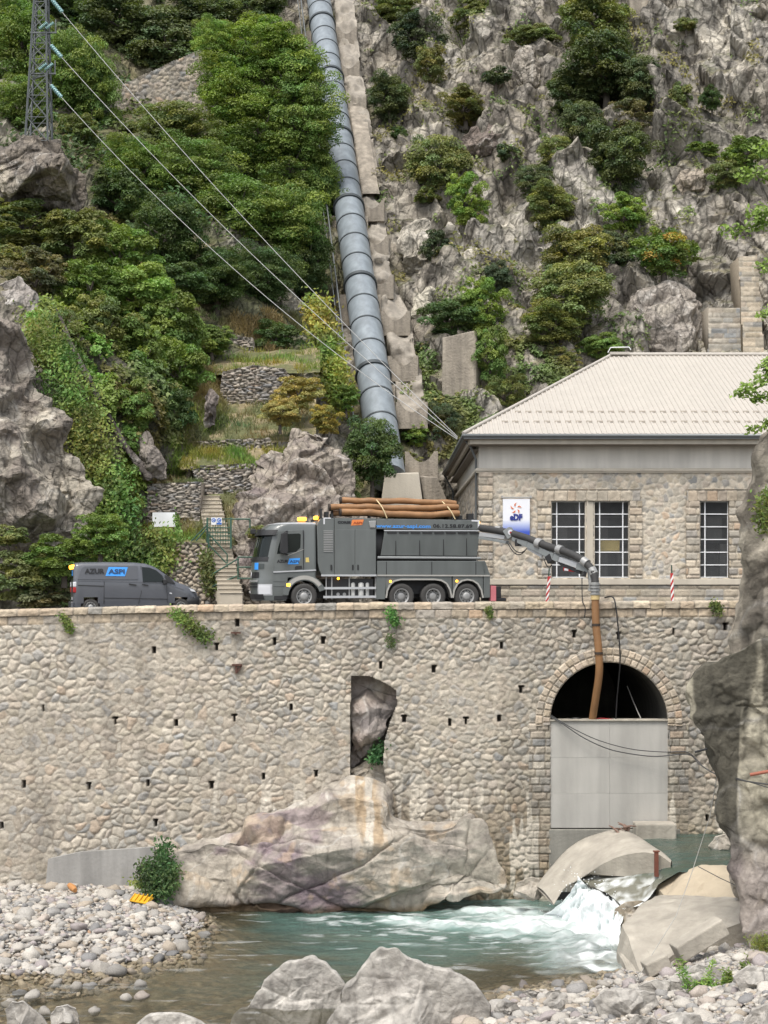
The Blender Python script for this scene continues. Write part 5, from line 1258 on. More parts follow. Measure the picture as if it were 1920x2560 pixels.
    g = MB(); q = [(908, 272), (1500, 274), (1505, 290), (1493, 427), (886, 424), (905, 300)]; g.add([(T(a, b)[0], -1.235 + .06 * (b > 400), T(a, b)[1]) for a, b in q] + [(T(a, b)[0], -1.19 + .06 * (b > 400), T(a, b)[1]) for a, b in q], [tuple(range(6)), tuple(range(6, 12))[::-1]] + [(i, (i + 1) % 6, 6 + (i + 1) % 6, 6 + i) for i in range(6)]); g.build('tank_skirt', M_TGREY, t, local=True, bevel=.01)
    for a in (980, 1130, 1280, 1425): line('skirt_seam', [(a, 288), (a, 424)], .010, M_BLACK, -1.215)
    g = MB()
    for k in range(8): a = T(925 + k * 74, 287); b = T(985 + k * 74, 277); g.box((a[0], -1.262, a[1]), (b[0], -1.225, b[1]))
    g.build('skirt_clip', M_BLACK, t, local=True)
    g = MB(); g.tube([(T(866, 437)[0], -1.22, T(866, 437)[1]), (T(1512, 441)[0], -1.22, T(1512, 441)[1])], .058, 10); g.build('side_rail', mat('grey_rail_tube', (.24, .25, .25), .4), t, local=True)
    pb('lower_body', [(862, 458), (1540, 458), (1545, 548), (862, 548)], -1.25, 1.2, M_TGREY)
    pb('rear_panel', [(1514, 458), (1543, 462), (1572, 545), (1572, 690), (1532, 690), (1532, 545)], -1.25, 1.2, M_TGREY)
    for a in (920, 1205, 1482): line('body_seam', [(a, 462), (a, 545)], .012, M_BLACK, -1.252)
    line('body_trim', [(510, 549), (857, 549)], .075, M_SILV, -1.27); line('body_trim', [(862, 549), (1568, 551)], .06, M_LIP, -1.262)
    pb('fender_panel', [(857, 551), (918, 551), (918, 600), (912, 700), (857, 700)], -1.24, -.95, M_TGREY)
    # rear mudguards
    x1, x2, x3 = tx(1017), tx(1217), tx(1427)
    def guard(pts, nm):
        g = MB(); p = [Vector((T(a, b)[0], 0, T(a, b)[1])) for a, b in pts]
        V = [];
        for q in p: V += [(q.x, -1.27, q.z), (q.x, -.75, q.z)]
        g.add(V, [(2 * i, 2 * i + 1, 2 * i + 3, 2 * i + 2) for i in range(len(p) - 1)], True)
        for i in range(len(p) - 1): g.bar((p[i].x, -1.26, p[i].z), (p[i + 1].x, -1.26, p[i + 1].z), .04, .065)
        g.build(nm, M_LIP, t, local=True)
        m = MB(); tp = [(T(a, b)[0], T(a, b)[1]) for a, b in pts]; zt = T(1200, 553)[1]
        for i in range(len(tp) - 1): m.hexa([(tp[i][0], -1.235, tp[i][1] + .02), (tp[i + 1][0], -1.235, tp[i + 1][1] + .02), (tp[i + 1][0], -1.1, tp[i + 1][1] + .02), (tp[i][0], -1.1, tp[i][1] + .02), (tp[i][0], -1.235, zt), (tp[i + 1][0], -1.235, zt), (tp[i + 1][0], -1.1, zt), (tp[i][0], -1.1, zt)])
        m.build('fender_panel', M_TGREY, t, local=True)
    guard([(918, 690), (925, 645), (942, 608), (970, 584), (1010, 574), (1225, 574), (1265, 580), (1298, 600), (1320, 640), (1331, 690)], 'mudguard')
    guard([(1337, 690), (1346, 640), (1366, 603), (1396, 582), (1430, 575), (1464, 582), (1494, 602), (1516, 640), (1527, 690)], 'mudguard')
    for a, b in ((945, 587), (1362, 585), (617, 569)):
        g = MB(); p = T(a, b); g.disc((p[0], -1.285, p[1]), .05, 0, .03, 12); g.build('side_marker', M_AMB, t, local=True)
    # side guards and what hangs behind them
    for zy in (630, 685): line('side_guard', [(525, zy), (856, zy - 2)], .095, M_SILV, -1.2)
    M_ALU = mat('grey_white_reservoir', (.42, .42, .40), .5, var=.15)
    for a, w in ((715, .10), (765, .13), (805, .09)):
        g = MB(); p = T(a, 600); g.tube([(p[0], -1.05, p[1] - .55), (p[0], -1.05, p[1]), (p[0], -1.05, p[1] + .04)], [w, w, w * .6], 14); g.build('air_reservoir', M_ALU, t, local=True)
    g = MB()
    for a in (620, 660): p = T(a, 668); g.disc((p[0], -1.08, p[1]), .07, -.03, .03, 12)
    for a in (545, 580, 855, 690): p = T(a, 560); q = T(a, 700); g.bar((p[0], -1.12, p[1]), (q[0], -1.12, q[1]), .05)
    g.build('hanger', M_RIM, t, local=True)
    # wheels
    r = .53
    for x, rim in ((0.0, .05), (x1, .13), (x2, .13), (x3, .05)):
        wheel(t, x, r, -1.22, -1, .33, True, rim); wheel(t, x, r, 1.2, 1, .33, True, rim)
    # rear marker boxes
    pb('rear_board', [(1577, 613), (1613, 615), (1613, 712), (1577, 712)], -1.2, -.9, mat('faded_red_board', (.52, .16, .18), .5)); pb('rear_bracket', [(1615, 618), (1648, 618), (1648, 690), (1615, 690)], -1.1, -.2, M_BLACK); pb('rear_bar', [(1600, 690), (1680, 690), (1680, 712), (1600, 712)], -1.1, .9, M_BLACK)
    # beacons and roof gear
    for a, b, w in ((398, 200, .34), (487, 192, .16), (1512, 222, .1)):
        g = MB(); p = T(a, b); g.box((p[0] - w / 2, -1.0, p[1] - .03), (p[0] + w / 2, -.7, p[1] + .12)); g.build('beacon', M_AMB, t, local=True, bevel=.04)
    g = MB(); p = T(365, 207); q = T(440, 204); g.box((p[0], -.9, p[1] - .08), (q[0], -.6, p[1])); g.build('beacon_bar', M_BLACK, t, local=True)
    g = MB()
    for a, b, c_, d in ((505, 130, 520, 185), (540, 148, 562, 190), (575, 160, 590, 190), (815, 165, 826, 190), (1378, 172, 1402, 200), (1440, 160, 1475, 200)): p = T(a, d); q = T(c_, b); g.box((p[0], -1.1, p[1]), (q[0], -.75, q[1]))
    p = T(500, 190); q = T(1500, 195); g.box((p[0], -1.0, p[1] - .1), (q[0], 1.0, p[1] + .03)); g.build('roof_rack', M_BLACK, t, local=True)
    pb('header_valve', [(808, 208), (855, 205), (850, 250), (815, 250)], -1.3, -1.25, M_RIM, bevel=.02)
    # boom with the suction hose, swung out over the wall
    def B(a, b, Yd): return P(1180 + a / 4.366, 1300 + b / 4.366, Yd)
    hs_ = [(40, 75, 64.6), (90, 88, 64.4), (220, 105, 63.9), (350, 128, 63.4), (440, 148, 63.1), (520, 172, 62.7), (620, 205, 62.3), (720, 245, 61.9), (820, 285, 61.5), (920, 315, 61.1), (1020, 345, 60.7), (1120, 388, 60.3), (1210, 440, 60.0), (1280, 505, 59.75), (1325, 575, 59.6), (1342, 640, 59.55), (1345, 690, 59.5)]
    g = MB(); g.tube([B(*q) for q in hs_], .15, 14); g.build('boom_hose', mat('ribbed_black_hose', (.035, .034, .033), .7, var=.3, scale=4), t)
    for a, b, Yd, rr in ((290, 112, 63.7, .16), (735, 258, 61.85, .20), (960, 325, 60.95, .17), (1235, 460, 59.9, .165), (1318, 560, 59.65, .16)):
        p = B(a, b, Yd); i = min(range(len(hs_)), key=lambda k: (hs_[k][0] - a) ** 2 + (hs_[k][1] - b) ** 2); d = (B(*hs_[min(i + 1, len(hs_) - 1)]) - B(*hs_[max(i - 1, 0)])).normalized(); g = MB(); g.tube([p - d * .13, p + d * .13], rr + .012, 14); g.build('hose_clamp', M_RIM, t)
    M_BOOM = mat('grey_boom_paint', (.21, .225, .225), .45, var=.1)
    def beam(name, pts, w, h, m=M_BOOM):
        g = MB()
        for p, q in zip(pts[:-1], pts[1:]): g.bar(B(*p), B(*q), w, h)
        return g.build(name, m, t, bevel=.015)
    beam('boom_base', [(90, 155, 64.4), (370, 190, 63.4)], .18, .17, M_SILV); beam('boom_base', [(60, 190, 64.5), (240, 215, 63.9), (385, 245, 63.3)], .2, .12)
    beam('boom_joint', [(385, 100, 63.25), (440, 190, 63.15)], .4, .3); g = MB(); c = B(420, 135, 63.0); g.disc(tuple(c), .11, -.03, .03, 16); g.build('joint_cap', M_LAMPW, t)
    g = MB(); c = B(420, 135, 62.96); g.disc(tuple(c), .035, -.03, .0, 10); g.build('joint_mark', M_RED, t)
    beam('boom_arm', [(460, 190, 63.0), (620, 265, 62.3), (780, 345, 61.7), (900, 400, 61.2), (960, 430, 61.0)], .22, .26); beam('boom_cylinder', [(610, 310, 62.35), (770, 400, 61.75)], .1, .1, M_SILV)
    beam('boom_joint', [(845, 385, 61.45), (880, 460, 61.35)], .35, .28, M_BLACK); beam('boom_joint', [(500, 210, 62.85), (505, 285, 62.85)], .3, .25, M_BLACK)
    beam('boom_tip', [(950, 425, 61.05), (1160, 500, 60.3)], .2, .2, M_SILV); beam('boom_tip', [(960, 470, 61.0), (1190, 575, 60.2)], .14, .12, M_BLACK); beam('boom_tip', [(1150, 505, 60.3), (1290, 545, 59.85), (1300, 660, 59.7)], .18, .24)
    beam('warning_board', [(1000, 530, 60.85), (1120, 545, 60.45)], .06, .17, M_RED); beam('warning_board', [(1010, 538, 60.80), (1055, 545, 60.65)], .06, .1, M_LAMPW)
    beam('boom_bracket', [(1240, 560, 59.95), (1225, 620, 59.95)], .1, .12, M_BLACK)
    for (s, e, dip, Yd) in (((395, 260, 63.2), (590, 320, 62.5), 95, 0), ((410, 250, 63.15), (600, 310, 62.4), 80, 0), ((785, 420, 61.7), (870, 490, 61.35), 60, 0)):
        g = MB(); g.tube([B(s[0] + (e[0] - s[0]) * u, s[1] + (e[1] - s[1]) * u + dip * 4 * u * (1 - u) * (.9), s[2] + (e[2] - s[2]) * u - .1) for u in np.linspace(0, 1, 16)], .022, 6); g.build('hydraulic_hose', M_BLACK, t)
    # end fitting
    g = MB()
    for b in (700, 735, 770, 805): g.tube([B(1343, b - 8, 59.5), B(1343, b + 8, 59.5)], .205, 14)
    g.tube([B(1344, 680, 59.5), B(1344, 835, 59.5)], .16, 14); g.bar(B(1285, 650, 59.6), B(1300, 780, 59.6), .1, .12); g.bar(B(1265, 760, 59.55), B(1400, 768, 59.55), .1, .09); g.build('end_fitting', M_RIM, t)
    return t
TRUCK = build_truck()
# ---- tubes on the roof of the truck: separate things, strapped down
def tube_thing(pts, r, label, name='suction_tube', group=None, m=None, rim=True):
    w = [Vector((TX0 + x * TC - y * TS, TY0 + x * TS + y * TC, TZ + z)) for x, y, z in pts]
    t = thing(name, label, 'tube', w[0], group=group); g = MB(); n = len(w); k = 26; q = []
    for i in range(k): u = i / (k - 1) * (n - 1); a = min(int(u), n - 2); q.append(w[a].lerp(w[a + 1], u - a) + Vector((0, .02 * math.sin(i * 1.3), .015 * math.sin(i * .9))))
    g.tube(q, [r + .008 * math.sin(i * 1.7) for i in range(k)], 16); g.build('tube', m or M_RUST, t)
    d = (w[1] - w[0]).normalized(); g = MB(); g.tube([w[0] - d * .02, w[0] + d * .05], r + .03, 16); g.build('collar', M_RUSTD, t); g = MB(); g.tube([w[0] - d * .028, w[0] - d * .022], r * .8, 16); g.build('mouth', M_BLACK, t)
    return t
def roofline(pts, y): return [(T(a, b, y)[0], y, T(a, b, y)[1]) for a, b in pts]
tube_thing(roofline([(630, 78), (740, 80), (850, 82), (1000, 82), (1200, 90), (1356, 96)], -.75), .125, 'topmost brown tube of the bundle strapped on the truck roof')
tube_thing(roofline([(560, 122), (700, 118), (850, 120), (1000, 128), (1200, 124), (1370, 118)], -1.0), .125, 'brown tube in the middle of the bundle on the truck roof, sticking out furthest forward')
tube_thing(roofline([(628, 153), (740, 150), (850, 156), (1000, 166), (1200, 170), (1376, 158)], -1.12), .135, 'lowest nearest brown tube of the bundle on the truck roof')
tube_thing(roofline([(575, 160), (740, 160), (1000, 165), (1300, 165)], -.8), .12, 'brown tube half hidden behind the lowest one on the truck roof')
for (a, b) in (((858, 66), (915, 192)), ((1268, 74), (1342, 198))):
    g = MB(); pts = [(T(a[0] + (b[0] - a[0]) * u, a[1] + (b[1] - a[1]) * u, -1.0)[0], -.75 - .52 * math.sin(math.pi / 2 * min(1, u * 1.3)), T(a[0] + (b[0] - a[0]) * u, a[1] + (b[1] - a[1]) * u - 6 * math.sin(math.pi * u), -1.0)[1]) for u in np.linspace(0, 1, 10)]
    w = [Vector((TX0 + x * TC - y * TS, TY0 + x * TS + y * TC, TZ + z)) for x, y, z in pts]; g.tube(w, .026, 6)
    tag(g.build('strap', mat('yellow_strap', (.60, .48, .28), .7)), 'pale yellow strap over the brown tubes, nearer the ' + ('truck cab' if a[0] < 1000 else 'hose boom'), 'strap')
def hang(name, pts, r, m, label, cat, n=30, ends=None):
    p = [P(*q) for q in pts]; g = MB(); q = []
    for i in range(n):
        u = i / (n - 1) * (len(p) - 1); k = min(int(u), len(p) - 2); f = u - k
        a, b, c, d = p[max(k - 1, 0)], p[k], p[k + 1], p[min(k + 2, len(p) - 1)]
        q.append(.5 * ((2 * b) + (c - a) * f + (2 * a - 5 * b + 4 * c - d) * f * f + (3 * b - a - 3 * c + d) * f ** 3))
    g.tube(q, r, 12); return tag(g.build(name, m), label, cat)
t = thing('suction_tube', 'long brown suction tube hanging from the boom down into the arch', 'tube', P(1480, 1803, 60.3))
o = hang('tube', [(1488, 1490, 59.5), (1490, 1560, 59.5), (1496, 1620, 59.5), (1498, 1680, 59.6), (1490, 1740, 59.9), (1479, 1812, 60.35)], .150, M_RUST, None, None); adopt(o, t)
for py, px in ((1562, 1490), (1633, 1496.5)): o = hang('coupling', [(px, py - 3, 59.5), (px, py + 3, 59.5)], .165, M_RUSTD, None, None, 3); adopt(o, t)
o = hang('coupling', [(1488, 1488, 59.5), (1488, 1499, 59.5)], .175, mat('yellow_ring', (.55, .42, .2), .6), None, None, 3); adopt(o, t)
hang('hose', [(1512, 1494, 60.2), (1532, 1493, 59.75), (1540, 1520, 59.6), (1548, 1600, 59.6), (1550, 1660, 59.7), (1543, 1740, 60.2), (1539, 1806, 60.4)], .028, M_BLACK, 'thin black hose hanging beside the brown suction tube into the arch', 'hose', 40)
hang('rope', [(1455, 1445, 60.0), (1456, 1500, 59.75), (1463, 1520, 59.7), (1461, 1545, 59.7)], .02, M_BLACK, 'short black hose end hanging in front of the coping beside the suction tube', 'hose', 16)
hang('rope', [(1568, 1715, 62), (1588, 1765, 61), (1604, 1800, 60.3)], .018, M_LIP, 'taut pale rope inside the dark arch', 'rope', 8)
M_CAB = mat('dark_grey_cable', (.06, .06, .06), .6)
hang('cable', [(1374, 1790, 60), (1410, 1812, 59.8), (1460, 1845, 59.7), (1520, 1872, 59.7), (1580, 1885, 59.7), (1640, 1891, 59.6), (1720, 1886, 59), (1748, 1910, 56), (1790, 1935, 50), (1850, 1950, 46.2), (1900, 1958, 45.0), (1990, 1970, 44.5)], .022, M_CAB, 'lower sagging grey cable in front of the concrete panel', 'cable', 60)
hang('cable', [(1374, 1786, 60), (1430, 1820, 59.85), (1500, 1852, 59.75), (1580, 1873, 59.7), (1660, 1880, 59.6), (1720, 1881, 59), (1760, 1918, 55), (1800, 1940, 50), (1850, 1948, 46.3), (1990, 1990, 44.5)], .018, M_CAB, 'upper sagging grey cable in front of the concrete panel', 'cable', 60)
hang('cable', [(1376, 1800, 60.3), (1410, 1801, 60.3), (1440, 1795, 60.3), (1466, 1802, 60.35)], .02, M_CAB, 'grey cable lying along the top of the concrete panel', 'cable', 16)
hang('hose', [(1478, 1801, 60.3), (1500, 1796, 60.3), (1530, 1799, 60.3), (1560, 1801, 60.3)], .03, M_RED, 'dark red hose lying on top of the concrete panel', 'hose', 12)

# ---- van
VYAW = R(15); VC, VS = math.cos(VYAW), math.sin(VYAW); VY0, VZ = 63.1, -0.33; VHW = .95; VX0 = -10.9
def Vn(a, b, y=-VHW):
    u = (a / 2.6758 - 960) / F
    x = (u * (VY0 + y * VC) - VX0 + y * VS) / (VC - u * VS)
    Y = VY0 + x * VS + y * VC
    return x, CZ - VZ - (1220 + b / 2.6758 - HY) * Y / F
def build_van():
    t = thing('van', 'dark grey panel van with blue lettering parked behind the wall', 'van', (VX0, VY0, VZ), VYAW)
    tops = [(492, 528), (496, 510), (510, 500), (560, 496), (700, 494), (900, 497), (980, 505), (1030, 522), (1070, 545), (1120, 582), (1180, 625), (1220, 640), (1270, 660), (1305, 680), (1325, 700), (1334, 725), (1339, 760)]
    xs0 = [Vn(a, b)[0] for a, b in tops]; zs0 = [Vn(a, b)[1] for a, b in tops]
    xr, xn = xs0[0], xs0[-1]; xs = np.unique(np.concatenate([np.linspace(xr, xn, 70), xs0]))
    zb = .28; V = []; belt = Vn(700, 618)[1]; nn = 0
    for x in xs:
        zt = np.interp(x, xs0, zs0); w = VHW
        w *= 1 - .10 * (max(0, (xr + .18 - x) / .18)) ** 2 - .30 * (max(0, (x - (xn - .75)) / .75)) ** 2.4
        be = min(belt, zt - .10); hi = zt - be
        half = [(w * .96, zb), (w * .985, zb + .2), (w, zb + .45), (w, be - .25), (w * .99, be), (w * .975, be + hi * .12), (w * .93, be + hi * .5), (w * .88, be + hi * .82), (w * .82, be + hi * .94), (w * .66, be + hi * .99), (w * .35, zt + .012), (0, zt + .016)]
        ring = [(x, -y, z) for y, z in half] + [(x, y, z) for y, z in half[-2::-1]]; nn = len(ring); V += ring
    V = np.array(V); fs = [tuple(q) for q in grid_faces(nn, len(xs))]
    wr, wf = Vn(607, 790)[0], Vn(1212, 790)[0]
    # leave the wheel openings out
    keep = []
    for f in fs:
        c = V[list(f)].mean(0); hole = any((c[0] - q) ** 2 + (c[2] - .33) ** 2 < .39 ** 2 and abs(c[1]) > .7 for q in (wr, wf))
        if not hole: keep.append(f)
    g = MB(); g.add(V, keep, True); g.f.append(list(range(nn))); g.sm.append(False); g.mi.append(0); g.f.append(list(range((len(xs) - 1) * nn, len(xs) * nn))); g.sm.append(False); g.mi.append(0)
    body = g.build('body', M_VGREY, t, local=True)
    def sy(z, x=0):   # flank of the body at height z
        hi = Vn(700, 494)[1] - belt
        return -VHW * np.interp((z - belt) / hi, [-1, 0, .12, .5, .82, .94], [1, .99, .975, .93, .88, .82])
    def side(name, poly, m, off, parent=t, thick=.01):
        p = [Vn(a, b) for a, b in poly]; n = len(p); g = MB()
        g.add([(x, sy(z) - off - thick, z) for x, z in p] + [(x, sy(z) - off + thick, z) for x, z in p], [tuple(range(n))[::-1], tuple(range(n, 2 * n))] + [(i, (i + 1) % n, n + (i + 1) % n, n + i) for i in range(n)]); return g.build(name, m, parent, local=True)
    def sline(name, pts, w, m, off=.006, parent=t):
        g = MB(); p = [Vn(a, b) for a, b in pts]
        for (x0, z0), (x1, z1) in zip(p[:-1], p[1:]): g.bar((x0, sy(z0) - off, z0), (x1, sy(z1) - off, z1), .02, w)
        return g.build(name, m, parent, local=True)
    side('side_panel', [(545, 540), (565, 526), (690, 522), (920, 522), (924, 612), (690, 612), (520, 612)], mat('dark_van_side_panel', (.070, .073, .082), .35, coat=.4), .012, thick=.016)
    side('door_window', [(950, 528), (1000, 532), (1045, 550), (1085, 585), (1105, 628), (955, 628)], M_SCREEN, .03, thick=.02)
    side('quarter_window', [(1100, 582), (1130, 590), (1172, 640), (1118, 632)], M_BLACK, .03, thick=.02)
    for pts in ([(945, 520), (945, 700), (925, 775)], [(697, 620), (695, 775)], [(1115, 640), (1120, 770)]): sline('door_seam', pts, .012, M_BLACK)
    sline('slide_rail', [(520, 650), (698, 657)], .03, M_BLACK, .012); sline('belt_crease', [(520, 620), (925, 628), (1110, 640), (1230, 680)], .018, mat('van_crease_paint', (.13, .135, .15), .35), .006)
    sline('lower_crease', [(700, 735), (1120, 742)], .018, M_BLACK, .004)
    for a in ((862, 642, 912, 650), (950, 645, 992, 652)): sline('door_handle', [(a[0], a[1]), (a[2], a[3])], .045, M_BLACK, .03)
    p = Vn(1098, 632); g = MB(); g.prism([Vn(a, b) for a, b in [(1085, 610), (1112, 612), (1118, 640), (1090, 648)]], -1.18, -1.0); g.bar((p[0], -1.0, p[1] - .02), (p[0] + .05, -.93, p[1] - .05), .06); g.build('wing_mirror', M_BLACK, t, local=True, bevel=.03)
    def vput(body_, a0, a1, b, size, m, off, bold, y):
        x0, z = Vn(a0, b); x1 = Vn(a1, b)[0]; o = text_obj('lettering', body_, size, m, t, (x0, y, z), rot=(R(84), 0, 0), bold=bold, width=x1 - x0); return o
    zt = Vn(640, 570)[1]; yy = sy(zt) - .06
    vput('AZUR', 566, 700, 571, .265, M_LTEXT, 0, .012, yy)
    side('sticker', [(728, 528), (856, 530), (836, 590), (706, 588)], M_BLUE, .034, thick=.004); vput('ASPI', 724, 834, 572, .255, M_WTEXT, 0, .008, yy)
    sline('side_marker', [(1134, 702), (1150, 706)], .05, M_LAMPW, .01)
    # front: bumper, lamp, windscreen
    g = MB(); x0 = xn - .62; V2 = []
    for x in np.linspace(x0, xn + .02, 10):
        w = VHW * (1 - .30 * (max(0, (x - (xn - .75)) / .75)) ** 2.4) + .012
        V2 += [(x, -w, zb), (x, -w, zb + .25), (x, -w * .99, .62 + .22 * (x - x0)), (x, w * .99, .62 + .22 * (x - x0)), (x, w, zb)]
    k = [f for f in grid_faces(5, 10)]; k = [tuple(f) for f in k if not any(all((V2[i][0] - wf) ** 2 + (V2[i][2] - .33) ** 2 < .42 ** 2 for i in f) for _ in (0,))]
    g.add(V2, k, True); g.f.append([45, 46, 47, 48, 49]); g.sm.append(False); g.mi.append(0); g.build('front_bumper', M_BLACK, t, local=True)
    side('headlight', [(1262, 668), (1300, 680), (1310, 696), (1280, 690)], M_LAMPW, -.10, thick=.05)
    g = MB(); rows = [(1070, 545), (1120, 582), (1180, 625)]; V3 = []
    for a, b in rows:
        x, z = Vn(a, b)
        for y in np.linspace(-.74, .74, 7): V3.append((x + .02, y, z + .03 - .05 * abs(y) ** 3))
    g.add(V3, [tuple(f) for f in grid_faces(7, 3)], True); g.build('windscreen', M_SCREEN, t, local=True)
    # back doors
    g = MB(); zt_, zb_ = Vn(492, 545)[1], Vn(492, 612)[1]
    for y0, y1 in ((-.72, -.05), (.05, .72)): g.box((xr - .012, y0, zb_), (xr + .02, y1, zt_))
    g.build('rear_window', M_SCREEN, t, local=True)
    g = MB(); g.box((xr - .02, -.62, zb_ + .15), (xr - .014, -.22, zt_ - .02)); g.build('sticker', M_BLUE, t, local=True)
    g = MB(); g.box((xr - .008, -.012, .45), (xr + .01, .012, zt_ + .1)); g.build('door_seam', M_BLACK, t, local=True)
    zl0, zl1, zl2 = Vn(492, 700)[1], Vn(492, 662)[1], Vn(492, 628)[1]
    for s in (-1, 1):
        g = MB(); g.box((xr - .02, s * .84 - .1, zl1), (xr + .12, s * .84 + .1, zl2)); g.build('tail_lamp', M_LAMPW, t, local=True, bevel=.03)
        g = MB(); g.box((xr - .02, s * .84 - .1, zl0), (xr + .12, s * .84 + .1, zl1 - .01)); g.build('brake_lamp', M_RED, t, local=True, bevel=.03)
    g = MB(); g.box((xr - .1, -.9, zb), (xr + .02, .9, .55)); g.build('rear_bumper', M_VGREY, t, local=True, bevel=.04)
    g = MB(); g.box((xr - .02, -.25, .62), (xr - .005, .27, .73)); g.build('number_plate', M_LAMPW, t, local=True)
    p = Vn(470, 535, 0); g = MB(); g.box((xr - .08, -.75, p[1] - .05), (xr + .12, -.45, p[1] + .12)); g.build('beacon', M_AMB, t, local=True, bevel=.04)
    g = MB(); g.box((xr - .08, .45, p[1] - .05), (xr + .12, .75, p[1] + .12)); g.build('beacon', M_AMB, t, local=True, bevel=.04)
    for q in (wr, wf): wheel(t, q, .335, -.90, -1, .21, False, .04); wheel(t, q, .335, .90, 1, .21, False, .04)
    g = MB(); g.box((xr + .3, -.7, .25), (xn - .3, .7, .6)); g.build('underbody', M_BLACK, t, local=True)
build_van()
# ---------------------------------------------------------------- rocks
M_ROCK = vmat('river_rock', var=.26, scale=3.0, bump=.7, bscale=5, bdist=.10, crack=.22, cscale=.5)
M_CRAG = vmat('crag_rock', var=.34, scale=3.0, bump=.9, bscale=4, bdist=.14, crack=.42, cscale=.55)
def plane_cuts(V, n, seed, q0, q1):
    """flatten a blob by broad planes, mostly ones that face the river"""
    rng = np.random.default_rng(seed); V = V.copy(); c = V.mean(0); yb = np.quantile(V[:, 1], .75)
    for k in range(n):      # cut back in depth only, so the boulder keeps its full width and height
        d = rng.normal(size=3); d[1] = -abs(d[1]) * .7 - .55; d[2] += .15; d /= np.linalg.norm(d); s = (V - c) @ d; o = np.quantile(s, rng.uniform(q0, q1))
        V[:, 1] += np.minimum(np.maximum(s - o, 0) / -d[1], np.maximum(yb - V[:, 1], 0) * .85)
    return V
def fractures(V, n, seed):
    """nearly straight joints crossing part of the rock"""
    rng = np.random.default_rng(seed); c = V.mean(0); e = V.max(0) - V.min(0); r = np.zeros(len(V))
    for k in range(n):
        d = np.array([rng.normal(), rng.normal() * .3, rng.normal() * 1.3 + .4]); d /= np.linalg.norm(d); o = c + (rng.uniform(size=3) - .5) * e * .8
        s = np.abs((V - o) @ d + .10 * fbm(V * .9, 3, seed + k)); r = np.maximum(r, np.exp(-s / .05) * sstep(.9, .3, np.linalg.norm((V - o) / (e * .5 + .1), axis=1)))
    return r
def rock_blob(name, outline, Y, T, label, cat='rock', spine=None, tilt=0.0, style='worn', seed=1, na=220, nr=60, amp=1.0, pal=None, m=None, expo=2.2, back=.6, colour=None):
    """a closed boulder: its outline has its own depth Y and half thickness T; tilt moves its top back"""
    o = np.array(outline, float); n = len(o)
    d = np.linalg.norm(np.roll(o, -1, 0) - o, axis=1); s = np.concatenate([[0], np.cumsum(d)]); t = np.linspace(0, s[-1], na, endpoint=False)
    oc = np.concatenate([o, o[:1]]); ol = np.stack([np.interp(t, s, oc[:, 0]), np.interp(t, s, oc[:, 1])], 1)
    k = np.array([.25, .5, .25]); ol = sum(w * np.roll(ol, i - 1, 0) for i, w in enumerate(k))
    ce = ol.mean(0); (sx0, sy0), (sx1, sy1) = spine or ((ce[0], ce[1]), (ce[0], ce[1]))
    a = np.array([sx0, sy0]); b = np.array([sx1, sy1]); dv = b - a; L = (dv @ dv) or 1.0
    f = np.clip(((ol - a) @ dv) / L, 0, 1)[:, None] if (dv @ dv) else np.zeros((na, 1)); inner = a + f * dv
    zc = CZ - (ce[1] - HY) * Y / F; V = []
    rr = np.concatenate([np.linspace(0, 1, nr) ** .75, np.linspace(1, 0, nr // 3)[1:]]); side = np.concatenate([np.ones(nr), -np.ones(nr // 3 - 1)])
    for r, sd_ in zip(rr, side):
        p = inner + (ol - inner) * r; h = T * np.sqrt(np.clip(1 - r ** expo, 0, 1)) * (1 if sd_ > 0 else -back)
        z0 = CZ - (p[:, 1] - HY) * Y / F; yy = Y + tilt * (z0 - zc) - h; yo = Y + tilt * (z0 - zc)
        V.append(np.stack([(p[:, 0] - 960) * yo / F, yy, CZ - (p[:, 1] - HY) * yo / F], 1))
    V = np.concatenate(V); nv = len(rr)
    g = V.reshape(nv, na, 3); ge = np.concatenate([g[:, -1:], g, g[:, :1]], 1)
    du = (ge[:, 2:] - ge[:, :-2]); dvv = np.gradient(g, axis=0); N = np.cross(du, dvv); N /= np.linalg.norm(N, axis=2, keepdims=True) + 1e-9; N = N.reshape(-1, 3)
    c0 = V.mean(0); sg = np.sign(((V - c0) * N).sum(1).sum()); N = N * (sg if sg else 1)
    if style == 'worn':
        V = plane_cuts(V, 26, seed, .76, .95); wv = V + .35 * np.stack([fbm(V * .5, 3, seed + q) for q in (61, 62, 63)], 1)
        d1, h1, e1 = facet(V, 2.2, 1.0, seed, 1.2, (1.7, 1, .8), .4, 12, -.35); d2, h2, e2 = facet(V, .7, .22, seed + 3, 1.2, (1.5, 1, .8), .4, 10, -.35)
        crk = fractures(V, 11, seed + 64); D = d1 * .45 + .09 * fbm(wv * np.array([.5, .5, 1.6]), 4, seed + 5) + d2 * .5 + .012 * fbm(V * 6, 3, seed + 6) - .22 * crk
    elif style == 'crag':
        V = plane_cuts(V, 16, seed, .82, .97); d1, h1, e1 = facet(V, 2.3, .95, seed, 1.2, (1.5, 1, .8), .5, 14, .5); d2, h2, e2 = facet(V, .8, .22, seed + 3, 1.3, (1.5, 1, .8), .5, 12, .5); d3, h3, e3 = facet(V, .28, .065, seed + 8, 1.2, step=.4)
        D = d1 + d2 + d3 + .25 * fbm(V * .5, 3, seed + 5) - .12 * np.exp(-e1 * 12)
    else:       # 'boulder': few broad planes
        V = plane_cuts(V, 16, seed, .70, .93); d1, h1, e1 = facet(V, 1.1, .34, seed, 1.2, step=.25); d2, h2, e2 = facet(V, .38, .09, seed + 3, 1.3, step=.3)
        crk = fractures(V, 5, seed + 64); D = d1 * .38 + d2 * .45 + .05 * fbm(V * .9, 3, seed + 5) + .010 * fbm(V * 8, 3, seed + 6) - .07 * crk
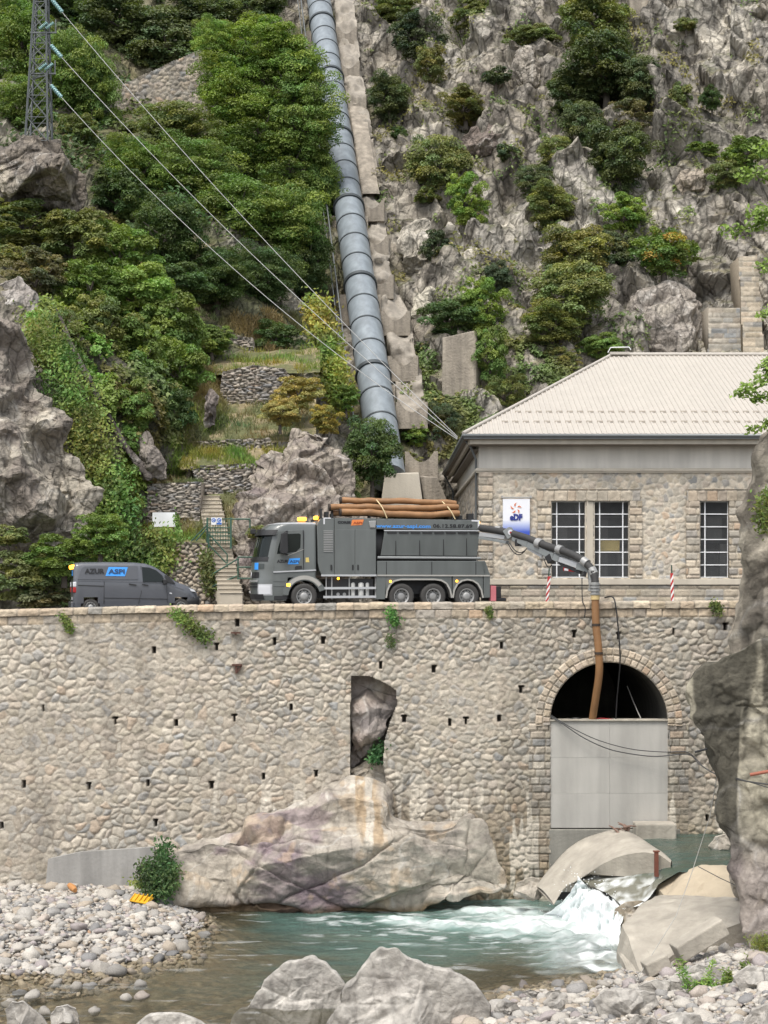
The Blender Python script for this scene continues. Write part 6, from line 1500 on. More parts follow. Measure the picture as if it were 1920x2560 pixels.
    V2 = V + N * (D * amp)[:, None]
    pal = np.array(pal if pal is not None else [(.46, .42, .36), (.40, .37, .33), (.34, .315, .285), (.49, .46, .41)])
    nz = np.clip(.5 + .55 * fbm(V * np.array([.5, .5, .9]), 4, seed + 11) + .35 * (h1[:, 2] - .5), 0, .999) * (len(pal) - 1); i0 = nz.astype(int)
    c = pal[i0] * (1 - (nz - i0))[:, None] + pal[np.minimum(i0 + 1, len(pal) - 1)] * (nz - i0)[:, None]
    vein = np.exp(-np.abs(fbm(V * np.array([.5, .5, .5]), 3, seed + 13)) * 26); c = mixc(c, (.60, .575, .53), vein * .45)
    if colour: c = colour(V, c)
    fs = []
    idx = np.arange(nv * na).reshape(nv, na); nx = np.roll(idx, -1, 1)
    fc = np.stack([idx[:-1], nx[:-1], nx[1:], idx[1:]], -1).reshape(-1, 4)
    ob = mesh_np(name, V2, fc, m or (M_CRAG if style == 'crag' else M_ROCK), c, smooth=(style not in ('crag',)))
    import bmesh
    bm = bmesh.new(); bm.from_mesh(ob.data); bmesh.ops.remove_doubles(bm, verts=bm.verts, dist=.0005); bmesh.ops.recalc_face_normals(bm, faces=bm.faces); bm.to_mesh(ob.data); bm.free()
    return tag(ob, label, cat)
def streaks(V, c, dark=.5, freq=1.1, seed=5):
    s = sstep(-.08, .18, fbm(V * np.array([freq, freq * .6, .06]) + .12 * fbm(V * .5, 2, seed + 1)[:, None], 3, seed)); return mixc(c, c * dark, s * .92)
WARM = [(.38, .34, .28), (.32, .285, .235), (.41, .37, .31), (.28, .25, .215), (.35, .315, .265)]
def outcrop_colour(V, c):
    p0, p1 = P(660, 2020, 57), P(760, 2260, 56)
    d, t = seg_dist(V[:, [0, 2]], (p0.x, p0.z), (p1.x, p1.z)); n = fbm(V * np.array([.8, .8, 1.1]), 5, 71)
    pur = sstep(1.7, .3, d + 1.5 * n + .2); pur = np.maximum(pur, .7 * sstep(.35, .6, fbm(V * np.array([.35, .5, .8]), 4, 72)) * sstep(4, 1, d))
    c = mixc(c, (.215, .165, .18), pur * .92)
    q0, q1 = P(905, 1950, 58), P(935, 2080, 57); d2, t2 = seg_dist(V[:, [0, 2]], (q0.x, q0.z), (q1.x, q1.z)); st = sstep(.75, .35, d2 + .1 * n)
    band = sstep(-.1, .3, np.sin(V[:, 0] * 9 + n)); c = mixc(c, mixc((.42, .31, .19), (.56, .51, .43), band), st * .75)
    orange = sstep(.45, .7, fbm(V * 1.1, 4, 73)); c = mixc(c, (.45, .33, .21), orange * .4)
    lime = sstep(.35, .62, fbm(V * np.array([2.2, 1, .5]), 4, 74)) * sstep(-8.2, -7.2, V[:, 2]); c = mixc(c, (.62, .585, .52), lime * .7)
    wet = sstep(WZ + .38, WZ + .08, V[:, 2] + .12 * n); return mixc(c, c * np.array([.55, .45, .32]), wet)
rock_blob('rock_outcrop', [(399, 2243), (405, 2220), (432, 2197), (433, 2174), (428, 2139), (463, 2116), (521, 2098), (579, 2081), (637, 2046), (694, 2017), (772, 2009), (827, 1958), (877, 1944), (931, 1949), (960, 1962), (975, 1983), (986, 2030), (1025, 2038), (1090, 2041), (1170, 2048), (1195, 2067), (1217, 2106), (1242, 2164), (1279, 2222), (1275, 2240), (1206, 2245), (1134, 2268), (1047, 2286), (953, 2308), (845, 2305), (754, 2308), (700, 2318), (608, 2326), (538, 2325), (509, 2312), (451, 2290), (405, 2262)],
          57.9, 2.0, 'huge pale and purple rock outcrop bulging from the river at the foot of the wall', spine=((560, 2210), (1120, 2170)), tilt=.42, style='worn', seed=21, na=520, nr=120, pal=WARM, colour=outcrop_colour)
rock_blob('rock_outcrop', [(870, 1684), (925, 1690), (960, 1703), (990, 1724), (994, 1760), (976, 1808), (968, 1850), (945, 1878), (905, 1900), (892, 1925), (868, 1930)], 60.95, 1.15, 'knobbly brown rock filling the tall niche in the wall', spine=((915, 1760), (915, 1840)), tilt=.15, style='crag', m=M_ROCK, seed=35, pal=[(.40, .34, .27), (.30, .25, .215), (.34, .30, .27), (.20, .175, .165)], amp=.45)
rock_blob('rock', [(866, 1918), (930, 1895), (962, 1915), (972, 1950), (975, 2000), (868, 2000)], 60.5, .5, 'smooth striped rock at the bottom of the niche in the wall', spine=((910, 1960), (930, 1970)), style='worn', seed=37, pal=[(.46, .39, .30), (.52, .47, .39)], amp=.5)
def pillar_colour(V, c):
    q = np.stack([V[:, 0] * 1.5 + .25 * fbm(V * .4, 2, 80), V[:, 0] * 0, V[:, 2] * .07], 1); s = sstep(-.05, .16, fbm(q, 3, 81)) * sstep(-9.3, -7.6, V[:, 2]); c = mixc(c, c * .26, s * .95); c = mixc(c, (.30, .25, .24), .6 * sstep(-6.5, -8, V[:, 2])); och = sstep(.3, .6, fbm(V * .8, 3, 83)) * sstep(-8.4, -9.2, V[:, 2]); return mixc(c, (.42, .32, .19), och * .7)
rock_blob('rock_pillar', [(1925, 1588), (1861, 1610), (1817, 1643), (1767, 1672), (1735, 1683), (1722, 1713), (1722, 1763), (1735, 1795), (1757, 1833), (1770, 1896), (1782, 1966), (1795, 2029), (1820, 2093), (1830, 2156), (1855, 2226), (1861, 2264), (1861, 2320), (1870, 2380), (2060, 2430), (2600, 2440), (2700, 1900), (2600, 1520), (2200, 1540), (2020, 1575)],
          46.8, 1.9, 'big dark streaked overhanging rock at the right edge, in front of the wall', spine=((1900, 1780), (2450, 2000)), style='boulder', seed=41, na=520, nr=110, amp=1.8, pal=[(.31, .285, .215), (.25, .23, .175), (.35, .32, .245), (.27, .245, .195)], colour=pillar_colour)
rock_blob('rock_pillar', [(1893, 1088), (1886, 1194), (1862, 1226), (1850, 1276), (1856, 1333), (1859, 1384), (1866, 1447), (1850, 1491), (1837, 1536), (1833, 1612), (1840, 1700), (2100, 1740), (2600, 1740), (2650, 1200), (2500, 900), (2200, 920), (1960, 1030)],
          48.3, 1.4, 'upper rock column at the right edge, above the overhanging rock', spine=((1960, 1400), (2400, 1300)), style='boulder', seed=47, na=320, nr=80, amp=1.8, pal=[(.31, .28, .22), (.24, .21, .17), (.35, .315, .25)], colour=lambda V, c: streaks(V, c, .5, 1.3, 85))
def net_colour(V, c): return mixc(c, (.22, .19, .16), sstep(.1, .5, fbm(V * np.array([.5, .5, .9]), 4, 88)))
rock_blob('rock_outcrop', [(-10, 780), (35, 831), (69, 895), (104, 964), (139, 1016), (168, 1068), (179, 1120), (214, 1190), (226, 1265), (205, 1350), (120, 1400), (0, 1430), (-180, 1440), (-220, 1100), (-160, 800)], 70.2, 2.2, 'large broken grey rock face at the left edge, under a steel net', spine=((-40, 1000), (20, 1300)), tilt=.25, style='crag', seed=51, na=380, nr=110, amp=1.0, pal=[(.41, .37, .30), (.32, .285, .235), (.245, .22, .185), (.45, .41, .34)], colour=net_colour)
rock_blob('rock_outcrop', [(-30, 385), (35, 362), (87, 341), (130, 341), (150, 359), (174, 405), (208, 446), (226, 486), (212, 521), (199, 552), (168, 530), (116, 520), (0, 520), (-90, 520), (-100, 400)], 88.2, 2.0, 'rounded brown crag under the lattice pylon', spine=((-10, 440), (140, 440)), style='crag', seed=57, na=260, nr=70, amp=.9, pal=[(.29, .25, .195), (.21, .18, .145), (.155, .135, .115), (.36, .32, .255)])
rock_blob('rock_outcrop', [(596, 1330), (628, 1225), (642, 1161), (683, 1109), (723, 1068), (770, 1054), (833, 1078), (857, 1132), (868, 1190), (885, 1242), (895, 1340), (880, 1480), (600, 1500), (585, 1420)], 73.6, 1.7, 'jagged purplish rock outcrop behind the truck cab', spine=((745, 1180), (745, 1400)), tilt=.55, style='crag', seed=61, na=380, nr=100, amp=1.0, pal=[(.31, .27, .22), (.225, .19, .165), (.36, .315, .255), (.20, .165, .155)])
rock_blob('rock', [(-40, 720), (45, 690), (85, 744), (98, 800), (70, 820), (20, 790), (-60, 790)], 75.5, .5, 'small pale crag among shrubs above the netted rock face', style='crag', seed=63, na=140, nr=40, amp=.6, pal=[(.40, .37, .33), (.30, .27, .245)])
rock_blob('rock', [(132, 758), (150, 775), (184, 860), (230, 950), (288, 1080), (340, 1140), (382, 1195), (370, 1203), (308, 1120), (222, 965), (172, 870)], 73.9, .25, 'long thin dark rock rib running diagonally through the ivy', spine=((150, 800), (340, 1150)), style='crag', seed=65, na=200, nr=30, amp=.18, pal=[(.20, .17, .155), (.14, .12, .11), (.26, .23, .20)])
rock_blob('rock', [(508, 985), (525, 972), (548, 990), (546, 1030), (540, 1066), (512, 1070), (505, 1030)], 79, .7, 'brown upright rock beside the leafy tree on the terrace', style='crag', seed=67, na=120, nr=36, amp=.5, pal=[(.25, .21, .18), (.18, .155, .14)])
rock_blob('rock', [(330, 1090), (372, 1075), (395, 1120), (420, 1165), (416, 1200), (345, 1205)], 74.3, .8, 'grey brown rock above the notice board', style='crag', seed=69, na=120, nr=36, amp=.5, pal=[(.28, .245, .21), (.20, .175, .155)])
DARKB = [(.20, .165, .145), (.15, .125, .115), (.25, .21, .185)]
for k, (ol, lb, pal) in enumerate([
    ([(1151, 341), (1191, 315), (1267, 312), (1284, 336), (1272, 376), (1203, 399), (1157, 370)], 'dark brown overhanging boulder high on the cliff below the yellow bush', DARKB),
    ([(1160, 660), (1190, 632), (1225, 640), (1234, 672), (1200, 698), (1165, 694)], 'pale rounded boulder on the cliff above the tall concrete block', [(.48, .45, .39), (.42, .39, .34)]),
    ([(1045, 740), (1075, 725), (1092, 770), (1080, 815), (1050, 830), (1030, 790)], 'pale upright slab of rock between the saddles and the tall concrete block', [(.48, .45, .38), (.40, .375, .32)]),
    ([(1000, 590), (1040, 540), (1075, 560), (1088, 640), (1062, 690), (1010, 680)], 'light grey rock face right of the pipe, halfway up', [(.46, .43, .38), (.38, .355, .31)]),
    ([(1560, 800), (1590, 730), (1660, 712), (1730, 735), (1765, 800), (1772, 900), (1560, 905)], 'big grey rock dome just above the roof ridge', [(.33, .30, .27), (.27, .245, .225), (.38, .35, .31)]),
    ([(1700, 430), (1735, 408), (1775, 425), (1782, 480), (1740, 510), (1698, 480)], 'triangular tan slab on the right part of the cliff', [(.36, .315, .26), (.31, .27, .23)]),
    ([(1290, 120), (1335, 110), (1362, 150), (1358, 235), (1310, 250), (1285, 190)], 'tall grey crag left of the big evergreen on the cliff', [(.36, .33, .29), (.28, .255, .23)])]):
    c = np.mean(ol, 0); Yh = hill_hit(c[0], c[1] + 10); w = (max(p[0] for p in ol) - min(p[0] for p in ol)) * Yh / F
    rock_blob('boulder', ol, Yh + .5, .30 * w + .5, lb, 'boulder', style='crag', seed=101 + 4 * k, na=180, nr=50, amp=.7, pal=np.array(pal) * np.array([1, .98, .93]), tilt=.6)
def bank_hit(px, py):
    Ys = np.arange(34, 60, .05); zs = CZ - (py - HY) * Ys / F; b = _bed(np.stack([(px - 960) * Ys / F, Ys], 1)); k = np.nonzero(zs <= b + .04)[0]
    return float(Ys[k[0]]) if len(k) else 45.0
GREYB = [(.38, .355, .32), (.31, .29, .26), (.44, .415, .375), (.34, .315, .285)]
for ol, Y, T, lb, sd_ in [
    ([(585, 2538), (637, 2492), (683, 2440), (718, 2408), (781, 2396), (816, 2405), (839, 2434), (857, 2463), (858, 2510), (850, 2600), (820, 2660), (600, 2660), (575, 2570)], 44.6, .9, 'grey angular boulder at the bottom of the photo, left of the white one', 121),
    ([(815, 2556), (851, 2498), (862, 2463), (903, 2417), (950, 2368), (989, 2365), (1018, 2392), (1082, 2414), (1134, 2431), (1180, 2457), (1209, 2492), (1225, 2515), (1232, 2600), (1200, 2700), (830, 2700)], 43.0, 1.2, 'largest whitish boulder at the bottom of the photo, rising out of the river', 131),
    ([(330, 2568), (365, 2540), (390, 2535), (450, 2537), (480, 2548), (530, 2572), (520, 2640), (340, 2640)], 42.6, .7, 'flat topped pale boulder cut by the bottom edge of the photo', 141),
    ([(8, 2522), (28, 2497), (60, 2498), (92, 2525), (125, 2565), (115, 2610), (20, 2600)], 43.0, .5, 'pale sloping boulder in the bottom left corner', 147),
    ([(122, 2535), (138, 2512), (170, 2505), (196, 2514), (205, 2542), (200, 2585), (135, 2585)], 43.0, .45, 'round cream boulder standing next to the sloping one in the bottom left corner', 151),
    ([(1478, 2500), (1510, 2475), (1570, 2466), (1640, 2478), (1650, 2510), (1600, 2540), (1500, 2545)], 44.4, .6, 'broad tan boulder among grass tufts on the stony right bank', 157),
    ([(1360, 2486), (1372, 2472), (1400, 2470), (1412, 2488), (1408, 2508), (1370, 2515)], 44.9, .25, 'white veined round boulder at the water edge of the right bank', 161),
    ([(1362, 2508), (1385, 2484), (1415, 2488), (1418, 2515), (1390, 2530)], 44.4, .25, 'pale boulder just in front of the white veined one on the right bank', 163),
    ([(1640, 2548), (1690, 2528), (1750, 2535), (1770, 2570), (1650, 2590)], 42.5, .4, 'pale flat boulder at the bottom edge on the stony right bank', 165),
    ([(1225, 2530), (1250, 2505), (1290, 2500), (1310, 2525), (1290, 2548), (1240, 2550)], 43.8, .22, 'dark flat stone on the right bank beside the largest whitish boulder', 201),
    ([(1300, 2480), (1325, 2468), (1355, 2476), (1362, 2495), (1330, 2502)], 45.0, .2, 'brown grey flat stone at the water edge left of the white veined boulder', 203),
    ([(1590, 2462), (1640, 2445), (1700, 2452), (1715, 2478), (1660, 2492), (1600, 2485)], 45.2, .3, 'long pale stone lying below the short concrete block', 205),
    ([(1700, 2440), (1745, 2410), (1800, 2415), (1812, 2450), (1760, 2470), (1710, 2465)], 45.2, .35, 'pale angular stone beside the tall weed on the right bank', 207),
    ([(1830, 2440), (1870, 2415), (1930, 2420), (1940, 2470), (1850, 2480)], 44.6, .35, 'purple grey stone at the right edge of the stony bank', 209),
    ([(1560, 2560), (1590, 2535), (1640, 2545), (1650, 2580), (1570, 2590)], 42.8, .25, 'grey stone cut by the bottom edge right of the broad tan boulder', 211),
    ([(1420, 2560), (1450, 2540), (1490, 2548), (1500, 2580), (1430, 2590)], 42.8, .22, 'pale stone cut by the bottom edge left of the broad tan boulder', 213),
    ([(1856, 2560), (1880, 2520), (1930, 2500), (1960, 2600), (1860, 2620)], 41.5, .5, 'cream boulder in the bottom right corner', 167),
    ([(1770, 2115), (1790, 2092), (1815, 2085), (1832, 2110), (1825, 2140), (1785, 2128)], 56.5, .5, 'small pale rock standing in the basin water by the dark overhanging rock', 169),
    ([(1820, 2200), (1815, 2165), (1832, 2140), (1862, 2150), (1872, 2200), (1862, 2260), (1835, 2240)], 50.2, .6, 'pale rounded rock against the foot of the dark overhanging rock', 173),
    ([(1290, 2205), (1330, 2190), (1365, 2200), (1380, 2232), (1330, 2252), (1282, 2240)], 57.6, .6, 'low wet rock between the outcrop and the weir block', 177)]:
    if Y < 47 and ol[0][0] > 1200 and min(q[0] for q in ol) > 1200: Y = bank_hit(np.mean([q[0] for q in ol]), max(q[1] for q in ol) - 6) + .1
    rock_blob('boulder', ol, Y, T, lb, 'boulder', style='boulder', seed=sd_, na=300 if T > .8 else 150, nr=80 if T > .8 else 40, pal=GREYB if Y < 50 else WARM, amp=1.0 if T > .8 else .55)

rock_blob('boulder', [(1535, 2275), (1560, 2258), (1610, 2250), (1635, 2275), (1610, 2340), (1560, 2370), (1540, 2330)], 53.1, .45, 'wet brown rock wedged between the waterfall and the big slab', 'boulder', style='boulder', seed=193, na=120, nr=36, amp=.5, pal=[(.27, .225, .165), (.33, .28, .21)])
rock_blob('rock_ledge', [(1470, 2240), (1500, 2235), (1560, 2275), (1640, 2240), (1680, 2300), (1600, 2380), (1500, 2380), (1470, 2330)], 54.9, .5, 'dark wet rock ledge behind and beneath the waterfall', cat='rock', style='boulder', seed=191, na=160, nr=40, amp=.5, pal=[(.20, .18, .14), (.27, .24, .19)])

# ---------------------------------------------------------------- cobbles and gravel
M_PEB = None
def pebble_mat():
    m, t, b = new_mat('river_cobble'); oi = t.nodes.new('ShaderNodeObjectInfo'); at = t.nodes.new('ShaderNodeAttribute'); at.attribute_name = 'Col'
    tc = t.nodes.new('ShaderNodeTexCoord'); n = t.nodes.new('ShaderNodeTexNoise'); n.inputs['Scale'].default_value = 9; n.inputs['Detail'].default_value = 6; t.links.new(tc.outputs['Object'], n.inputs['Vector'])
    mr = t.nodes.new('ShaderNodeMapRange'); mr.inputs[1].default_value = .3; mr.inputs[2].default_value = .7; mr.inputs[3].default_value = .8; mr.inputs[4].default_value = 1.15; t.links.new(n.outputs['Fac'], mr.inputs[0])
    mu = t.nodes.new('ShaderNodeVectorMath'); mu.operation = 'MULTIPLY'; t.links.new(at.outputs['Color'], mu.inputs[0]); t.links.new(oi.outputs['Color'], mu.inputs[1])
    sc = t.nodes.new('ShaderNodeVectorMath'); sc.operation = 'SCALE'; t.links.new(mu.outputs[0], sc.inputs[0]); t.links.new(mr.outputs[0], sc.inputs['Scale']); t.links.new(sc.outputs[0], b.inputs['Base Color'])
    b.inputs['Roughness'].default_value = .85; return m
M_PEB = pebble_mat()
def pebble_shape(seed, nu=14, nv=9):
    u, v = np.meshgrid(np.linspace(0, 2 * math.pi, nu, endpoint=False), np.linspace(0, math.pi, nv)); u, v = u.ravel(), v.ravel()
    V = np.stack([np.cos(u) * np.sin(v), np.sin(u) * np.sin(v), np.cos(v)], 1)
    r = 1 + .28 * fbm(V * .9, 3, seed * 7 + 1) + .09 * fbm(V * 2.6, 2, seed * 7 + 2)
    q, h, e = facet(V * 1.0, .9, .26, seed, 1.1); V = V * (r + q)[:, None]
    rng = np.random.default_rng(seed); V *= np.array([1.0, rng.uniform(.6, .95), rng.uniform(.38, .66)])
    idx = np.arange(nu * nv).reshape(nv, nu); nx = np.roll(idx, -1, 1); return V, np.stack([idx[:-1], idx[1:], nx[1:], nx[:-1]], -1).reshape(-1, 4)
PROTO = [pebble_shape(s) for s in range(12)]
PCOL = np.array([(.40, .37, .325), (.34, .32, .29), (.26, .25, .235), (.45, .42, .37), (.34, .29, .23), (.20, .195, .19), (.37, .32, .275), (.30, .265, .255)])
def scatter_pebbles():
    rng = np.random.default_rng(11); cand = []
    def region(n, x0, x1, y0, y1, test, smin, smax, sg=.48):
        x = rng.uniform(x0, x1, n); y = rng.uniform(y0, y1, n); z = _bed(np.stack([x, y], 1)); ok = (z > WZ - .22) & test(x, y, z)
        s = np.clip(np.exp(rng.normal(math.log(smin), sg, n)), .035, smax)
        s = np.where(z < WZ - .02, s * .8, s)
        for a, b, c, d in zip(x[ok], y[ok], z[ok], s[ok]): cand.append((a, b, c, d))
    left = lambda x, y, z: (x < -4.5)
    right = lambda x, y, z: (x > 2.2) & (y < 49.5)
    region(9000, -17, -5, 45, 59.6, left, .095, .36); region(19000, 2, 15, 36, 49, right, .055, .36, .60)
    # a few stones stand in the shallows
    for px, py, s in ((80, 2489, .28), (140, 2480, .11), (190, 2468, .22), (350, 2462, .24), (352, 2492, .25), (236, 2528, .22), (315, 2496, .2), (196, 2484, .1), (112, 2530, .24), (430, 2395, .2), (455, 2372, .3), (395, 2400, .3), (290, 2432, .34), (250, 2425, .34)):
        p = onz(px, py, WZ + .02); cand.append((p.x, p.y, WZ - s * .12, s))
    a = np.array(cand); a = a[np.argsort(-a[:, 3] / a[:, 1])]
    # things are spread: large stones must not sit in each other
    kept = []; small = []; px = 960 + F * a[:, 0] / a[:, 1]; py = HY - F * (a[:, 2] - CZ) / a[:, 1]; see = (px > -15) & (px < 1935) & (py < 2580)
    for i, q in enumerate(a):
        if see[i] and len(kept) < 285 and all((q[0] - k[0]) ** 2 + (q[1] - k[1]) ** 2 > (.75 * (q[3] + k[3])) ** 2 for k in kept): kept.append(q)
        elif q[3] < .2 or not see[i]: small.append(q)
    return np.array(kept), np.array(small), rng
KEPT, SMALL, _rng = scatter_pebbles()
_pm = []
for s, (V, f) in enumerate(PROTO):
    o = mesh_np('river_stone', V, f, M_PEB, np.ones((len(V), 3)), origin=(0, 0, 0)); _pm.append(o.data); bpy.data.objects.remove(o)
LB = {('l', 0): 'pale rounded cobble lying on the gravel bar left of the river', ('l', 1): 'dark grey rounded cobble lying on the gravel bar left of the river', ('l', 2): 'brownish cobble lying on the gravel bar left of the river',
      ('r', 0): 'pale stone lying on the stony bank at the lower right', ('r', 1): 'dark grey stone lying on the stony bank at the lower right', ('r', 2): 'brownish stone lying on the stony bank at the lower right'}
CLS = [0, 0, 1, 0, 2, 1, 2, 1]
for q in KEPT:
    o = bpy.data.objects.new('river_stone', _pm[_rng.integers(12)]); COL.objects.link(o); s = q[3]
    o.location = (q[0], q[1], q[2] + s * .22); o.scale = (s, s, s * _rng.uniform(.8, 1.15)); o.rotation_euler = (_rng.normal(0, .25), _rng.normal(0, .25), _rng.uniform(0, 6.28))
    k = _rng.choice(8, p=[.2, .17, .13, .17, .1, .08, .08, .07]); c = PCOL[k] * _rng.uniform(.9, 1.1); wet = .72 if q[2] < WZ + .02 else 1.0; o.color = (*np.clip(c * wet, 0, 1), 1)
    sd_ = 'l' if q[0] < 0 else 'r'; tag(o, LB[(sd_, CLS[k])], 'stone', LB[(sd_, CLS[k])].replace('lying on', 'on').replace('cobble', 'cobbles').replace('stone ', 'stones '))
def gravel(name, S, label):
    Vs = []; Fs = []; Cs = []; n = 0; lo = [pebble_shape(s + 40, 8, 6) for s in range(8)]
    for q in S:
        V, f = lo[_rng.integers(8)]; s = q[3]; a = _rng.uniform(0, 6.28); ca, sa = math.cos(a), math.sin(a); tl = _rng.normal(0, .3)
        W_ = V * s; W_ = np.stack([W_[:, 0] * ca - W_[:, 1] * sa, W_[:, 0] * sa + W_[:, 1] * ca, W_[:, 2] + W_[:, 0] * tl], 1) + np.array([q[0], q[1], q[2] + s * .15])
        Vs.append(W_); Fs.append(f + n); n += len(V); c = PCOL[_rng.choice(8, p=[.2, .17, .13, .17, .1, .08, .08, .07])] * _rng.uniform(.85, 1.12) * (np.array([.62, .55, .42]) if q[2] < WZ else 1); Cs.append(np.tile(c, (len(V), 1)))
    o = mesh_np(name, np.concatenate(Vs), np.concatenate(Fs), M_PEB, np.concatenate(Cs)); tag(o, label, 'gravel', kind='stuff')
gravel('gravel', SMALL[SMALL[:, 0] < 0], 'loose grey gravel and pebbles of the bar on the left bank'); gravel('gravel', SMALL[SMALL[:, 0] >= 0], 'loose gravel and small stones of the lower right bank')

# ---------------------------------------------------------------- odds and ends by the water
def plate():
    p = onz(352, 2256, -10.82); t = thing('crate_panel', 'broken yellow plastic panel lying on the gravel bar by the outcrop', 'debris', p, R(-20)); m = mat('bright_yellow_plastic', (.62, .34, .015), .5, var=.12)
    g = MB(); g.hexa([(-.4, -.14, .04), (.40, -.2, -.02), (.42, .2, .12), (-.38, .2, .22), (-.4, -.14, .09), (.40, -.2, .03), (.42, .2, .17), (-.38, .2, .27)]); g.build('panel', m, t, local=True, bevel=.01)
    g = MB()
    for i in range(5): x = -.36 + i * .18; g.hexa([(x, -.16, .07), (x + .03, -.16, .07), (x + .03, .2, .24), (x, .2, .24), (x, -.16, .12), (x + .03, -.16, .12), (x + .03, .2, .29), (x, .2, .29)])
    g.build('rib', m, t, local=True)
plate()
def stick(name, pts, r, m, label, cat):
    g = MB(); g.tube([P(*p) for p in pts], r, 8); return tag(g.build(name, m), label, cat)
M_WOOD = mat('bleached_driftwood', (.30, .19, .12), .8, var=.3, bump=.4)
stick('driftwood', [(174, 2213, 57.6), (182, 2220, 57.3), (188, 2226, 57.1)], [.10, .14, .09], mat('orange_wood', (.42, .2, .07), .8), 'small orange brown piece of wood at the back of the gravel bar', 'wood')
stick('driftwood', [(222, 2328, 52.4), (226, 2340, 52.1), (228, 2347, 52)], [.05, .06, .04], M_WOOD, 'thin brown stick among cobbles on the gravel bar', 'wood')
t = thing('driftwood_pile', 'tangle of dead brown branches caught on the crest of the weir block', 'wood', P(1570, 2080, 57.8)); rng = np.random.default_rng(5)
for k in range(16):
    a = P(1555 + rng.uniform(-8, 20), 2076 + rng.uniform(-8, 8), 57.9 + rng.uniform(-.4, .4)); d = Vector((rng.normal(0, .3), rng.normal(0, .25), rng.uniform(-.05, .28))); g = MB(); g.tube([a, a + d * .6 + Vector((0, 0, .04)), a + d], [.05, .035, .015], 6); g.build('branch', mat('dead_branch', (.20, .13, .10), .9) if k == 0 else bpy.data.materials['dead_branch'], t)
a, b = P(1637, 2128, 54.45), P(1640, 2176, 54.4); g = MB(); g.box((a.x - .04, a.y - .2, b.z - .2), (a.x + .10, a.y - .08, a.z)); g.box((a.x - .08, a.y - .22, a.z), (a.x + .14, a.y - .06, a.z + .04)); tag(g.build('rusty_post', mat('rusty_steel', (.16, .055, .035), .8, var=.3)), 'short rusty steel post fixed to the end of the weir block', 'post')
stick('rope', [(1590, 2452, 46), (1640, 2370, 47), (1690, 2290, 47.5), (1730, 2180, 48), (1775, 2040, 48), (1800, 1900, 47.5)], .012, M_LIP, 'thin slack rope running from the big slab up to the overhanging rock', 'rope')
stick('rope', [(1745, 2166, 50), (1800, 2195, 49.5), (1845, 2216, 48.5)], .014, M_CAB, 'dark rope across the upper concrete slab', 'rope')
stick('anchor_bar', [(1738, 1880, 46.6), (1768, 1872, 46.4)], .035, M_BLACK, 'dark steel bar sticking out of the left edge of the overhanging rock', 'bar')
stick('anchor_bar', [(1875, 1937, 44.6), (1940, 1925, 44.5)], .05, mat('rust_red_bar', (.30, .10, .06), .7), 'rust red bar on the overhanging rock holding the cables', 'bar')
for px, py, lb in ((592, 1668, 'larger rusty iron stub in the wall below the truck nose'), (590, 1582, 'flat rusty iron bar set in the wall near its top')):
    a = P(px, py, 59.85); g = MB()
    if py > 1600: g.box((a.x - .18, 59.78, a.z + .05), (a.x + .2, 59.98, a.z + .12)); g.box((a.x - .06, 59.8, a.z - .24), (a.x + .02, 59.96, a.z + .05)); g.bar((a.x + .18, 59.85, a.z + .05), (a.x, 59.85, a.z - .2), .06)
    else: g.box((a.x - .2, 59.8, a.z - .03), (a.x + .18, 59.95, a.z + .03)); g.box((a.x - .05, 59.82, a.z - .08), (a.x + .02, 59.94, a.z - .03))
    tag(g.build('iron_bracket', mat('brown_rust', (.085, .04, .028), .9)), lb, 'bracket')
# ---------------------------------------------------------------- vegetation
def leaf_mat(name, trans=.3):
    m = bpy.data.materials.new(name); m.use_nodes = True; t = m.node_tree; t.nodes.clear(); out = t.nodes.new('ShaderNodeOutputMaterial')
    at = t.nodes.new('ShaderNodeAttribute'); at.attribute_name = 'Col'; oi = t.nodes.new('ShaderNodeObjectInfo')
    mu = t.nodes.new('ShaderNodeVectorMath'); mu.operation = 'MULTIPLY'; t.links.new(at.outputs['Color'], mu.inputs[0]); t.links.new(oi.outputs['Color'], mu.inputs[1])
    d = t.nodes.new('ShaderNodeBsdfPrincipled'); d.inputs['Roughness'].default_value = .5; d.inputs['Specular IOR Level'].default_value = .35
    tr = t.nodes.new('ShaderNodeBsdfTranslucent'); sc = t.nodes.new('ShaderNodeVectorMath'); sc.operation = 'MULTIPLY'; sc.inputs[1].default_value = (1.3, 1.4, .6)
    t.links.new(mu.outputs[0], d.inputs['Base Color']); t.links.new(mu.outputs[0], sc.inputs[0]); t.links.new(sc.outputs[0], tr.inputs['Color'])
    mx = t.nodes.new('ShaderNodeMixShader'); mx.inputs[0].default_value = trans; t.links.new(d.outputs[0], mx.inputs[1]); t.links.new(tr.outputs[0], mx.inputs[2]); t.links.new(mx.outputs[0], out.inputs[0])
    return m
M_LEAF = leaf_mat('leaf')
M_BARK = mat('grey_brown_bark', (.10, .085, .07), .9, var=.3, scale=5, bump=.5)
def leaves(C, Nn, size, rng, asp=.55, droop=0.0):
    """rhombic leaves at C facing Nn"""
    n = len(C); r = rng.normal(size=(n, 3)); u = np.cross(Nn, r); u /= np.linalg.norm(u, axis=1, keepdims=True) + 1e-9; w = np.cross(Nn, u)
    s = size * rng.uniform(.7, 1.35, n)[:, None]
    p0 = C - u * s; p1 = C + w * s * asp + Nn * s * .12; p2 = C + u * s - Nn * s * .1; p3 = C - w * s * asp + Nn * s * .12
    V = np.stack([p0, p1, p2, p3], 1).reshape(-1, 3); return V, np.arange(4 * n).reshape(n, 4)
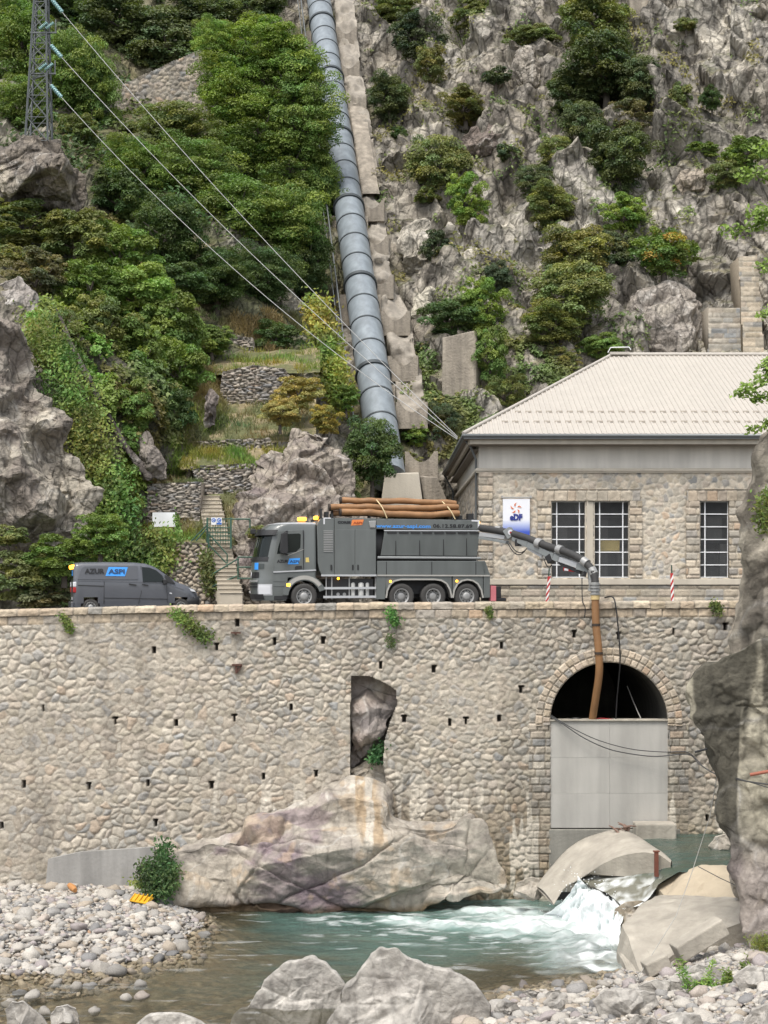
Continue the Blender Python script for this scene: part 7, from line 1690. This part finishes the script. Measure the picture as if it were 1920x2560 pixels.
def crown_mesh(seed, nclump, nleaf, size, kind='round', asp=.55, tips=None):
    """unit crown: many leaf clumps spread through an uneven volume, with gaps"""
    rng = np.random.default_rng(seed); C = []; N_ = []; K = []
    d = rng.normal(size=(nclump, 3)); d /= np.linalg.norm(d, axis=1, keepdims=True)
    lump = 1 + .38 * fbm(d * 1.6, 2, seed) ; rad = rng.uniform(.30, 1.0, nclump) ** .55 * .84 * lump
    cc = d * rad[:, None]
    if kind == 'tiers': cc += rng.normal(0, .08, cc.shape)
    if kind == 'low': cc[:, 2] = cc[:, 2] * .8 - .05
    cr = rng.uniform(.10, .33, nclump) * (1.0 if nclump < 60 else .85)
    tone = rng.uniform(.70, 1.3, nclump); yel = rng.uniform(0, 1, nclump)
    cnt = (nleaf * cr ** 2 / (cr ** 2).sum()).astype(int) + 4
    for k in range(nclump):
        e = rng.normal(size=(cnt[k], 3)); e /= np.linalg.norm(e, axis=1, keepdims=True); e[:, 2] = np.where(e[:, 2] < -.25, -e[:, 2], e[:, 2])
        rr = rng.uniform(.45, 1.08, cnt[k]) ** .6 * cr[k]; fl = np.array([1.1, 1.1, .78 if kind == 'tiers' else .85])
        C.append(cc[k] + e * rr[:, None] * fl); nn = e * .7 + np.array([0, -.1, .55]) + rng.normal(0, .45, e.shape); N_.append(nn / np.linalg.norm(nn, axis=1, keepdims=True)); K.append(np.full(cnt[k], k))
    C = np.concatenate(C); N_ = np.concatenate(N_); K = np.concatenate(K); V, f = leaves(C, N_, size, rng, asp)
    t = tone[K] * rng.uniform(.75, 1.25, len(K)); col = np.ones((len(K), 3)) * t[:, None]; col[:, 0] *= .82 + .36 * yel[K]; col[:, 2] *= 1.1 - .3 * yel[K]
    if tips is not None: q = (rng.uniform(size=nclump) < tips[0])[K] & (rng.uniform(size=len(K)) < .75); col[q] *= np.array(tips[1])
    me = mesh_np('crown', V, f, M_LEAF, np.repeat(col, 4, 0) / 3.0, smooth=False, origin=(0, 0, 0)); data = me.data; bpy.data.objects.remove(me); return data
def trunk_mesh(seed, nl=7):
    rng = np.random.default_rng(seed); g = MB(); top = Vector((rng.normal(0, .06), rng.normal(0, .06), .25))
    g.tube([(0, 0, -1.25), (rng.normal(0, .03), 0, -.8), (rng.normal(0, .05), 0, -.35), top], [.085, .07, .055, .02], 8)
    for k in range(nl):
        a = 2 * math.pi * k / nl + rng.uniform(-.4, .4); z0 = rng.uniform(-.75, 0); b = Vector((math.cos(a) * rng.uniform(.4, .75), math.sin(a) * rng.uniform(.4, .75), z0 + rng.uniform(.3, .7)))
        g.tube([(0, 0, z0), Vector((0, 0, z0)).lerp(b, .5) + Vector((0, 0, -.04)), b], [.035, .025, .008], 6)
    o = g.build('trunk', M_BARK, origin=(0, 0, 0)); d = o.data; bpy.data.objects.remove(o); return d
# leaf sizes are for crowns scaled to their metre radius: big crowns use finer unit leaves
KIND = {'big': [crown_mesh(s, 210, 30000, .0275, 'tiers', .5) for s in (1, 2, 3, 4)], 'mid': [crown_mesh(s, 105, 12500, .042, 'round', .55) for s in (11, 12, 13)], 'small': [crown_mesh(s, 50, 4500, .066, 'low', .55) for s in (21, 22, 23)],
        'oak': [crown_mesh(s, 150, 19000, .033, 'round', .6, (.12, (1.45, 1.4, 1.15))) for s in (31, 32)], 'spike': [crown_mesh(s, 70, 5000, .07, 'round', .22) for s in (41, 42)], 'redbits': [crown_mesh(51, 110, 13000, .040, 'round', .6, (.10, (4.2, 1.25, 1.3)))]}
TRUNKS = [trunk_mesh(s) for s in (1, 2, 3)]
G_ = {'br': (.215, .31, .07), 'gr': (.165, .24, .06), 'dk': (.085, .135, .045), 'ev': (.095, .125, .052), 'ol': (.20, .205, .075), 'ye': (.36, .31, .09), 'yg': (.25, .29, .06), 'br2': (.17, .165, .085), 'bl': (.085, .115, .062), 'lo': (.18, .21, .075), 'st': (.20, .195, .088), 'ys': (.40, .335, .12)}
_vr = np.random.default_rng(77); NT = [0]
def tree(px, py, rx, ry, kind, col, label, Y=None, name='tree', cat=None, group=None, dz=1.0):
    if Y is None:
        Y = hill_hit(px, py + ry * .55)
        if group == GA and py < 350: Y = min(Y, 109.0)
        if group == GD and py > 1300: Y = 67.6
        if group == GC and col == 'ev': Y = 118.5
    Yc = Y - .35 * min(rx, ry) * Y / F
    c = P(px, py, Yc); ax, az = rx * Yc / F, ry * Yc / F; ay = min(.8 * (ax + az) / 2, 3.2)
    root = thing(name, label, cat or name.replace('_', ' '), (c.x, c.y, c.z - az * 1.05), group=group); k = NT[0]; NT[0] += 1
    o = bpy.data.objects.new('crown', KIND[kind][k % len(KIND[kind])]); COL.objects.link(o); o.parent = root; o.location = (0, 0, az * 1.05); o.scale = (ax * 1.06, ay, az * 1.06); o.rotation_euler = (0, 0, _vr.uniform(-.9, .9) + (math.pi if k % 2 else 0))
    w = _vr.uniform(.92, 1.08); q = np.array(G_[col]) * 3.0 * w; o.color = (*q, 1)
    tr = bpy.data.objects.new('trunk', TRUNKS[k % 3]); COL.objects.link(tr); tr.parent = root; tr.location = (0, 0, az * 1.05); tr.scale = (ax, ay, az)
    return root
GA, GB, GC, GD = 'trees of the grove left of the pipe', 'shrubs growing on the cliff', 'dark trees at the top left', 'bushes on the left slope'
for a in [
    (540, 105, 62, 62, 'big', 'br', 'bright green treetop with a pointed crown next to the stone abutment'), (655, 120, 105, 85, 'big', 'br', 'uppermost feathery light green tree of the grove beside the pipe'),
    (735, 190, 95, 100, 'big', 'br', 'feathery light green tree leaning towards the upper pipe'), (590, 235, 110, 105, 'big', 'br', 'light green tree in front of the right part of the stone abutment'),
    (760, 305, 95, 110, 'big', 'gr', 'green tree overhanging the left side of the pipe, in its upper third'), (650, 335, 130, 105, 'big', 'gr', 'broad green tree in the middle of the grove, crossed by the upper power line'),
    (430, 330, 135, 75, 'big', 'lo', 'low olive green tree below the stone abutment'), (345, 420, 95, 85, 'big', 'gr', 'green tree left of the power lines below the abutment'), (480, 430, 120, 95, 'big', 'gr', 'green tree crossed by the middle power line'),
    (720, 430, 120, 110, 'big', 'gr', 'dense green tree touching the pipe in the middle of the grove'), (800, 480, 62, 110, 'big', 'gr', 'narrow green tree whose leaves hang in front of the pipe'), (590, 525, 130, 105, 'big', 'gr', 'green tree in the lower centre of the grove'),
    (705, 570, 115, 120, 'big', 'gr', 'tall green tree low in the grove beside the pipe'), (420, 590, 110, 110, 'big', 'dk', 'dark green tree left of the lowest power line'), (295, 490, 80, 75, 'mid', 'dk', 'dark green bushy tree right of the pylon crag'),
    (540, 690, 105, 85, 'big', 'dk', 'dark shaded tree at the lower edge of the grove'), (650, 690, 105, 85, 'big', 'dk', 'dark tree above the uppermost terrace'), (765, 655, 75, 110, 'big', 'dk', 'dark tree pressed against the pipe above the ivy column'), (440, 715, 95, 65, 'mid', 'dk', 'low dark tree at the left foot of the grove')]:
    tree(*a, name='tree', group=GA)
for a in [
    (60, 110, 100, 130, 'big', 'gr', 'green pine like tree behind the pylon top'), (165, 180, 95, 115, 'big', 'gr', 'green tree right of the pylon'), (50, 265, 85, 80, 'big', 'gr', 'green tree left of the pylon base'), (235, 215, 65, 110, 'big', 'gr', 'green tree between pylon and stone abutment'),
    (195, 335, 60, 55, 'mid', 'lo', 'small olive tree just right of the pylon base'), (15, 35, 80, 65, 'big', 'bl', 'bluish green tree in the top left corner'), (300, 60, 120, 95, 'oak', 'ev', 'dark evergreen left of the highest power line, at the top edge'), (420, 110, 125, 95, 'oak', 'ev', 'dark evergreen right above the stone abutment'),
    (520, 45, 110, 70, 'oak', 'ev', 'dark evergreen at the top edge above the grove'), (645, 25, 75, 55, 'oak', 'ev', 'dark evergreen nearest the pipe at the top edge'), (330, 150, 90, 70, 'oak', 'ev', 'low dark evergreen behind the left end of the abutment'), (170, 20, 90, 60, 'big', 'dk', 'dark green tree at the top edge right of the pylon')]:
    tree(*a, name='tree', group=GC)
for a in [
    (60, 560, 120, 65, 'mid', 'lo', 'olive shrub right under the pylon crag, at the left edge'), (190, 600, 115, 80, 'mid', 'lo', 'olive shrub below the pylon crag'), (300, 640, 100, 90, 'mid', 'gr', 'green shrub between crag and grove'), (100, 690, 90, 70, 'mid', 'br2', 'brownish shrub above the small pale crag'),
    (225, 720, 90, 75, 'mid', 'gr', 'mid green shrub at the top of the ivy slope'), (345, 745, 110, 95, 'mid', 'br', 'bright green bush left of the terraces'), (250, 830, 95, 95, 'mid', 'lo', 'olive green bush on the ivy slope'), (432, 820, 95, 100, 'mid', 'gr', 'leafy light green tree crown left of the uppermost terrace'),
    (450, 935, 88, 95, 'mid', 'gr', 'leafy tree leaning over the terrace path'), (345, 900, 90, 105, 'mid', 'gr', 'green bush right of the diagonal rock rib'), (430, 1040, 60, 85, 'mid', 'dk', 'dark ivy covered tree trunk beside the path'), (330, 1030, 60, 85, 'mid', 'gr', 'green bush above the grey brown rock'),
    (150, 850, 60, 80, 'mid', 'lo', 'olive bush beside the netted rock face'), (40, 640, 60, 40, 'small', 'ol', 'small olive bush at the left edge above the pale crag'), (160, 1395, 100, 60, 'mid', 'gr', 'green bush directly behind the rear of the van'), (50, 1445, 95, 70, 'mid', 'lo', 'dull olive bush at the left edge behind the van'),
    (250, 1340, 85, 65, 'mid', 'gr', 'green bush behind the roof of the van'), (110, 1490, 80, 45, 'small', 'br2', 'dry brown brush beside the road, left of the van'), (310, 1250, 55, 90, 'mid', 'gr', 'green bush right of the netted rock, above the van'), (20, 1340, 60, 40, 'small', 'lo', 'small olive bush on the foot of the netted rock')]:
    tree(*a, name='bush', group=GD)
for a in [
    ((690, 850, 66, 52, 'mid', 'dk', 'round dark green bush on the uppermost terrace'), None), ((530, 850, 58, 40, 'mid', 'gr', 'low green bush at the left of the uppermost terrace'), None), ((745, 985, 65, 50, 'mid', 'ys', 'yellowish straw coloured shrub at the end of the curved terrace wall'), 80),
    ((700, 1035, 55, 40, 'mid', 'ys', 'yellow green shrub on top of the jagged outcrop, nearer the path'), 78), ((810, 1050, 50, 40, 'mid', 'ye', 'olive shrub on top of the jagged outcrop, nearer the pipe'), 78), ((930, 1135, 72, 95, 'oak', 'dk', 'dense dark evergreen hiding the foot of the pipe'), 84),
    ((868, 1230, 38, 60, 'mid', 'lo', 'small dull green bush left below the dense dark evergreen'), 80), ((1035, 1085, 40, 36, 'mid', 'br', 'bright green bush right of the pipe foot between two saddles'), None), ((865, 995, 40, 40, 'mid', 'gr', 'green bush left of the lower pipe'), 89), ((640, 1330, 30, 25, 'small', 'ol', 'tiny olive bush on the rock by the gate'), 72)]:
    tree(*a[0], Y=a[1], name='bush', group='bushes around the terraces')
CL = [(1040, 90, 68, 68, 'mid', 'bl', 'dark green shrub high on the cliff right of the pipe top'), (1075, 165, 46, 55, 'mid', 'ol', 'yellowish shrub below the dark one high on the cliff'), (975, 245, 58, 62, 'oak', 'ev', 'round dark shrub beside the upper long ramp'), (1165, 265, 75, 48, 'mid', 'ol', 'wide yellow olive bush above the dark overhanging boulder'),
      (1000, 335, 26, 28, 'small', 'dk', 'tiny dark shrub below the round dark one on the cliff'), (1330, 100, 70, 40, 'mid', 'lo', 'flat olive shrub at the top of the cliff left of the big evergreen'), (1490, 60, 105, 95, 'oak', 'lo', 'upper crown of the big evergreen on the cliff'), (1515, 170, 125, 100, 'oak', 'ev', 'main crown of the big evergreen on the cliff'),
      (1435, 235, 80, 65, 'oak', 'ev', 'lower left crown of the big evergreen on the cliff'), (1600, 210, 60, 75, 'oak', 'ev', 'dark shrub at the right foot of the big evergreen'), (1240, 190, 42, 34, 'small', 'bl', 'small blue green shrub on the cliff beside the tall grey crag'), (1455, 320, 60, 70, 'oak', 'ev', 'dark shrub hanging below the big evergreen'),
      (1565, 290, 60, 45, 'mid', 'br2', 'brownish shrub below the big evergreen'), (1395, 390, 62, 52, 'oak', 'lo', 'olive shrub left of the dark round holm oak'), (1550, 400, 92, 95, 'oak', 'ev', 'dark round holm oak in the middle of the cliff'), (1335, 455, 52, 45, 'oak', 'ev', 'dark shrub left of the middle of the cliff'),
      (1380, 515, 70, 58, 'oak', 'lo', 'olive shrub below the dark shrubs in mid cliff'), (1095, 420, 82, 85, 'oak', 'lo', 'large olive green shrub right of the pipe in mid height'), (1165, 500, 52, 72, 'mid', 'br', 'bright green conical shrub next to the large olive one'), (1070, 490, 42, 34, 'small', 'lo', 'small olive shrub under the large olive one'),
      (1270, 385, 36, 32, 'small', 'bl', 'small bluish shrub below the dark overhanging boulder'), (1565, 535, 62, 52, 'mid', 'br', 'bright green young tree below the dark round holm oak'), (1095, 615, 42, 46, 'mid', 'bl', 'dark rounded shrub on pale rock right of the pipe'), (1240, 700, 40, 52, 'mid', 'bl', 'dark shrub beside the pale rounded boulder'),
      (1450, 640, 100, 78, 'oak', 'ol', 'upper part of the large olive evergreen above the roof'), (1420, 740, 112, 88, 'oak', 'lo', 'middle part of the large olive evergreen above the roof'), (1380, 820, 105, 58, 'oak', 'lo', 'lowest part of the large olive evergreen above the roof'), (1535, 640, 60, 65, 'mid', 'ev', 'dull shrub between the large olive evergreen and the reddish bush'),
      (1660, 635, 90, 68, 'redbits', 'gr', 'green bush with dead red brown twigs on the grey rock dome'), (1130, 800, 88, 62, 'mid', 'dk', 'dark shrub left of the tall concrete block'), (1205, 765, 62, 75, 'mid', 'br', 'light green fig like bush above the tall concrete block'), (1225, 890, 48, 85, 'mid', 'gr', 'green ivy like bush right of the tall concrete block'),
      (1780, 250, 32, 36, 'mid', 'dk', 'small dark shrub alone on the upper right cliff'), (1700, 240, 30, 50, 'small', 'lo', 'thin olive shrub in the upper right gully'), (1865, 385, 62, 48, 'mid', 'gr', 'green shrub at the right edge of the cliff'), (1810, 445, 52, 48, 'mid', 'lo', 'olive shrub below the one at the right edge of the cliff'), (1760, 375, 42, 30, 'small', 'gr', 'flat green shrub above the triangular tan slab'),
      (1115, 1055, 55, 55, 'spike', 'bl', 'dark spiky bush between the pipe and the house eave'), (1260, 985, 70, 60, 'spike', 'lo', 'grassy grey green bush behind the slope of the roof'), (1400, 900, 60, 40, 'spike', 'ol', 'grassy olive bush behind the upper roof slope'), (1010, 1150, 45, 30, 'small', 'ol', 'small olive bush below the bright one by the pipe foot'), (1500, 870, 60, 40, 'mid', 'gr', 'green bush just above the left end of the roof ridge'), (1600, 10, 40, 30, 'small', 'lo', 'small olive shrub at the top edge by the grey concrete mass'), (1715, 60, 30, 25, 'small', 'lo', 'little olive shrub at the top edge of the right cliff'), (990, 20, 60, 40, 'mid', 'lo', 'olive shrub at the top edge right of the pipe'), (1180, 30, 60, 40, 'mid', 'lo', 'olive shrub at the top edge in the middle of the cliff')]
for a in CL: tree(*a, name='shrub', group=GB)

# ---- carpets of leaves on the ground: sampled from the finished valley side
HF = HILL.reshape(-1, 3); HPX = 960 + F * HF[:, 0] / HF[:, 1]; HPY = HY - F * (HF[:, 2] - CZ) / HF[:, 1]
HN = normals_np(HF.copy(), 540, 375); HN[HN[:, 1] > 0] *= -1
def carpet(name, poly, n, size, col, label, seed, lift=.25, asp=.6, thin=.0, kind='stuff', cat='ground cover', blades=False):
    rng = np.random.default_rng(seed); idx = np.nonzero(in_poly(HPX, HPY, poly))[0]
    if not len(idx): return
    msk = fbm(HF[idx] * .45, 3, seed) > thin - .0; idx = idx[msk] if msk.sum() > 20 else idx
    k = rng.choice(idx, n); bump = np.clip(.5 + fbm(HF[k] * .9, 2, seed + 1), 0, 1.5)
    C = HF[k] + rng.normal(0, .10, (n, 3)) + HN[k] * (rng.uniform(-.05, 1, n) * lift * bump)[:, None]
    N_ = HN[k] * .8 + np.array([0, -.15, .5]) + rng.normal(0, .5, (n, 3)); N_ /= np.linalg.norm(N_, axis=1, keepdims=True)
    if blades:
        h = size * rng.uniform(.5, 1.6, n); d = rng.normal(0, .35, (n, 3)); d[:, 2] = 1; d /= np.linalg.norm(d, axis=1, keepdims=True); sd_ = np.cross(d, rng.normal(size=(n, 3))); sd_ /= np.linalg.norm(sd_, axis=1, keepdims=True)
        V = np.stack([C - sd_ * .018, C + sd_ * .018, C + d * h[:, None] * .6 + sd_ * .01, C + d * h[:, None] + np.array([0, 0, -.2]) * size], 1).reshape(-1, 3); f = np.arange(4 * n).reshape(n, 4)
    else: V, f = leaves(C, N_, size, rng, asp)
    tone = np.clip(1 + .45 * fbm(HF[k] * .8, 3, seed + 2) + rng.normal(0, .16, n), .45, 1.8); c = np.ones((n, 3)) * tone[:, None]; yl = np.clip(.5 + fbm(HF[k] * .35, 2, seed + 3), 0, 1); c[:, 0] *= .8 + .5 * yl
    o = mesh_np(name, V, f, M_LEAF, np.repeat(c, 4, 0) / 3, smooth=False); o.color = (*(np.array(G_[col]) * 3), 1); tag(o, label, cat, kind=kind); return o
carpet('undergrowth', [(-80, 520), (240, 520), (420, 640), (470, 800), (500, 960), (430, 1130), (330, 1120), (170, 700), (-80, 620)], 26000, .13, 'lo', 'mixed olive undergrowth covering the left slope', 201, .6)
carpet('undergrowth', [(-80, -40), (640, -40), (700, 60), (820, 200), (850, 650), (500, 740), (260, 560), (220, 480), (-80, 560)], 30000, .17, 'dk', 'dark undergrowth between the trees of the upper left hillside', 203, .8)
carpet('ivy', [(60, 800), (170, 720), (250, 860), (330, 1080), (370, 1240), (360, 1420), (250, 1420), (190, 1180), (120, 950)], 22000, .11, 'br', 'bright green ivy running down beside the netted rock face', 205, .5)
carpet('undergrowth', [(60, 1330), (400, 1330), (400, 1500), (-60, 1520), (-60, 1400)], 12000, .11, 'lo', 'scrubby growth along the road behind the van', 207, .5)
carpet('grass', [(500, 760), (780, 790), (770, 960), (740, 1180), (480, 1210), (420, 1200), (480, 980), (480, 860)], 26000, .30, 'st', 'dry yellowish grass on the terraces', 209, .1, blades=True)
carpet('grass', [(480, 1000), (700, 1010), (680, 1180), (470, 1210), (360, 1210), (370, 1180)], 9000, .26, 'yg', 'green grass along the terrace path', 210, .1, blades=True)
carpet('undergrowth', [(800, -40), (1900, -40), (1900, 300), (1750, 420), (1700, 860), (1250, 900), (1240, 1050), (1000, 1120), (880, 500)], 15000, .13, 'lo', 'scattered low growth in the cracks of the cliff', 211, .3, thin=.35)
carpet('undergrowth', [(1040, 870), (1300, 850), (1520, 870), (1200, 1100), (1080, 1180)], 9000, .13, 'lo', 'dull scrub between the house roof and the cliff', 213, .4)
def ledge_grass(n, seed):
    rng = np.random.default_rng(seed)
    for i, V0 in enumerate(LEDGES):
        k = rng.integers(0, len(V0), n); C = V0[k] + rng.normal(0, .07, (n, 3)); cl = fbm(C * 1.1, 3, seed + i) + rng.normal(0, .15, n) > -.05; C = C[cl]; m = len(C)
        h = .26 * rng.uniform(.4, 1.6, m); d = rng.normal(0, .35, (m, 3)); d[:, 2] = 1; d /= np.linalg.norm(d, axis=1, keepdims=True); sd_ = np.cross(d, rng.normal(size=(m, 3))); sd_ /= np.linalg.norm(sd_, axis=1, keepdims=True)
        V = np.stack([C - sd_ * .02, C + sd_ * .02, C + d * h[:, None] * .6 + sd_ * .012, C + d * h[:, None]], 1).reshape(-1, 3); t = np.clip(rng.normal(1, .25, m), .5, 1.6); c = np.ones((m, 3)) * t[:, None]; c[:, 0] *= np.clip(1 + .5 * fbm(C * .8, 2, 5), .6, 1.6)
        o = mesh_np('grass', V, np.arange(4 * m).reshape(m, 4), M_LEAF, np.repeat(c, 4, 0) / 3, smooth=False); o.color = (*(np.array(G_['yg' if i % 2 else 'st']) * 2.6), 1); tag(o, 'grass growing on a terrace ledge', 'grass', kind='stuff')
ledge_grass(5000, 401)
# ---- climbing plants and tufts as things of their own
def leafy(name, pts, n, size, spread, col, label, cat, seed, nrm=(0, -1, .3), stem=True, asp=.5, stemr=.012):
    """leaves gathered along stems given as photograph points with depth"""
    rng = np.random.default_rng(seed); t = thing(name, label, cat, P(*pts[-1][-1] if isinstance(pts[0][0], tuple) else pts[-1]))
    paths = pts if isinstance(pts[0][0], tuple) else [pts]; C = []
    for pth in paths:
        q = np.array([tuple(P(*p)) for p in pth]); u = rng.uniform(0, len(q) - 1.001, n // len(paths)); i = u.astype(int); C.append(q[i] + (q[i + 1] - q[i]) * (u - i)[:, None])
    C = np.concatenate(C); m = len(C); C = C + rng.normal(0, 1, (m, 3)) * np.array(spread); N_ = np.array(nrm) + rng.normal(0, .55, (m, 3)); N_ /= np.linalg.norm(N_, axis=1, keepdims=True)
    V, f = leaves(C, N_, size, rng, asp); c = np.ones((m, 3)) * np.clip(rng.normal(1, .2, m) + .55 * fbm(C * 1.1, 3, seed), .4, 1.8)[:, None]; c[:, 0] *= rng.uniform(.8, 1.2, m) * np.clip(1 + .4 * fbm(C * .6, 2, seed + 1), .6, 1.4)
    o = mesh_np('foliage', V, f, M_LEAF, np.repeat(c, 4, 0) / 3, smooth=False, parent=t); o.color = (*(np.array(G_[col]) * 3), 1)
    if stem:
        g = MB()
        for pth in paths: g.tube([P(*p) for p in pth], stemr, 5)
        g.build('stem', M_BARK, t)
    return t
GW = 'plants growing out of the retaining wall'
for a in [([(440, 1530, 59.8), (465, 1555, 59.75), (495, 1580, 59.75), (522, 1598, 59.8)], 900, .06, (.17, .09, .14), 'gr', 'largest green plant hanging from the coping, below the gap between van and truck'), ([(155, 1538, 59.8), (168, 1560, 59.75), (178, 1578, 59.8)], 320, .055, (.09, .07, .09), 'gr', 'small green plant hanging from the wall below the van'),
          ([(975, 1525, 59.8), (985, 1545, 59.75), (990, 1562, 59.8)], 320, .055, (.11, .07, .10), 'gr', 'small green tuft on the wall below the rear wheels of the truck'), ([(1222, 1520, 59.8), (1226, 1542, 59.8)], 180, .05, (.07, .06, .08), 'gr', 'tiny green tuft on the wall below the red marker box'), ([(1785, 1508, 59.8), (1798, 1530, 59.75)], 240, .055, (.10, .07, .09), 'gr', 'green tuft in the coping near the right rock column'),
          ([(975, 1590, 59.85), (980, 1612, 59.85)], 140, .05, (.10, .05, .12), 'dk', 'faint dark tuft on the wall under the small tuft'), ([(945, 1872, 60.2), (935, 1900, 60.1)], 420, .07, (.14, .12, .14), 'dk', 'dark green fern in the niche under the knobbly rock')]:
    leafy('wall_plant', a[0], a[1], a[2], a[3], a[4], a[5], 'plant', len(a[5]), ).__setitem__('group', GW)
leafy('bush', [[(398, 2232, 57.2), (402, 2170, 57.4), (410, 2110, 57.5)], [(385, 2230, 57.2), (372, 2190, 57.3), (366, 2165, 57.3)], [(410, 2232, 57.2), (422, 2195, 57.3), (428, 2165, 57.4)]], 3000, .065, (.20, .2, .20), 'dk', 'dark green bush growing from the gravel against the wall beside the outcrop', 'bush', 301)
leafy('bush', [[(390, 2215, 57.8), (370, 2210, 57.8), (340, 2205, 57.8)]], 500, .06, (.2, .2, .13), 'gr', 'low green growth spreading left from the foot of the dark bush', 'bush', 303)
leafy('climbing_plant', [[(778, 765, 92.0), (800, 830, 91), (818, 900, 90), (838, 1000, 89.2)], [(805, 770, 92), (822, 850, 91), (842, 930, 90), (860, 1000, 89.4)]], 6500, .13, (.32, .3, .5), 'yg', 'tall bright yellow green climber left of the pipe below the grove', 'climbing plant', 305)
leafy('climbing_plant', [[(360, 1345, 72.3), (420, 1350, 72.2), (415, 1400, 72.1), (370, 1425, 72)], [(345, 1380, 72.2), (400, 1385, 72.1), (380, 1440, 72)]], 3200, .10, (.35, .2, .3), 'gr', 'dense ivy mound on the wall just above the van bonnet', 'climbing plant', 307)
leafy('climbing_plant', [[(512, 1390, 71.8), (520, 1430, 71.8), (525, 1475, 71.8)]], 1100, .09, (.16, .15, .2), 'dk', 'dark ivy on the corner of the pale rubble wall by the gate post', 'climbing plant', 309)
leafy('climbing_plant', [[(440, 1285, 73.0), (444, 1320, 73.0), (443, 1350, 73)]], 220, .07, (.06, .08, .1), 'gr', 'thin vine on the post of the notice board', 'climbing plant', 311)
leafy('climbing_plant', [[(80, 800, 72.6), (130, 920, 72.4), (180, 1040, 72.2), (225, 1140, 71.9), (260, 1260, 71.6), (280, 1390, 71.4)], [(110, 800, 72.8), (165, 920, 72.6), (215, 1040, 72.4), (260, 1150, 72.1), (300, 1280, 71.8), (315, 1400, 71.5)]], 9000, .095, (.5, .35, .6), 'gr', 'thick bright ivy curtain between netted rock and notice board', 'climbing plant', 313)
for k, (x, y, n, lb, c) in enumerate([(1500, 2520, 420, 'small bright grass tuft left of the broad tan boulder', 'yg'), (1575, 2530, 220, 'small green tuft in front of the broad tan boulder', 'br'), (1860, 2510, 700, 'green leafy tuft in the lower right corner', 'br'), (1905, 2360, 900, 'green plant at the foot of the overhanging rock', 'gr'), (1690, 2540, 200, 'little green tuft beside the flat boulder at the bottom edge', 'gr')]):
    Y = 45 if y < 2400 else 43.6; leafy('grass_tuft', [[(x, y + 12, Y), (x + 4, y - 22, Y)], [(x + 3, y + 12, Y), (x + 26, y - 12, Y)], [(x, y + 12, Y), (x - 22, y - 12, Y)]], n, .05, (.12, .12, .08), c, lb, 'grass', 321 + k, nrm=(0, -.6, .6), asp=.25, stemr=.006)
st = []; rg = np.random.default_rng(9)
for k in range(13):
    x0 = 1740 + rg.uniform(-30, 110); st.append([(x0, 2575, 42.6 + rg.uniform(-.3, .3)), (x0 + rg.uniform(-12, 12), 2500, 42.6), (x0 + rg.uniform(-35, 35), 2420 + rg.uniform(-35, 40), 42.6)])
leafy('tall_weed', st, 2600, .085, (.06, .05, .07), 'gr', 'tall thin leafy weed standing on the stony right bank', 'plant', 331, asp=.22, stemr=.007, nrm=(0, -.7, .7))
leafy('bush', [[(1925, 1240, 46.2), (1905, 1275, 46), (1918, 1320, 46)]], 700, .06, (.16, .15, .2), 'gr', 'green bush growing from the upper rock column at the right edge', 'bush', 333)
# branches of a tree on the near bank reaching in from the right
bt = thing('tree_branch', 'bright green leafy branches reaching in from the right edge, close to the camera', 'tree branch', P(2010, 700, 44)); Cs = []; g = MB()
for k, (pts, n, sp) in enumerate([([(2000, 470), (1930, 440), (1880, 430), (1850, 445)], 230, .13), ([(2000, 400), (1935, 375), (1900, 372)], 160, .15), ([(2000, 560), (1930, 550), (1870, 572), (1800, 578)], 260, .13), ([(1960, 520), (1910, 530), (1880, 540)], 200, .15), ([(2000, 650), (1930, 655), (1895, 668)], 90, .11), ([(2000, 770), (1930, 780), (1900, 790)], 70, .1), ([(2000, 900), (1940, 925), (1890, 960), (1845, 990)], 260, .12), ([(1980, 960), (1925, 990), (1880, 1000)], 150, .11), ([(1990, 1040), (1920, 1060), (1870, 1078)], 120, .10), ([(1990, 920), (1930, 905), (1905, 920)], 110, .12)]):
    q = np.array([tuple(P(a, b, 44 + .15 * (k % 3))) for a, b in pts]); u = _vr.uniform(.6, len(q) - 1.001, n); i = u.astype(int); Cs.append(q[i] + (q[i + 1] - q[i]) * (u - i)[:, None] + _vr.normal(0, 1, (n, 3)) * np.array([sp, sp, sp * .75]))
    g.tube([Vector(v) for v in q], [.03, .022, .014, .008][:len(q)] if len(q) == 4 else [.03, .02, .008], 6)
C = np.concatenate(Cs); N_ = np.array((0, -.55, .6)) + _vr.normal(0, .5, C.shape); N_ /= np.linalg.norm(N_, axis=1, keepdims=True); V, f = leaves(C, N_, .075, _vr, .55)
cc = np.ones((len(C), 3)) * np.clip(_vr.normal(1, .25, len(C)), .5, 1.7)[:, None]; o = mesh_np('foliage', V, f, M_LEAF, np.repeat(cc, 4, 0) / 3, smooth=False, parent=bt); o.color = (*(np.array(G_['br']) * 3), 1); g.build('branch', M_BARK, bt)
